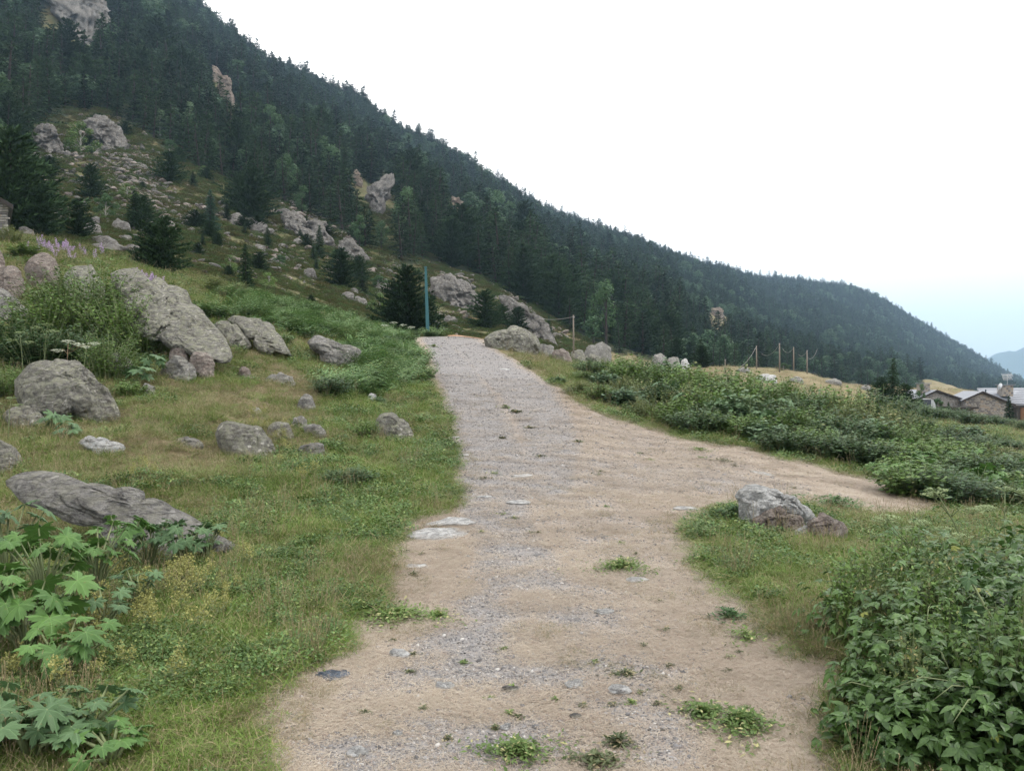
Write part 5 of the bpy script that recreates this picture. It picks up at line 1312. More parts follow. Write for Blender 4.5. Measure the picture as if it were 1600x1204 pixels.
# gravel
gm = []
for i in range(6):
    v, f = ico(1); v = v.copy(); rs_ = np.random.RandomState(70 + i); v *= rs_.uniform(.6, 1.1, (len(v), 1)); v *= np.array([1, rs_.uniform(.6, 1), rs_.uniform(.35, .6)])
    gm.append(mesh_np('gravel_stone', v, f, None, False))
def gravmat():
    m, nt, out = nmat('gravel_stone')
    at = N(nt, 'ShaderNodeAttribute', attribute_type='INSTANCER', attribute_name='tint')
    c = ramp(nt, at.outputs['Fac'], [(0, (.09, .085, .085)), (.5, (.185, .178, .178)), (.88, (.29, .275, .265)), (1, (.46, .44, .42))])
    b = N(nt, 'ShaderNodeBsdfPrincipled', Roughness=.9); nt.links.new(c, b.inputs['Base Color']); nt.links.new(b.outputs[0], out.inputs[0]); return m
gmm = gravmat()
for m_ in gm: m_.materials.append(gmm)
G_GRAV = srccol('gravel_stone', gm)
x, y, z, px, py = samples(170000, 2.6, 48, -.4, .45)
pm = pathmask(px, py, y); gv = gravel(px, py); nz = fbm(x * 2.2, y * 2.2, 81, 3)
k = (pm > .5) & (R.rand(len(x)) < np.clip(gv * 1.2 - nz * .5 + .12, .04, 1))
sz_ = np.interp(y, [3, 8, 30, 50], [.0062, .0105, .022, .030]) * np.exp(R.normal(0, .38, len(x)))
emit('gravel', k, x, y, z, sz_, G_GRAV, 6, tilt=.4, tint=R.rand(len(x)) ** 1.3, zs=sz_)
# scrub on the open slope behind the crest and meadow tussocks
def scrubm(seed, mat='scrub'):
    r = random.Random(seed); mb = MB()
    for _ in range(170):
        a = r.uniform(0, 6.3); q = math.sqrt(r.random()); zz = .42 * (1 - q * q) * r.uniform(.3, 1.05)
        p = Vector((math.cos(a) * q, math.sin(a) * q, zz)); spray(mb, p, (math.cos(a) * .6, math.sin(a) * .6, .8), .13, .022, 3, r)
    return mb.mesh('scrub', M[mat])
M['scrub_g'] = leafy('hill_scrub_green', (0.030, 0.055, 0.018), (0.10, 0.14, 0.045), None, trans=0, rough=.8, spec=.1)
G_SCRUB = srccol('scrub', [scrubm(1), scrubm(2), scrubm(3, 'scrub_g'), scrubm(4, 'scrub_g')])
x, y, z, px, py = samples(42000, 44, 230, -.75, .12)
gp = fbm(x / 7, y / 7, 91, 3)
k = (gp > -.25) & ~forest(px, py, y + 200) | (R.rand(len(x)) < .15)
k &= ~((px > 700) & (px < 765) & (py > 505) & (y < 75)) & ~((px > 640) & (px < 760) & (y < 50))
k &= ~((px < 700) & (y < 46))
emit('hill_scrub', k, x, y, z, np.interp(y, [44, 120, 230], [.35, .9, 1.6]) * R.uniform(.6, 1.5, len(x)), G_SCRUB, 4, tilt=.2, lift=-.05)
x, y, z, px, py = samples(22000, 50, 170, .05, .74)
k = (py < 640) & (R.rand(len(x)) < .9)
sz_ = np.interp(y, [50, 100, 170], [3.0, 5, 7]) * R.uniform(.6, 1.3, len(x))
emit('meadow_grass', k, x, y, z, sz_, G_DRY, 6, zs=sz_ * .4, idx=np.where(fbm(x / 9, y / 9, 6, 3) > .1, 4, R.randint(0, 3, len(x))))
# ------------------------------------------------------------------ shrubs and tall herbs
def stemmy(seed, stems=44, leaves=20, w=.5, leaf=.075, mat='shrub', narrow=.34, droopy=.0, full=.12):
    stems = int(stems * 1.5); leaves = int(leaves * 1.25); leaf *= 1.25
    """thicket plant: upright stems spreading outwards, leaves all along them; height 1"""
    r = random.Random(seed); st, cr = MB(), MB()
    for s in range(stems):
        az = r.uniform(0, 6.3); q = w * math.sqrt(r.random()) * .95; hh = (1 - .45 * (q / w) ** 2) * r.uniform(.72, 1.08)
        o = Vector((math.cos(az) * q * .45, math.sin(az) * q * .45, -.03)); e = Vector((math.cos(az) * q * 1.1, math.sin(az) * q * 1.1, hh))
        c = o.lerp(e, .55) + Vector((-math.cos(az) * .04, -math.sin(az) * .04, .10))
        P = lambda t: o * (1 - t) ** 2 + c * 2 * t * (1 - t) + e * t * t
        st.tube([P(0), P(.4), P(.75), P(1)], [.008, .006, .004, .002], 3, cap=False)
        for k in range(leaves):
            t = full + (1 - full) * (k + r.random()) / leaves
            p = P(t); a2 = r.uniform(0, 6.3)
            d_ = Vector((math.cos(a2), math.sin(a2), r.gauss(.05 - droopy, .35))).normalized()
            l = leaf * (1.15 - .55 * t) * r.uniform(.7, 1.3)
            s_ = d_.cross(Vector((r.gauss(0, .35), r.gauss(0, .35), 1))).normalized() * l * narrow
            u_ = s_.cross(d_).normalized() * l * .12
            p = p + d_ * .012
            cr.poly([p, p + d_ * l * .4 + s_ - u_, p + d_ * l - u_ * 2.2, p + d_ * l * .4 - s_ - u_])
    return st.mesh('stems', M['stalk']), cr.mesh('foliage', M[mat])
SH = {'g': [stemmy(1), stemmy(2, 50, 18, .55, .085), stemmy(3, 46, 20, .5, .07)], 'b': [stemmy(4, 36, 16, .5, .13, 'shrub_b', .42), stemmy(5, 36, 16, .5, .12, 'shrub_b', .42)],
      'y': [stemmy(6, 50, 16, .5, .06, 'shrub_y', .25), stemmy(7, 46, 18, .5, .055, 'shrub_y', .25)], 'k': [stemmy(8, 56, 22, .6, .07, 'shrub_k', .36), stemmy(9, 56, 20, .6, .07, 'shrub_k', .36)],
      'f': [stemmy(10, 60, 26, .6, .05, 'herb1' if 'herb1' in M else 'shrub', .3), stemmy(11, 60, 24, .6, .055, 'shrub', .3)]}
M['bright1'] = leafy('bright_umbellifer_leaf', (0.030, 0.080, 0.024), (0.150, 0.255, 0.085), (0.25, 0.30, 0.12), inst=False, acc=.06)
SH['w'] = [stemmy(s, 30, 14, .6, .085, 'bright1', .4) for s in (12, 13, 14)]
SHL = {'g': 'green nettle like shrub in the thicket right of the path', 'b': 'bluish broad leaved shrub in the thicket right of the path', 'y': 'yellowish seedy shrub in the thicket right of the path',
       'k': 'very dark leafy shrub in the thicket right of the path', 'f': 'fine leaved dark green shrub on the left bank among the boulders'}
def shrub(kind, x, y, h, rnd, wide=1.0, label=None, group=None):
    sm, fmh = rnd.choice(SH[kind])
    e = put('shrub', None, loc=(x, y, Hs(x, y) - .02), rot=(rnd.gauss(0, .05), rnd.gauss(0, .05), rnd.uniform(0, 6.3)), scl=(h * wide, h * wide, h))
    put('stems', sm, e); put('foliage', fmh, e)
    return tag(e, label or SHL[kind], 'shrub', group if label else (group or 'shrubs of the thicket right of the path'))
r = random.Random(21)
BASE = [(860, 600), (900, 620), (960, 644), (1050, 674), (1150, 700), (1250, 720), (1350, 738), (1450, 738), (1620, 745)]
TOPL = [(860, 572), (900, 560), (950, 548), (1010, 554), (1050, 560), (1100, 572), (1160, 578), (1250, 598), (1330, 600), (1400, 616), (1450, 655), (1520, 664), (1620, 690)]
bi = lambda px: float(np.interp(px, *zip(*BASE))); ti_ = lambda px: float(np.interp(px, *zip(*TOPL)))
for row, (f, cov) in enumerate(((1.05, .45), (1.22, .72), (1.45, .95), (1.75, 1.0))):
    px = 872.0 + row * 12
    while px < 1640:
        pb = bi(px) - 3; d = hit(px, pb, 5, 60) * f * r.uniform(.97, 1.05)
        if d > 60: px += 30; continue
        x = (px - CX) / FPX * d; z = Hs(x, d)
        top = pb + (ti_(px) - pb) * cov * r.uniform(.88, 1.05)
        h = EYE - (top - CY) / FPX * d - z
        kd = r.choices('gbyk', [5, 1.2, 1.4, 1.6] if px < 1300 else [3, .8, 3, 2])[0]
        if h > .25:
            h = min(h * 1.08, 2.6)
            lb_ = {'g': 'green shrub', 'b': 'bluish shrub', 'y': 'yellowish shrub', 'k': 'dark leafy shrub'}[kd] + (' in front' if row == 0 else ' in second row' if row == 1 else ' at the back') + ' of the thicket, ' + ('at its start beside the path' if px < 960 else 'by the white pointed stone' if px < 1110 else 'before the wire poles' if px < 1290 else 'by the pointed conifer' if px < 1440 else 'under the village houses')
            shrub(kd, x, d, h, r, label=lb_, group='shrubs of the thicket right of the path', wide=max(1.0, min(2.4, 1.1 / h + .5)))
        px += (30 + 12 * row * .5) * r.uniform(.8, 1.25) * max(.62, min(1.15, 26 / d))
# shrubs on the left bank among the rocks
for i, (px, b, t, w, kd, lb) in enumerate([
    (150, 520, 428, 1.2, 'f', 'dark feathery bush below the pinkish boulder, highest of its clump'), (108, 530, 440, 1.2, 'f', 'dark feathery bush between pinkish boulder and pointed rock'),
    (190, 545, 470, 1.2, 'f', 'feathery bush leaning on the foot of the long slab'), (70, 545, 470, 1.2, 'f', 'feathery bush behind the pale umbels at the left'),
    (225, 560, 505, 1.3, 'f', 'lower feathery bush right of the clump, under the slab'), (20, 560, 500, 1.3, 'k', 'dark bush at the left edge under the pointed rock'),
    (60, 580, 520, 1.3, 'k', 'dark hollow bush above the big rounded boulder'), (120, 572, 520, 1.4, 'k', 'dark bush right behind the big rounded boulder'),
    (170, 590, 530, 1.2, 'f', 'green bush at the right shoulder of the big rounded boulder'), (10, 620, 560, 1.2, 'f', 'green bush at the left flank of the big rounded boulder'),
    (265, 540, 512, 1.6, 'f', 'low green weeds under the middle of the long slab'), (205, 622, 590, 1.4, 'g', 'small nettle clump right of the big rounded boulder'),
    (520, 616, 582, 1.9, 'k', 'dark leafy low bush in the grass left of the path'), (560, 612, 590, 1.8, 'g', 'fresh green low bush right beside the dark one'),
    (575, 688, 650, 1.3, 'g', 'nettle clump at the left side of the egg shaped boulder'), (592, 634, 618, 1.5, 'b', 'round bluish leafy tuft by the little white stone'),
    (640, 600, 574, 1.9, 'g', 'bright weeds spilling over the left path edge'), (600, 590, 560, 1.8, 'g', 'bright weeds a little above the path edge'),
    (545, 756, 726, 2.6, 'k', 'dark green patch of weeds in the lush grass left of the path'), (330, 455, 425, 1.8, 'y', 'pale feathery grassy shrub at the crest right of the dark pine'),
    (370, 462, 436, 1.8, 'y', 'pale grassy shrub at the crest before the small spruce'), (20, 380, 352, 2.2, 'y', 'weedy shrub in front of the stone house'),
    (40, 402, 378, 2.4, 'g', 'green weeds on the crest below the stone house')]):
    d = hit(px, b, 6, 50); x = (px - CX) / FPX * d
    shrub(kd, x, d, (b - t) / FPX * d * (1.3 if i < 9 else 1.0), r, w, lb, 'bushes on the left bank')

k = 0
while k < 60:
    px, py = r.gauss(500, 85), r.gauss(492, 20)
    if k % 4 == 0: px, py = r.gauss(610, 30), r.gauss(555, 20)
    if k % 9 == 0: px, py = r.gauss(1030, 150), r.gauss(585, 6)
    d = hit(px, py, 14, 50); x = (px - CX) / FPX * d
    k += 1
    if float(pathmask(np.array([px]), np.array([py]), np.array([d]))[0]) > .1: continue
    shrub('w', x, d, r.uniform(.45, .85), r, r.uniform(1.5, 2.1), 'bright green umbellifer clump with feathery leaves' if px < 800 else 'bright green clump among the thicket', 'bright green umbellifer clumps' if px < 800 else 'bright clumps of the thicket')
# ------------------------------------------------------------------ big lobed leaves
def lobed(seed, mat, lobes=7, deep=.42):
    r = random.Random(seed); n = 64; span = math.radians(155)
    V = [(0, 0, 0)]; F = []
    ring, mid = [], []
    for i in range(n + 1):
        a = -span + 2 * span * i / n
        ph = (a / span + 1) / 2 * (lobes - 1)
        k = 1 - abs(ph - round(ph)) * 2
        L = (1 - .28 * abs(a / span)) * (1 - deep + deep * k ** .8) * (1 + .13 * math.sin(i * 2.6) + r.gauss(0, .035))
        z = .10 * k * L - .30 * L * L + .02 * r.gauss(0, 1)
        ring.append((L * math.cos(a), L * math.sin(a), z))
        m = .5 * (1 - deep * .35)
        mid.append((m * math.cos(a) * (1 - .2 * abs(a / span)), m * math.sin(a) * (1 - .2 * abs(a / span)), .10 * k - .06))
    V += mid + ring; m = n + 1
    for i in range(n):
        F.append((0, 1 + i, 2 + i)); F.append((1 + i, 1 + m + i, 2 + m + i, 2 + i))
    me = bpy.data.meshes.new('leaf'); me.from_pydata(V, [], F); me.materials.append(M[mat]); me.polygons.foreach_set('use_smooth', [True] * len(F)); me.update()
    return me
LOB = {'g': [lobed(s, 'hog') for s in range(3)], 'b': [lobed(s + 5, 'hog_b', 7, .5) for s in range(3)]}
def hogweed(px, d, h, nleaf, size, kind, label, rnd, spread=.8, group=None):
    if d < 8: nleaf = int(nleaf * 2.0); size *= .62; spread *= 1.7
    x = (px - CX) / FPX * d; z = Hs(x, d)
    e = put('hogweed', None, loc=(x, d, z)); st = MB()
    for i in range(nleaf):
        az = 2 * PI * i / nleaf * 1.6 + rnd.gauss(0, .4); q = spread * size * rnd.uniform(.4, 1.6); hh = h * rnd.uniform(.55, 1.05)
        tip = Vector((math.cos(az) * q, math.sin(az) * q, hh))
        st.tube([(0, 0, -.02), Vector((tip.x * .35, tip.y * .35, hh * .62)), tip], [.011, .008, .005], 5)
        lo = put('leaf', rnd.choice(LOB[kind]), e, loc=tip)
        lo.rotation_euler = (rnd.gauss(0, .35), rnd.uniform(-.1, .75), az + rnd.gauss(0, .3)); s = size * rnd.uniform(.65, 1.15); lo.scale = (s, s, s)
    put('stem', st.mesh('stem', M['stalk'], True), e)
    return tag(e, label, 'plant', group)
r = random.Random(33)
for px, d, h, n, s, kd, lb in [
    (40, 4.5, .46, 9, .21, 'g', 'big lobed hogweed with the largest fresh leaves at the left edge'), (95, 4.15, .30, 7, .19, 'g', 'hogweed with one yellowish leaf low in front at the left'),
    (-20, 4.6, .5, 8, .21, 'g', 'hogweed cut off by the left edge beside the largest one'), (70, 5.2, .62, 9, .2, 'g', 'taller hogweed rising before the long low slab'),
    (150, 5.6, .55, 8, .18, 'g', 'hogweed with dark gaps right of the taller one'), (10, 5.6, .72, 8, .2, 'b', 'dusty hogweed behind at the left edge'),
    (165, 4.9, .30, 7, .14, 'b', 'dark bluish hogweed right of the fresh large leaves'), (215, 5.3, .30, 7, .12, 'b', 'small bluish hogweed between yellow flowering weeds'),
    (235, 6.6, .42, 9, .17, 'b', 'bluish green hogweed in front of the middle of the low slab'), (285, 6.6, .40, 9, .16, 'b', 'bluish green hogweed in front of the lower slab'),
    (325, 6.9, .34, 7, .15, 'b', 'rightmost bluish hogweed at the low slab'), (190, 6.4, .5, 8, .17, 'g', 'hogweed against the upper part of the low slab'),
    (50, 3.25, .27, 9, .17, 'b', 'greyish hogweed in the lower left corner'), (130, 3.35, .24, 8, .15, 'b', 'greyish hogweed with a long leaf lifted right near the lower left corner'),
    (-10, 3.3, .26, 7, .17, 'b', 'greyish hogweed cut off by the lower left corner'), (175, 3.2, .16, 7, .12, 'g', 'small green hogweed at the bottom left of the picture'),
    (1040, 26.5, 1.0, 9, .34, 'b', 'bluish large leaved plant in front of the thicket'), (1075, 25, .8, 9, .30, 'b', 'second bluish large leaved plant in front of the thicket'),
    (1190, 21, .7, 9, .26, 'b', 'silvery large leaved plant low at the thicket front'), (1235, 20, .8, 9, .26, 'b', 'silvery large leaved plant at the thicket front, right of its twin'),
    (1215, 22.5, 1.2, 9, .26, 'b', 'tall silvery large leaved plant inside the thicket'), (100, 13.5, .3, 7, .2, 'b', 'bluish leafy plant at the foot of the big rounded boulder'),
    (80, 14.0, .3, 6, .2, 'b', 'small bluish leafy plant under the dark side of the big rounded boulder'), (240, 20, .6, 8, .26, 'b', 'bluish lobed plant left of the three rounded stones'),
    (215, 19, .55, 8, .25, 'b', 'bluish lobed plant near the dim grey stone')]:
    hogweed(px, d, h, n, s, kd, lb, r)
for i in range(26):
    px = 1375 + 240 * (i % 13) / 12 + r.uniform(-8, 8); d = [14.5, 18.0][i // 13] * r.uniform(.93, 1.07)
    hogweed(px, d, r.uniform(.30, .62), 8, .17, r.choice('ggb'), 'fresh green hogweed in the patch at the right edge below the village', r, .9, 'hogweeds at the right edge below the village')
hogweed(1590, 3.7, .62, 7, .20, 'b', 'large greyish leaf plant poking out of the brambles at the lower right', r)
hogweed(1440, 6.4, .42, 6, .17, 'b', 'hogweed with a rolled leaf behind the brambles', r)

# ------------------------------------------------------------------ brambles in the lower right corner
def leaflet(mb, o, d_, n_, L, W, rnd):
    s_ = d_.cross(n_).normalized(); n_ = s_.cross(d_).normalized()
    sp = [o + d_ * (L * t) - n_ * (L * .22 * t * t) for t in (0, .3, .62, 1.0)]
    for sg in (-1, 1):
        E = []
        for t, w in ((.06, .35), (.16, .78), (.20, .70), (.34, 1.0), (.38, .90), (.52, .90), (.56, .76), (.70, .66), (.74, .52), (.88, .28)):
            E.append(o + d_ * (L * t) + s_ * (sg * W * w) + n_ * (W * .22 * w) - n_ * (L * .22 * t * t))
        polys = [[sp[0], E[0], E[1], E[2], sp[1]], [sp[1], E[2], E[3], E[4], E[5], sp[2]], [sp[2], E[5], E[6], E[7], E[8], E[9], sp[3]]]
        for p in polys: mb.poly(p if sg > 0 else p[::-1])
def bramble_leaf(seed, mat):
    r = random.Random(seed); mb = MB(); up = Vector((0, 0, 1))
    for a, L in ((0, .95), (1.15, .75), (-1.15, .75)) + (((2.0, .6), (-2.0, .6)) if seed % 2 else ()):
        a += r.gauss(0, .1)
        d_ = Vector((math.cos(a), math.sin(a), r.gauss(-.12, .12))).normalized()
        leaflet(mb, Vector((.12, 0, 0)) if a == 0 else Vector((0, 0, 0)), d_, up, L, L * r.uniform(.22, .31), r)
    mb.tube([(-.5, 0, -.05), (0, 0, 0)], .018, 3, cap=False)
    return mb.mesh('leaf', M[mat], False)
BL = [bramble_leaf(s, 'rasp') for s in range(6)]; BLY = bramble_leaf(9, 'rasp_y')
def bramble(x, y, a, h, n, label, rnd, inner=1500):
    n = int(n * 1.75)
    z = Hs(x, y); e = put('bramble_bush', None, loc=(x, y, z)); canes = MB(); inn = MB()
    for c in range(5):
        az = rnd.uniform(0, 6.3); q = a * rnd.uniform(.5, 1.0)
        canes.tube([(0.02 * c - .1, 0, -.02), (math.cos(az) * q * .4, math.sin(az) * q * .4, h * .7), (math.cos(az) * q * .8, math.sin(az) * q * .8, h * .72), (math.cos(az) * q * 1.1, math.sin(az) * q * 1.1, h * .6)],
                   [.004, .0035, .003, .0015], 5)
    put('cane', canes.mesh('cane', M['stalk'], True), e)
    for i in range(n):
        az = rnd.uniform(0, 6.3); v = rnd.random() ** .7; el = math.asin(min(1, .05 + .95 * v)) if rnd.random() < .7 else rnd.uniform(-.05, .5)
        k = rnd.uniform(.72, 1.12) * (1 + .13 * math.sin(az * 3 + x * 5) + .1 * math.sin(el * 5 + y * 4))
        if math.sin(az * 4 + x * 9) * math.sin(el * 7 + y * 5) > .35 and rnd.random() < .8: continue
        nrm = Vector((math.cos(az) * math.cos(el), math.sin(az) * math.cos(el), math.sin(el)))
        p = Vector((nrm.x * a * k, nrm.y * a * k, nrm.z * h * k + .02))
        nn = (nrm * .7 + Vector((rnd.gauss(0, .3), rnd.gauss(0, .3), .8 + rnd.gauss(0, .25)))).normalized()
        t = (nrm + Vector((rnd.gauss(0, .5), rnd.gauss(0, .5), rnd.gauss(-.3, .2)))); t = (t - nn * t.dot(nn)).normalized()
        b = nn.cross(t)
        lo = put('leaf', BLY if rnd.random() < .006 else rnd.choice(BL), e)
        s = rnd.uniform(.026, .074)
        m4 = Matrix(((t.x, b.x, nn.x, p.x), (t.y, b.y, nn.y, p.y), (t.z, b.z, nn.z, p.z), (0, 0, 0, 1)))
        lo.matrix_local = m4 @ Matrix.Scale(s, 4)
    for i in range(inner):
        az = rnd.uniform(0, 6.3); el = math.asin(rnd.random()); k = rnd.uniform(.4, .9)
        p = Vector((math.cos(az) * math.cos(el) * a * k, math.sin(az) * math.cos(el) * a * k, math.sin(el) * h * k))
        d_ = Vector((rnd.gauss(0, 1), rnd.gauss(0, 1), rnd.gauss(-.2, .4))).normalized()
        leaflet(inn, p, d_, Vector((rnd.gauss(0, .3), rnd.gauss(0, .3), 1)), .06, .02, rnd)
    io = put('foliage', inn.mesh('foliage', M['rasp']), e); io['kind'] = 'stuff'
    return tag(e, label, 'bush')
r = random.Random(44)
for x, y, a, h, n, lb in [
    (1.72, 3.35, .36, .36, 120, 'leafy bramble bush spilling onto the straw at the lower right, nearest one'), (2.05, 3.2, .42, .50, 150, 'leafy bramble bush at the very bottom right of the picture'),
    (1.98, 3.75, .42, .52, 170, 'bramble bush with a steep left flank above the straw'), (2.45, 3.6, .48, .66, 180, 'dense bramble bush in the lower right corner'),
    (2.3, 4.2, .48, .64, 180, 'bramble bush in the middle of the lower right thicket'), (2.85, 4.1, .5, .74, 180, 'tallest bramble bush at the right picture edge'),
    (2.75, 4.8, .5, .70, 160, 'rear bramble bush at the right picture edge'), (2.3, 4.85, .42, .50, 130, 'rear left bramble bush under the leaning umbel stems'),
    (3.3, 4.9, .55, .8, 140, 'bramble bush cut off by the right picture edge'), (2.5, 3.05, .45, .55, 120, 'bramble bush cut off by the bottom right corner')]:
    bramble(x, y, a, h, n, lb, r)

for i in range(15):
    x = r.uniform(1.75, 3.1); y = r.uniform(3.3, 5.2)
    if x / y > .72: x = y * .66
    shrub(r.choice('gyg'), x, y, r.uniform(.55, .85) * (.75 + .25 * min(1, (x - 1.6))), r, .55, 'nettle stem clump poking through the brambles at lower right', 'nettles among the brambles')
# ------------------------------------------------------------------ weeds on the path
def weed(name, label, cx, cy, rx, ry, h, n, leaf, mat, rnd, group=None, dead=.0):
    d = EYE * FPX / (cy - CY) if cy > 760 else hit(cx, cy)
    g = ground(cx, cy); d = g.y
    a = rx / FPX * d; b = ry / (cy - CY + 1e-3) * d if cy > 700 else a * .8
    b = min(b, a * 1.3)
    mb = MB(); e_x, e_y = g.x, g.y
    sl = H(np.array([e_x - a * 1.5, e_x + a * 1.5, e_x, e_x, e_x]), np.array([e_y, e_y, e_y - b * 1.5, e_y + b * 1.5, e_y])) - g.z
    for i in range(n):
        q = min(1.6, abs(rnd.gauss(0, .62))); az = rnd.uniform(0, 6.3)
        k = 1 + .3 * math.sin(az * 3 + cx) + .18 * math.sin(az * 5 + cy) + .12 * math.sin(az * 9 + cx * 2)
        lx, ly = math.cos(az) * q * a * k, math.sin(az) * q * b * k
        if rnd.random() < .5 and math.sin(lx * 30 / (a / .2 + 1) + cx) * math.sin(ly * 26 / (b / .2 + 1)) > .45: continue
        zz = (sl[1] - sl[0]) / (3 * a) * lx + (sl[3] - sl[2]) / (3 * b) * ly + h * rnd.random() * max(.15, 1 - q * .6)
        p = Vector((lx, ly, zz)); a2 = rnd.uniform(0, 6.3)
        d_ = Vector((math.cos(a2), math.sin(a2), abs(rnd.gauss(.25, .35)))).normalized(); l = leaf * rnd.uniform(.6, 1.4)
        s_ = d_.cross(Vector((rnd.gauss(0, .3), rnd.gauss(0, .3), 1))).normalized() * l * .2; u_ = Vector((0, 0, l * .15))
        mb.poly([p, p + d_ * l * .4 + s_, p + d_ * l - u_, p + d_ * l * .4 - s_])
    o = put(name, mb.mesh(name, M[mat]), loc=g)
    return tag(o, label, 'weed', group)
M['weed'] = leafy('path_weed', (0.045, 0.085, 0.020), (0.16, 0.235, 0.065), (0.38, 0.36, 0.17), inst=False, nscale=6, acc=.12)
M['weed_d'] = leafy('path_weed_dull', (0.035, 0.050, 0.022), (0.12, 0.145, 0.065), (0.30, 0.25, 0.15), inst=False, nscale=6, acc=.2)
r = random.Random(55)
for lb, cx, cy, rx, ry, h, n, lf, mt in [
    ('bright green weed mat on the left edge of the path', 618, 965, 62, 18, .05, 1500, .035, 'weed'), ('thin green weed tongue right of the mat on the left path edge', 682, 964, 28, 13, .035, 420, .03, 'weed'),
    ('round bright green weed tuft in the path near the triangular stone', 972, 888, 48, 13, .07, 1300, .035, 'weed'), ('bright green weed cushion right in the lower path, right half', 1158, 1135, 46, 34, .06, 1300, .032, 'weed'),
    ('bright green weed cushion in the lower path, left half', 1100, 1120, 34, 30, .05, 900, .03, 'weed'), ('dark green leaves of a weed at the right path edge', 1140, 966, 24, 10, .06, 260, .045, 'herb2'),
    ('straggly yellowish weed at the right path edge', 1165, 1000, 36, 16, .06, 320, .032, 'weed'), ('weed patch at the bottom of the path, left of centre', 810, 1180, 60, 22, .05, 1000, .03, 'weed'),
    ('weed patch at the bottom of the path, right of centre', 930, 1192, 50, 16, .04, 600, .03, 'weed_d'), ('dark straggly weed at the bottom path right of centre', 965, 1165, 30, 10, .05, 240, .03, 'weed_d'),
    ('dull weed tuft beside the lower white stone', 978, 1056, 26, 6, .03, 200, .025, 'weed_d'), ('green weed strip between path and dry grass on the right', 1098, 882, 36, 12, .07, 600, .04, 'weed'),
    ('green clover patch in the dry grass below the rock group', 1200, 862, 40, 9, .05, 700, .03, 'herb2'), ('small yellow green weed in the upper path', 790, 638, 10, 5, .10, 160, .06, 'weed'),
    ('small weed at the top of the path by the pole', 678, 542, 11, 4, .15, 160, .10, 'weed'), ('flat weeds at the right rim of the upper path', 836, 562, 16, 5, .15, 200, .09, 'weed_d'),
    ('dark tuft on the right rim of the upper path', 826, 576, 12, 4, .12, 140, .08, 'weed_d'), ('low weeds on the tan track, nearer patch', 1130, 722, 26, 5, .06, 260, .05, 'weed_d'),
    ('low weeds on the tan track, farther patch', 1094, 704, 20, 4, .06, 200, .06, 'weed'), ('dull weed patch left of the path in the tan grass', 645, 900, 16, 6, .03, 160, .025, 'weed_d'),
    ('leafy tuft among the rock group behind the reddish rock', 1262, 800, 16, 9, .10, 300, .05, 'herb2'), ('leafy weeds at the left foot of the pale pointed boulder', 1148, 812, 46, 22, .16, 1400, .05, 'herb2'),
    ('leafy weeds in front of the reddish brown rock', 1215, 838, 44, 12, .10, 800, .045, 'herb2'), ('green weeds behind the rock group', 1308, 792, 56, 10, .16, 900, .06, 'herb2')]:
    M.setdefault('herb2', leafy('dark_weed', (0.025, 0.060, 0.020), (0.085, 0.165, 0.055), (0.2, 0.24, 0.09), inst=False, nscale=6, acc=.06))
    weed('weed', lb, cx, cy, rx, ry, h, n, lf, mt, r)
k = 0
while k < 60:
    px, py = r.uniform(560, 1250), 640 + 520 * r.random()
    d = EYE * FPX / (py - CY)
    if float(pathmask(np.array([px]), np.array([py]), np.array([min(d, 40)]))[0]) < .9 or float(gravel(np.array([px]), np.array([py]))[0]) > .9: continue
    weed('weed', 'tiny dull weed tuft on the path', px, py, r.uniform(5, 13), r.uniform(2, 5), .02, 60, .02 * max(1, d / 6), r.choice(['weed_d', 'weed_d', 'weed']), r, 'tiny weed tufts on the path')
    k += 1

# flowering weeds
def flower(seed, h, mat, n=60, spike=False, stemmat='stalk'):
    r = random.Random(seed); st, fl = MB(), MB()
    for s in range(4 if not spike else 2):
        az = r.uniform(0, 6.3); q = h * r.uniform(.05, .3); e = Vector((math.cos(az) * q, math.sin(az) * q, h * r.uniform(.7, 1)))
        st.tube([(0, 0, -.01), e * .55, e], [.003, .0022, .0012], 4, cap=False)
        for k in range(9):
            t = .15 + .6 * k / 9; a2 = r.uniform(0, 6.3); p = e * t; d_ = Vector((math.cos(a2), math.sin(a2), .4)); s_ = Vector((-math.sin(a2), math.cos(a2), 0)) * h * .02
            st.poly([p, p + d_ * h * .06 + s_, p + d_ * h * .13, p + d_ * h * .06 - s_])
        for k in range(n):
            t = r.uniform(.5, 1.03); w = h * (.085 if not spike else .04) * (1.15 - t) * 2 + h * .01
            p = e * t + Vector((r.gauss(0, w), r.gauss(0, w), r.gauss(0, h * .012))); l = h * .022 * r.uniform(.7, 1.4)
            v = Vector((r.gauss(0, 1), r.gauss(0, 1), r.gauss(0, 1))).normalized() * l; u = v.cross(Vector((r.gauss(0, 1), r.gauss(0, 1), r.gauss(0, 1)))).normalized() * l
            fl.poly([p - v, p - u, p + v, p + u])
    return st.mesh('stem', M[stemmat]), fl.mesh('blossom', M[mat])
FY = [flower(s, 1, 'yellow_b', 70) if False else flower(s, 1, 'yellow', 55) for s in range(3)]
FO_ = [flower(20 + s, 1, 'yellow_o' if 'yellow_o' in M else 'dryfl' if 'dryfl' in M else 'yellow', 55) for s in range(1)]
FP_ = [flower(10 + s, 1, 'purple', 60, True) for s in range(3)]
def plantf(name, pair, px, d, h, label, cat, group, rnd):
    x = (px - CX) / FPX * d
    e = put(name, None, loc=(x, d, Hs(x, d)), rot=(rnd.gauss(0, .08), rnd.gauss(0, .08), rnd.uniform(0, 6.3)), scl=h)
    put('stem', pair[0], e); put('blossom', pair[1], e)
    return tag(e, label, cat, group)
r = random.Random(66)
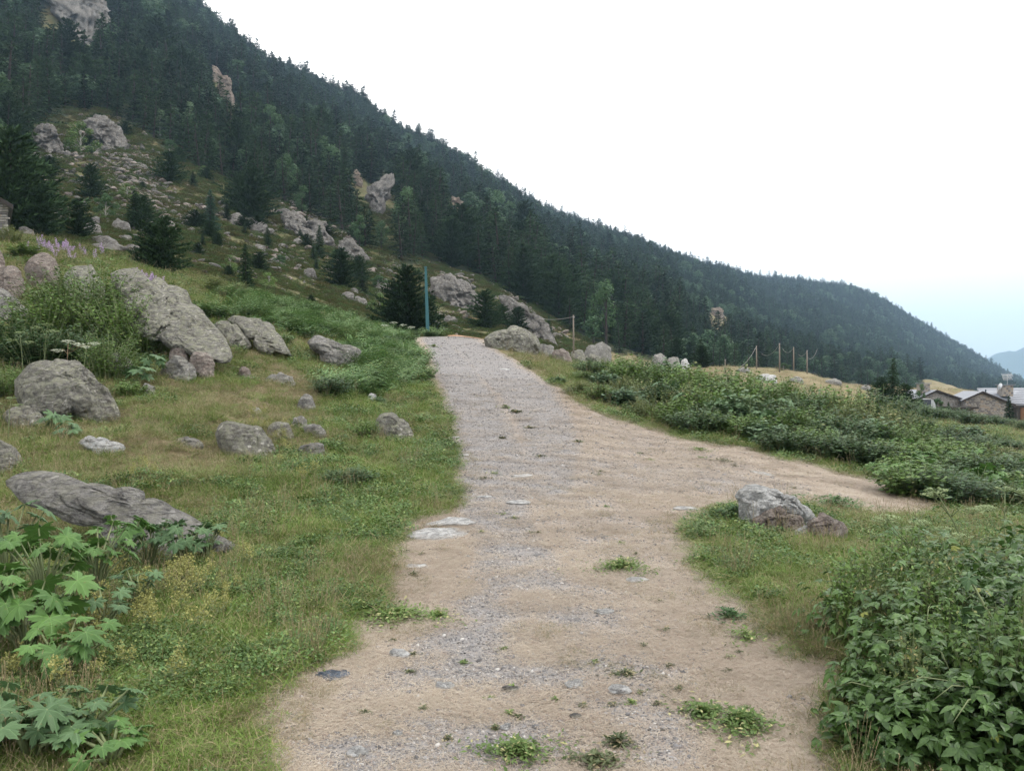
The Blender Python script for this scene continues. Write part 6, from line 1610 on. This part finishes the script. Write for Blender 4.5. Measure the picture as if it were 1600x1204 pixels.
for cx, cy, sx, sy, n in ((250, 890, 60, 22, 20), (180, 960, 50, 30, 14), (320, 880, 30, 20, 10), (420, 660, 40, 14, 8), (425, 640, 50, 12, 8), (110, 1020, 60, 25, 8), (300, 940, 40, 20, 8), (215, 720, 20, 6, 3), (480, 690, 60, 20, 6)):
    for _ in range(n):
        px, py = r.gauss(cx, sx), r.gauss(cy, sy); d = hit(px, max(py + 30, 640), 3.2, 30)
        plantf('yellow_flower', r.choice(FY), px, d, r.uniform(.16, .30) if d < 9 else r.uniform(.2, .35), 'yellowish flowering weed ' + ('among the lobed leaf plants at lower left' if d < 6.5 else 'in front of the low slab' if d < 9 else 'in the dry meadow near the domed boulder'), 'flower', 'yellow flowering weeds on the left bank', r)
for _ in range(46):
    px = r.choice([r.gauss(95, 26), r.gauss(95, 26), r.gauss(236, 16)]); d = r.uniform(36, 41) if px < 180 else r.uniform(30, 33)
    plantf('purple_flower', r.choice(FP_), px, d, r.uniform(.5, .95), 'purple flower spike on the crest ' + ('behind the large slab' if px > 180 else 'near the stone house' if px < 90 else 'above the pinkish boulder'), 'flower', 'purple flowers on the crest of the left bank', r)
def umbel(label, x, y, pts, heads, rad, mat, smat):
    """tall stalk with flat flower heads; pts are stalk points relative to the foot"""
    z = Hs(x, y); e = put('umbel_plant', None, loc=(x, y, z)); st = MB()
    st.tube(pts, [.008, .007, .005, .004][:len(pts)], 6)
    rnd = random.Random(int(x * 100) + 7)
    tips = [Vector(pts[-1])] + [Vector(h) for h in heads]
    for t in tips[1:]:
        st.tube([Vector(pts[-2]).lerp(Vector(pts[-1]), .2), Vector(pts[-1]).lerp(t, .5) - Vector((0, 0, .02)), t], [.004, .003, .0025], 5)
    put('stem', st.mesh('stem', M[smat], True), e)
    for t in tips:
        hd = MB()
        for k in range(26):
            a = rnd.uniform(0, 6.3); q = rad * math.sqrt(rnd.random()); p = t + Vector((math.cos(a) * q, math.sin(a) * q, rad * .55 - q * q / rad * .25))
            hd.tube([t, p], [.0012, .0009], 3, cap=False)
            for j in range(10):
                c = p + Vector((rnd.gauss(0, rad * .10), rnd.gauss(0, rad * .10), rnd.gauss(0, .003))); l = rad * .055
                v = Vector((rnd.gauss(0, 1), rnd.gauss(0, 1), rnd.gauss(0, .3))).normalized() * l; u = v.cross(Vector((0, 0, 1))).normalized() * l + Vector((0, 0, rnd.gauss(0, l * .4)))
                hd.poly([c - v, c - u, c + v, c + u])
        put('flower_head', hd.mesh('flower_head', M[mat]), e)
    return tag(e, label, 'plant')
def um(label, px, d, hts, rad, mat, smat, n=2, leanx=0.0):
    rnd = random.Random(int(px)); x = (px - CX) / FPX * d; h = hts
    pts = [(0, 0, 0), (leanx * .3, 0, h * .4), (leanx * .65, 0, h * .75), (leanx, 0, h)]
    heads = [(leanx * .7 + s * rad * rnd.uniform(1.6, 2.6), rnd.gauss(0, rad), h * rnd.uniform(.82, .98)) for s in (1, -1, 1.8)[:n]]
    umbel(label, x, d, pts, heads, rad, mat, smat)
um('pale branching umbel plant above the big rounded boulder, leftmost', 38, 17.5, 1.35, .13, 'green_fl', 'stalk', 2, -.1)
um('pale branching umbel plant with forked stem above the big rounded boulder', 66, 17.8, 1.45, .13, 'green_fl', 'stalk', 2, .12)
um('dried reddish umbel stalk behind the big rounded boulder', 103, 17.2, 1.2, .14, 'white_fl', 'stalk_dry', 3, .05)
um('cream white umbel right above the big rounded boulder', 128, 17.6, 1.05, .12, 'white_fl', 'stalk', 0, .1)
um('greenish umbel plant leaning left over the brambles, its stem crossing the grass', 1490, 5.0, .72, .075, 'green_fl', 'stalk', 3, -.42)
um('greenish umbel plant leaning left behind the first leaning one', 1540, 5.6, .85, .08, 'green_fl', 'stalk', 3, -.35)
um('upright greenish umbel plant at the right edge above the brambles', 1570, 6.2, .82, .07, 'green_fl', 'stalk', 3, .0)
um('small greenish umbel plant before the leaning stems', 1430, 6.0, .55, .06, 'green_fl', 'stalk', 2, .05)
um('umbel plant with white heads at the left picture edge beside the big rounded boulder', 12, 12.8, .75, .09, 'green_fl', 'stalk', 2, .05)
um('thin pale umbel stalk in front of the thicket', 1172, 21, 1.1, .10, 'green_fl', 'stalk', 2, .0)
um('tall thin umbel sticking out of the bright weeds on the crest', 412, 34, 1.4, .16, 'green_fl', 'stalk', 2, .1)
um('pale umbel plant at the right end of the bright weeds near the path', 612, 38, 1.3, .2, 'white_fl', 'stalk', 3, .1)
um('umbel plant with dry heads over the bright weeds', 372, 33, 1.2, .18, 'green_fl', 'stalk', 2, .1)

# ------------------------------------------------------------------ poles and wires
def teal_pole():
    d = hit(668, 520, 40, 60); x = (668.5 - CX) / FPX * d; z = Hs(x, d); h = 108 / FPX * d
    e = put('metal_pole', None, loc=(x, d, z), rot=(0, math.radians(-1.9), math.radians(18)))
    sh = MB()
    for sx in (-1, 1):                          # two flanges and a web, tapering to the top
        vs = []
        for zz, w, t in ((-.1, .11, .07), (h, .055, .045)):
            for X, Y in ((sx * w - .02, -t), (sx * w + .02, -t), (sx * w + .02, t), (sx * w - .02, t)): vs.append((X, Y, zz))
        sh.add(vs, [(3, 2, 1, 0), (4, 5, 6, 7), (0, 1, 5, 4), (1, 2, 6, 5), (2, 3, 7, 6), (3, 0, 4, 7)])
    sh.add([(-.10, -.03, -.1), (.10, -.03, -.1), (.05, -.03, h - .01), (-.05, -.03, h - .01), (-.10, .03, -.1), (.10, .03, -.1), (.05, .03, h - .01), (-.05, .03, h - .01)],
           [(0, 1, 2, 3), (7, 6, 5, 4), (0, 3, 7, 4), (1, 5, 6, 2)])
    put('shaft', sh.mesh('shaft', M['pole_teal']), e)
    for i in range(8):
        f = .18 + .095 * i; w = .13 * (1 - f) + .065 * f
        p = MB(); s = -1 if i % 2 else 1; p.tube([(s * w, -.05, h * f), (s * (w + .12), -.05, h * f), (s * (w + .12), -.05, h * f + .03)], .010, 5)
        put('climbing_peg', p.mesh('climbing_peg', M['pole_teal']), e)
    c = MB(); c.box((0, 0, h + .02), (.22, .16, .04)); put('cap', c.mesh('cap', M['pole_teal']), e)
    b = MB(); b.tube([(0, 0, -.25), (0, 0, .06), (0, 0, .10)], [.34, .32, .26], 10); put('footing', b.mesh('footing', M['concrete']), e)
    tag(e, 'teal painted metal pole with climbing pegs at the end of the path', 'pole')
teal_pole()
def wood_pole(px, b, t, label, wpx, d=None, group=None):
    d = d or hit(px, b, 40, 180); x = (px - CX) / FPX * d; z = Hs(x, d); zt = EYE - (t - CY) / FPX * d; zb = min(z, EYE - (b - CY) / FPX * d)
    e = put('wooden_pole', None, loc=(x, d, zb)); h = zt - zb; rr = wpx * .72 / FPX * d / 2
    mb = MB(); mb.tube([(0, 0, -.3), (.01, 0, h * .5), (-.01, 0, h)], [rr * 1.15, rr, rr * .85], 8); put('post', mb.mesh('post', M['pole_wood'], True), e)
    c = MB(); c.box((0, -rr - .02, h - .12), (.10, .06, .10)); put('insulator', c.mesh('insulator', M['cable']), e)
    tag(e, label, 'pole', group)
    return Vector((x, d, zt - .1))
p1 = wood_pole(896, 545, 492, 'thin wooden pole among rocks right of the path, holding a cable', 3.6, d=44)
p2 = wood_pole(1182, 574, 540, 'wooden cable pole on the meadow rim, first of the four tall ones', 2.6, d=112)
p3 = wood_pole(1218, 578, 536, 'tallest wooden cable pole on the meadow rim, second of the four', 2.9, d=116)
p4 = wood_pole(1240, 582, 542, 'wooden cable pole on the meadow rim, third of the four', 2.6, d=122)
p5 = wood_pole(1261, 586, 547, 'brownish wooden cable pole, last of the four on the meadow rim', 2.6, d=128)
p6 = wood_pole(1133, 582, 561, 'short stub pole on the dry meadow left of the four tall poles', 2.0, d=84)
def cable(label, a, b, sag, rad, n=14):
    a, b = Vector(a), Vector(b); pts = [a.lerp(b, i / n) - Vector((0, 0, sag * 4 * (i / n) * (1 - i / n))) for i in range(n + 1)]
    mb = MB(); c = pts[0]; mb.tube([p - c for p in pts], rad, 5)
    o = put('cable', mb.mesh('cable', M['cable'], True), loc=c); tag(o, label, 'cable')
cable('thin cable sagging left from the lone wooden pole over the rocks', p1, unproj(838, 497, 50), .12, .014)
cable('cable falling from the first tall pole down to the meadow', p2, unproj(1140, 576, 100), 1.0, .018)
cable('cable sagging between the first and the tallest pole', p3, unproj(1190, 552, 128), .9, .018)
cable('cable sagging between the tallest and the third pole', p4, unproj(1223, 545, 128), .7, .018)
cable('cable sagging left of the last pole', p5, unproj(1248, 554, 134), .5, .018)
cable('cable rising right from the last pole', p5 + Vector((0, 0, -1.0)), unproj(1277, 545, 138), .9, .018)

# ------------------------------------------------------------------ village houses
def stones(parent, o, ux, W, H0, poly, size, rnd, n_lim=300, out=Vector((0, -1, 0))):
    """irregular facing stones standing proud of a wall plane; one mesh per stone as a part"""
    shapes = []
    for i in range(8):
        mb = MB(); a, b = size * rnd.uniform(.8, 1.5), size * rnd.uniform(.35, .6); c = size * .18
        P = [(-a / 2, 0, -b / 2), (a / 2, 0, -b / 2 * rnd.uniform(.8, 1)), (a / 2 * rnd.uniform(.85, 1), 0, b / 2), (-a / 2, 0, b / 2)]
        Q = [(x * .85, -c, z * .8) for x, y, z in P]
        mb.add(P + Q, [(4, 5, 6, 7), (0, 1, 5, 4), (1, 2, 6, 5), (2, 3, 7, 6), (3, 0, 4, 7)])
        shapes.append(mb.mesh('stone', M[rnd.choice(['stone_a', 'stone_a', 'stone_b', 'stone_c'])]))
    k = 0; z = size * .3
    while z < H0 and k < n_lim:
        u = rnd.uniform(0, size)
        while u < W and k < n_lim:
            if inpoly(np.array([u]), np.array([z]), poly)[0]:
                s = put('stone', rnd.choice(shapes), parent, loc=o + ux * u + Vector((0, 0, z)) - out * -0.0)
                s.rotation_euler = (0, 0, math.atan2(ux.y, ux.x)); k += 1
            u += size * 1.12
        z += size * .56
def gable_house(px0, pxa, px1, pya, pye0, pye1, pyb, d, depth, label, roofmat, turn=.0, name='stone_house', extra=None):
    """gable end towards the viewer between px0 and px1, apex at pxa"""
    s = d / FPX; r = random.Random(int(px0))
    x0, xa, x1 = [(p - CX) * s for p in (px0, pxa, px1)]; Z = lambda p: EYE - (p - CY) * s
    e = put(name, None, loc=(x0, d, Z(pyb) - .3)); zb = Z(pyb) - .3
    W = x1 - x0; A = xa - x0; h0, ha, h1 = Z(pye0) - zb, Z(pya) - zb, Z(pye1) - zb
    w = MB(); F = [(0, 0, 0), (W, 0, 0), (W, 0, h1), (A, 0, ha), (0, 0, h0)]; B = [(x + turn, depth, z) for x, y, z in F]
    w.add(F + B, [(0, 1, 2, 3, 4), (9, 8, 7, 6, 5), (0, 5, 6, 1), (1, 6, 7, 2), (4, 9, 5, 0)])
    put('wall', w.mesh('wall', M['mortar']), e)
    for (xa_, za, xb_, zb_, nm) in ((-.3, h0 - .12, A, ha + .05, 'roof'), (A, ha + .05, W + .35, h1 - .12, 'roof')):
        t = .12; rf = MB(); P = [(xa_, -.35, za), (xb_, -.35, zb_), (xb_, -.35, zb_ + t), (xa_, -.35, za + t)]; Q = [(x + turn, depth + .3, z) for x, y, z in P]
        rf.add(P + Q, [(0, 1, 2, 3), (7, 6, 5, 4), (0, 4, 5, 1), (3, 2, 6, 7), (0, 3, 7, 4), (1, 5, 6, 2)])
        ro = put('roof', rf.mesh('roof', M[roofmat]), e)
        fs = MB(); P = [(xa_, -.39, za - .08), (xb_, -.39, zb_ - .08), (xb_, -.39, zb_ + t + .02), (xa_, -.39, za + t + .02)]; Q = [(x, -.355, z) for x, y, z in P]
        fs.add(P + Q, [(0, 1, 2, 3), (7, 6, 5, 4), (0, 4, 5, 1), (3, 2, 6, 7), (0, 3, 7, 4), (1, 5, 6, 2)])
        put('fascia', fs.mesh('fascia', M['fascia']), ro)
    poly = [(0.05, .05), (W - .05, .05), (W - .05, h1 - .1), (A, ha - .2), (.05, h0 - .1)]
    stones(e, Vector((0, -.004, 0)), Vector((1, 0, 0)), W, ha, poly, .34, r, 260)
    tag(e, label, 'house')
    return e, x0, zb, s
def chimney(parent, ox, oz, d, s, px0, px1, pyt, pyb, yoff, label=None):
    x0, x1 = (px0 - CX) * s, (px1 - CX) * s; zt, zb = EYE - (pyt - CY) * s, EYE - (pyb - CY) * s
    c = MB(); c.box(((x0 + x1) / 2 - ox, yoff, (zt + zb) / 2 - oz), (x1 - x0, (x1 - x0) * .8, zt - zb)); co = put('chimney', c.mesh('chimney', M['stone_a']), parent)
    k = MB(); k.box(((x0 + x1) / 2 - ox, yoff, zt - oz + .10), ((x1 - x0) * 1.25, (x1 - x0) * 1.05, .10)); put('cap_slab', k.mesh('cap_slab', M['slate']), co)
    for i in range(5):
        for j in range(4):
            b = MB(); bw = (x1 - x0) / 4.4; b.box((x0 - ox + bw * (.7 + j + (.3 if i % 2 else 0)) , yoff - (x1 - x0) * .4, zb - oz + (zt - zb) * (i + .5) / 5), (bw * .85, .06, (zt - zb) / 6)); put('stone', b.mesh('stone', M[['stone_c', 'stone_b', 'stone_a'][(i + j) % 3]]), co)
    return co
D1 = 98
e1, ox, oz, s1 = gable_house(1438, 1462, 1505, 611, 622, 625, 654, D1 + 1.5, 9, 'low stone house with dark rimmed gable, left one of the village pair', 'slate', 1.5)
chimney(e1, ox, oz, D1, s1, 1448, 1463, 600, 614, 2.0)
e2, ox2, oz2, s2 = gable_house(1505, 1533, 1580, 613, 625, 632, 654, D1, 9, 'stone gabled house with a pale slate roof, right one of the village pair', 'slate', 3.2)
def second_wing():
    """slate roof rising behind the right gable, with its chimney, dish and aerial"""
    d = D1 + 4; s = d / FPX; X = lambda p: (p - CX) * s; Z = lambda p: EYE - (p - CY) * s
    e = put('slate_roofed_house', None, loc=(X(1536), d, Z(660))); ox, oz = X(1536), Z(660)
    w = MB(); w.box(((X(1650) - ox + .3) / 2 + 2.5, 4.2, (Z(634) - oz) / 2), (X(1650) - ox - 4.6, 7, Z(634) - oz)); put('wall', w.mesh('wall', M['mortar']), e)
    ro = None
    P0 = [(0, 0, Z(616) - oz), (X(1578) - ox, 0, Z(630) - oz), (X(1650) - ox, -1.5, Z(635) - oz), (X(1650) - ox, 5, Z(606) - oz), (X(1558) - ox, 4.5, Z(606.5) - oz)]
    # slate courses: each row of the roof a strip proud of the one above
    rf = MB(); rf.add(P0 + [(x, y, z - .15) for x, y, z in P0], [(0, 1, 2, 3, 4), (9, 8, 7, 6, 5), (0, 5, 6, 1), (1, 6, 7, 2)])
    ro = put('roof', rf.mesh('roof', M['slate']), e)
    a0, a1 = Vector(P0[1]), Vector(P0[2]); b0, b1 = Vector(P0[4]), Vector(P0[3])
    for i in range(9):
        f0, f1 = i / 9, (i + 1) / 9; u = MB(); up = Vector((0, -.25, .97))
        q = [a0.lerp(b0, f0) + up * .07, a1.lerp(b1, f0) + up * .07, a1.lerp(b1, f1) + up * .02, a0.lerp(b0, f1) + up * .02]
        u.add(q + [v - up * .06 for v in q], [(0, 1, 2, 3), (0, 4, 5, 1)]); put('slate_course', u.mesh('slate_course', M['slate']), ro)
    chimney(e, ox, oz, d, s, 1571, 1588, 602, 619, 1.2)
    f = MB(); f.box((X(1600) - ox + .4, -1.75, Z(634.5) - oz), (X(1650) - X(1578) - .2, .08, .22)); put('fascia', f.mesh('fascia', M['fascia']), e)
    ow = MB(); ow.box((X(1612) - ox, -.2, Z(650) - oz), (X(1624) - X(1595), 1.2, Z(637) - Z(664))); put('rendered_wall', ow.mesh('rendered_wall', M['orange_wall']), e)
    wd = MB(); wd.box((X(1606) - ox, -.83, Z(648) - oz), (.5, .05, .7)); put('window', wd.mesh('window', M['shutter']), e)
    for px, py in ((1559, 611), (1592, 610.5)):
        v = MB(); v.tube([(X(px) - ox, 2.6, Z(py) - oz - .3), (X(px) - ox, 2.6, Z(py) - oz + .22)], .09, 6); put('roof_vent', v.mesh('roof_vent', M['dark_metal']), e)
    tag(e, 'house with pale slate roof and ochre wall at the right picture edge', 'house')
    a = put('rooftop_aerial', None, loc=(X(1583), d + 1.2, Z(601)))
    m = MB(); m.tube([(0, 0, -.1), (0, 0, 1.35)], .035, 6); put('mast', m.mesh('mast', M['metal']), a)
    for k_, (zz, L) in enumerate(((1.25, 1.3), (.85, 1.1))):
        b = MB(); b.tube([(-L / 2, 0, zz), (L / 2, 0, zz + .12)], .03, 5)
        for j in range(8): u = -L / 2 + L * j / 7; b.tube([(u, -.22, zz - .22 + .1 * (u / L)), (u, .22, zz + .28 + .1 * (u / L))], .022, 4)
        put('antenna_boom', b.mesh('antenna_boom', M['metal']), a)
    tag(a, 'television aerial above the right hand chimney', 'antenna')
    ds = put('satellite_dish', None, loc=(X(1565.5), d + .5, Z(603)), rot=(0, .35, .3))
    v = []; F = []
    for i in range(6):
        for j in range(14):
            rr = .36 * i / 5; aa = 2 * PI * j / 14; v.append((.35 * rr * rr / .36 + rr * 0 - .05, math.cos(aa) * rr * .9, math.sin(aa) * rr * 1.25))
    for i in range(5):
        for j in range(14): F.append((i * 14 + j, i * 14 + (j + 1) % 14, (i + 1) * 14 + (j + 1) % 14, (i + 1) * 14 + j))
    me = mesh_np('dish', v, F, M['metal'], True); put('dish', me, ds)
    m = MB(); m.tube([(-.05, 0, 0), (-.1, 0, -.3), (-.1, 0, -.75)], .03, 5); put('bracket', m.mesh('bracket', M['metal']), ds)
    tag(ds, 'white satellite dish beside the right hand chimney', 'satellite dish')
second_wing()
def leanto():
    d = D1 - 1.6; s = d / FPX; X = lambda p: (p - CX) * s; Z = lambda p: EYE - (p - CY) * s
    zb = Z(656); e = put('lean_to_shed', None, loc=(X(1488), d, zb)); W = X(1523) - X(1488); Hh = Z(638) - zb
    w = MB(); w.box((W / 2, .9, Hh / 2), (W - .05, 1.2, Hh)); put('wall', w.mesh('wall', M['void']), e)
    n = 14
    for i in range(n):
        u = W * (i + .5) / n
        if 1508 < 1488 + 35 * (i + .5) / n < 1514: continue
        p = MB(); p.box((u, .26, Hh / 2), (W / n * .88, .05, Hh * .98)); put('plank', p.mesh('plank', M['plank']), e)
    rf = MB(); rf.box((W / 2, .7, Hh + .1), (W + .5, 2.2, .22)); put('roof', rf.mesh('roof', M['fascia']), e)
    tag(e, 'grey plank lean to with dark doorway against the stone gable', 'shed')
    d2 = D1 - 5; s = d2 / FPX; x0, x1 = (1441 - CX) * s, (1463 - CX) * s; zb = EYE - (650 - CY) * s
    e = put('grey_box_trailer', None, loc=(x0, d2, zb)); W = x1 - x0; Hh = EYE - (624 - CY) * s - zb
    b = MB(); b.box((W * .3, .6, Hh * .55), (W * .6, 1.4, Hh * .9)); put('box', b.mesh('box', M['dark_metal']), e)
    c = MB(); pts = [(W * .62, 0), (W * .62, Hh), (W * .80, Hh * .97), (W * .93, Hh * .72), (W, Hh * .3), (W, 0)]
    c.add([(x, 0, z) for x, z in pts] + [(x, 1.3, z) for x, z in pts], [tuple(range(6)), tuple(range(11, 5, -1))] + [(i, i + 6, (i + 1) % 6 + 6, (i + 1) % 6) for i in range(6)]); put('canopy', c.mesh('canopy', M['metal']), e)
    k = MB(); k.box((W * .3, .6, Hh * 1.02), (W * .66, 1.5, .08)); put('lid', k.mesh('lid', M['metal']), e)
    tag(e, 'dark grey box with a rounded pale side left of the stone houses', 'trailer')
    e = put('dry_stone_wall', None, loc=((1440 - CX) * s, d2 - 1, zb - .2)); rr = random.Random(3); W = (1500 - 1440) * s
    for i in range(16):
        for j in range(3):
            st = MB(); st.box(((i + .5) * W / 16 + (.12 if j % 2 else 0), 0, .14 + j * .21), (W / 16 * .94, .35, .19), rr.gauss(0, .05)); put('stone', st.mesh('stone', M[rr.choice(['stone_a', 'stone_b', 'stone_c'])]), e)
    tag(e, 'low dry stone wall in front of the grey box and shed', 'wall')
leanto()
def left_house():
    d = 45.0; s = d / FPX; X = lambda p: (p - CX) * s; Z = lambda p: EYE - (p - CY) * s
    zb = Z(378); x1 = X(12); e = put('stone_house', None, loc=(x1 - 7, d, zb)); W = 7.0
    hR, slope = Z(318) - zb, .56
    hA = hR + 3.5 * slope
    w = MB(); F = [(0, 0, 0), (W, 0, 0), (W, 0, hR), (W / 2, 0, hA), (0, 0, hR)]; B = [(x - 5.8, 8, z) for x, y, z in F]
    w.add(F + B, [(0, 1, 2, 3, 4), (9, 8, 7, 6, 5), (0, 5, 6, 1), (1, 6, 7, 2), (4, 9, 5, 0)]); put('wall', w.mesh('wall', M['mortar']), e)
    for sg in (1, -1):
        over = .65; xo, zo = W / 2 + sg * (W / 2 + over), hR - over * slope
        rf = MB(); P = [(W / 2, -.5, hA + .02), (xo, -.5, zo + .02), (xo, -.5, zo + .16), (W / 2, -.5, hA + .16)]
        if sg < 0: P = P[::-1]
        Q = [(x - 6.2, 8.5, z) for x, y, z in P]; rf.add(P + Q, [(0, 1, 2, 3)[::-1], (7, 6, 5, 4)[::-1], (0, 4, 5, 1)[::-1], (3, 2, 6, 7)[::-1], (0, 3, 7, 4)[::-1], (1, 5, 6, 2)[::-1]])
        ro = put('roof', rf.mesh('roof', M['slate']), e)
        fs = MB(); P = [(x, -.54, z - (.10 if i in ((0, 1) if sg > 0 else (2, 3)) else -.02)) for i, (x, y, z) in enumerate(P)]; Q = [(x, -.505, z) for x, y, z in P]
        fs.add(P + Q, [(3, 2, 1, 0), (4, 5, 6, 7), (1, 5, 4, 0), (7, 6, 2, 3), (4, 7, 3, 0), (2, 6, 5, 1)]); put('fascia', fs.mesh('fascia', M['fascia']), ro)
    rr = random.Random(9); stones(e, Vector((W - 1.9, -.004, 0)), Vector((1, 0, 0)), 1.9, hR + .6, [(0, 0), (1.88, 0), (1.88, hR - .1), (0, hR + .9)], .26, rr, 140)
    tag(e, 'stone house corner with sloping eave at the left picture edge', 'house')
left_house()
def paved_bit():
    """orange earth and the road surface seen over the crest"""
    d0, d1 = 50, 60; V = []; Q = []
    n, m = 14, 14
    for i in range(n):
        for j in range(m):
            px = 700 + 66 * i / (n - 1); d = d0 + (d1 - d0) * j / (m - 1); x = (px - CX) / FPX * d
            V.append((x, d, Hs(x, d) + .03))
    for i in range(n - 1):
        for j in range(m - 1): Q.append((i * m + j, (i + 1) * m + j, (i + 1) * m + j + 1, i * m + j + 1))
    o = put('road', mesh_np('road', V, np.array(Q), M['earth'], True)); tag(o, kind='structure')
M['earth'] = plain('orange_earth', (0.42, 0.25, 0.16), .95, .25, 3)
paved_bit()
r = random.Random(77)
for i in range(22):
    px = 1380 + 240 * i / 21; d = r.uniform(12.5, 20)
    shrub(r.choice('ggyk'), (px - CX) / FPX * d, d, r.uniform(.45, .8), r, 1.9, 'low leafy shrub among the hogweeds at the right edge', 'low shrubs at the right edge')
for i in range(14):
    px = 1425 + 190 * i / 13; d = r.uniform(48, 74)
    shrub(r.choice('gyk'), (px - CX) / FPX * d, d, r.uniform(.7, 1.3), r, 1.9, 'weedy shrub on the meadow before the village houses', 'weedy shrubs before the village')
# tall seeding grass on both sides
G_TALL = srccol('tall_grass', [tuft(120 + i, 10, .16, .003, .05, .4, 'olive', 7, 'dry') for i in range(4)])
x, y, z, px, py = samples(36000, 2.6, 45)
pm = pathmask(px, py, y); tg = fbm(x * .9, y * .9, 131, 3)
k = (pm < .25) & (tg > .1) & (R.rand(len(x)) < .3)
emit('tall_grass', k, x, y, z, np.interp(y, [3, 12, 45], [.9, 1.3, 2.6]) * R.uniform(.7, 1.2, len(x)), G_TALL, 4, zs=np.interp(y, [3, 12, 45], [.65, 1.1, 2.0]) * R.uniform(.6, 1.3, len(x)), tilt=.15)
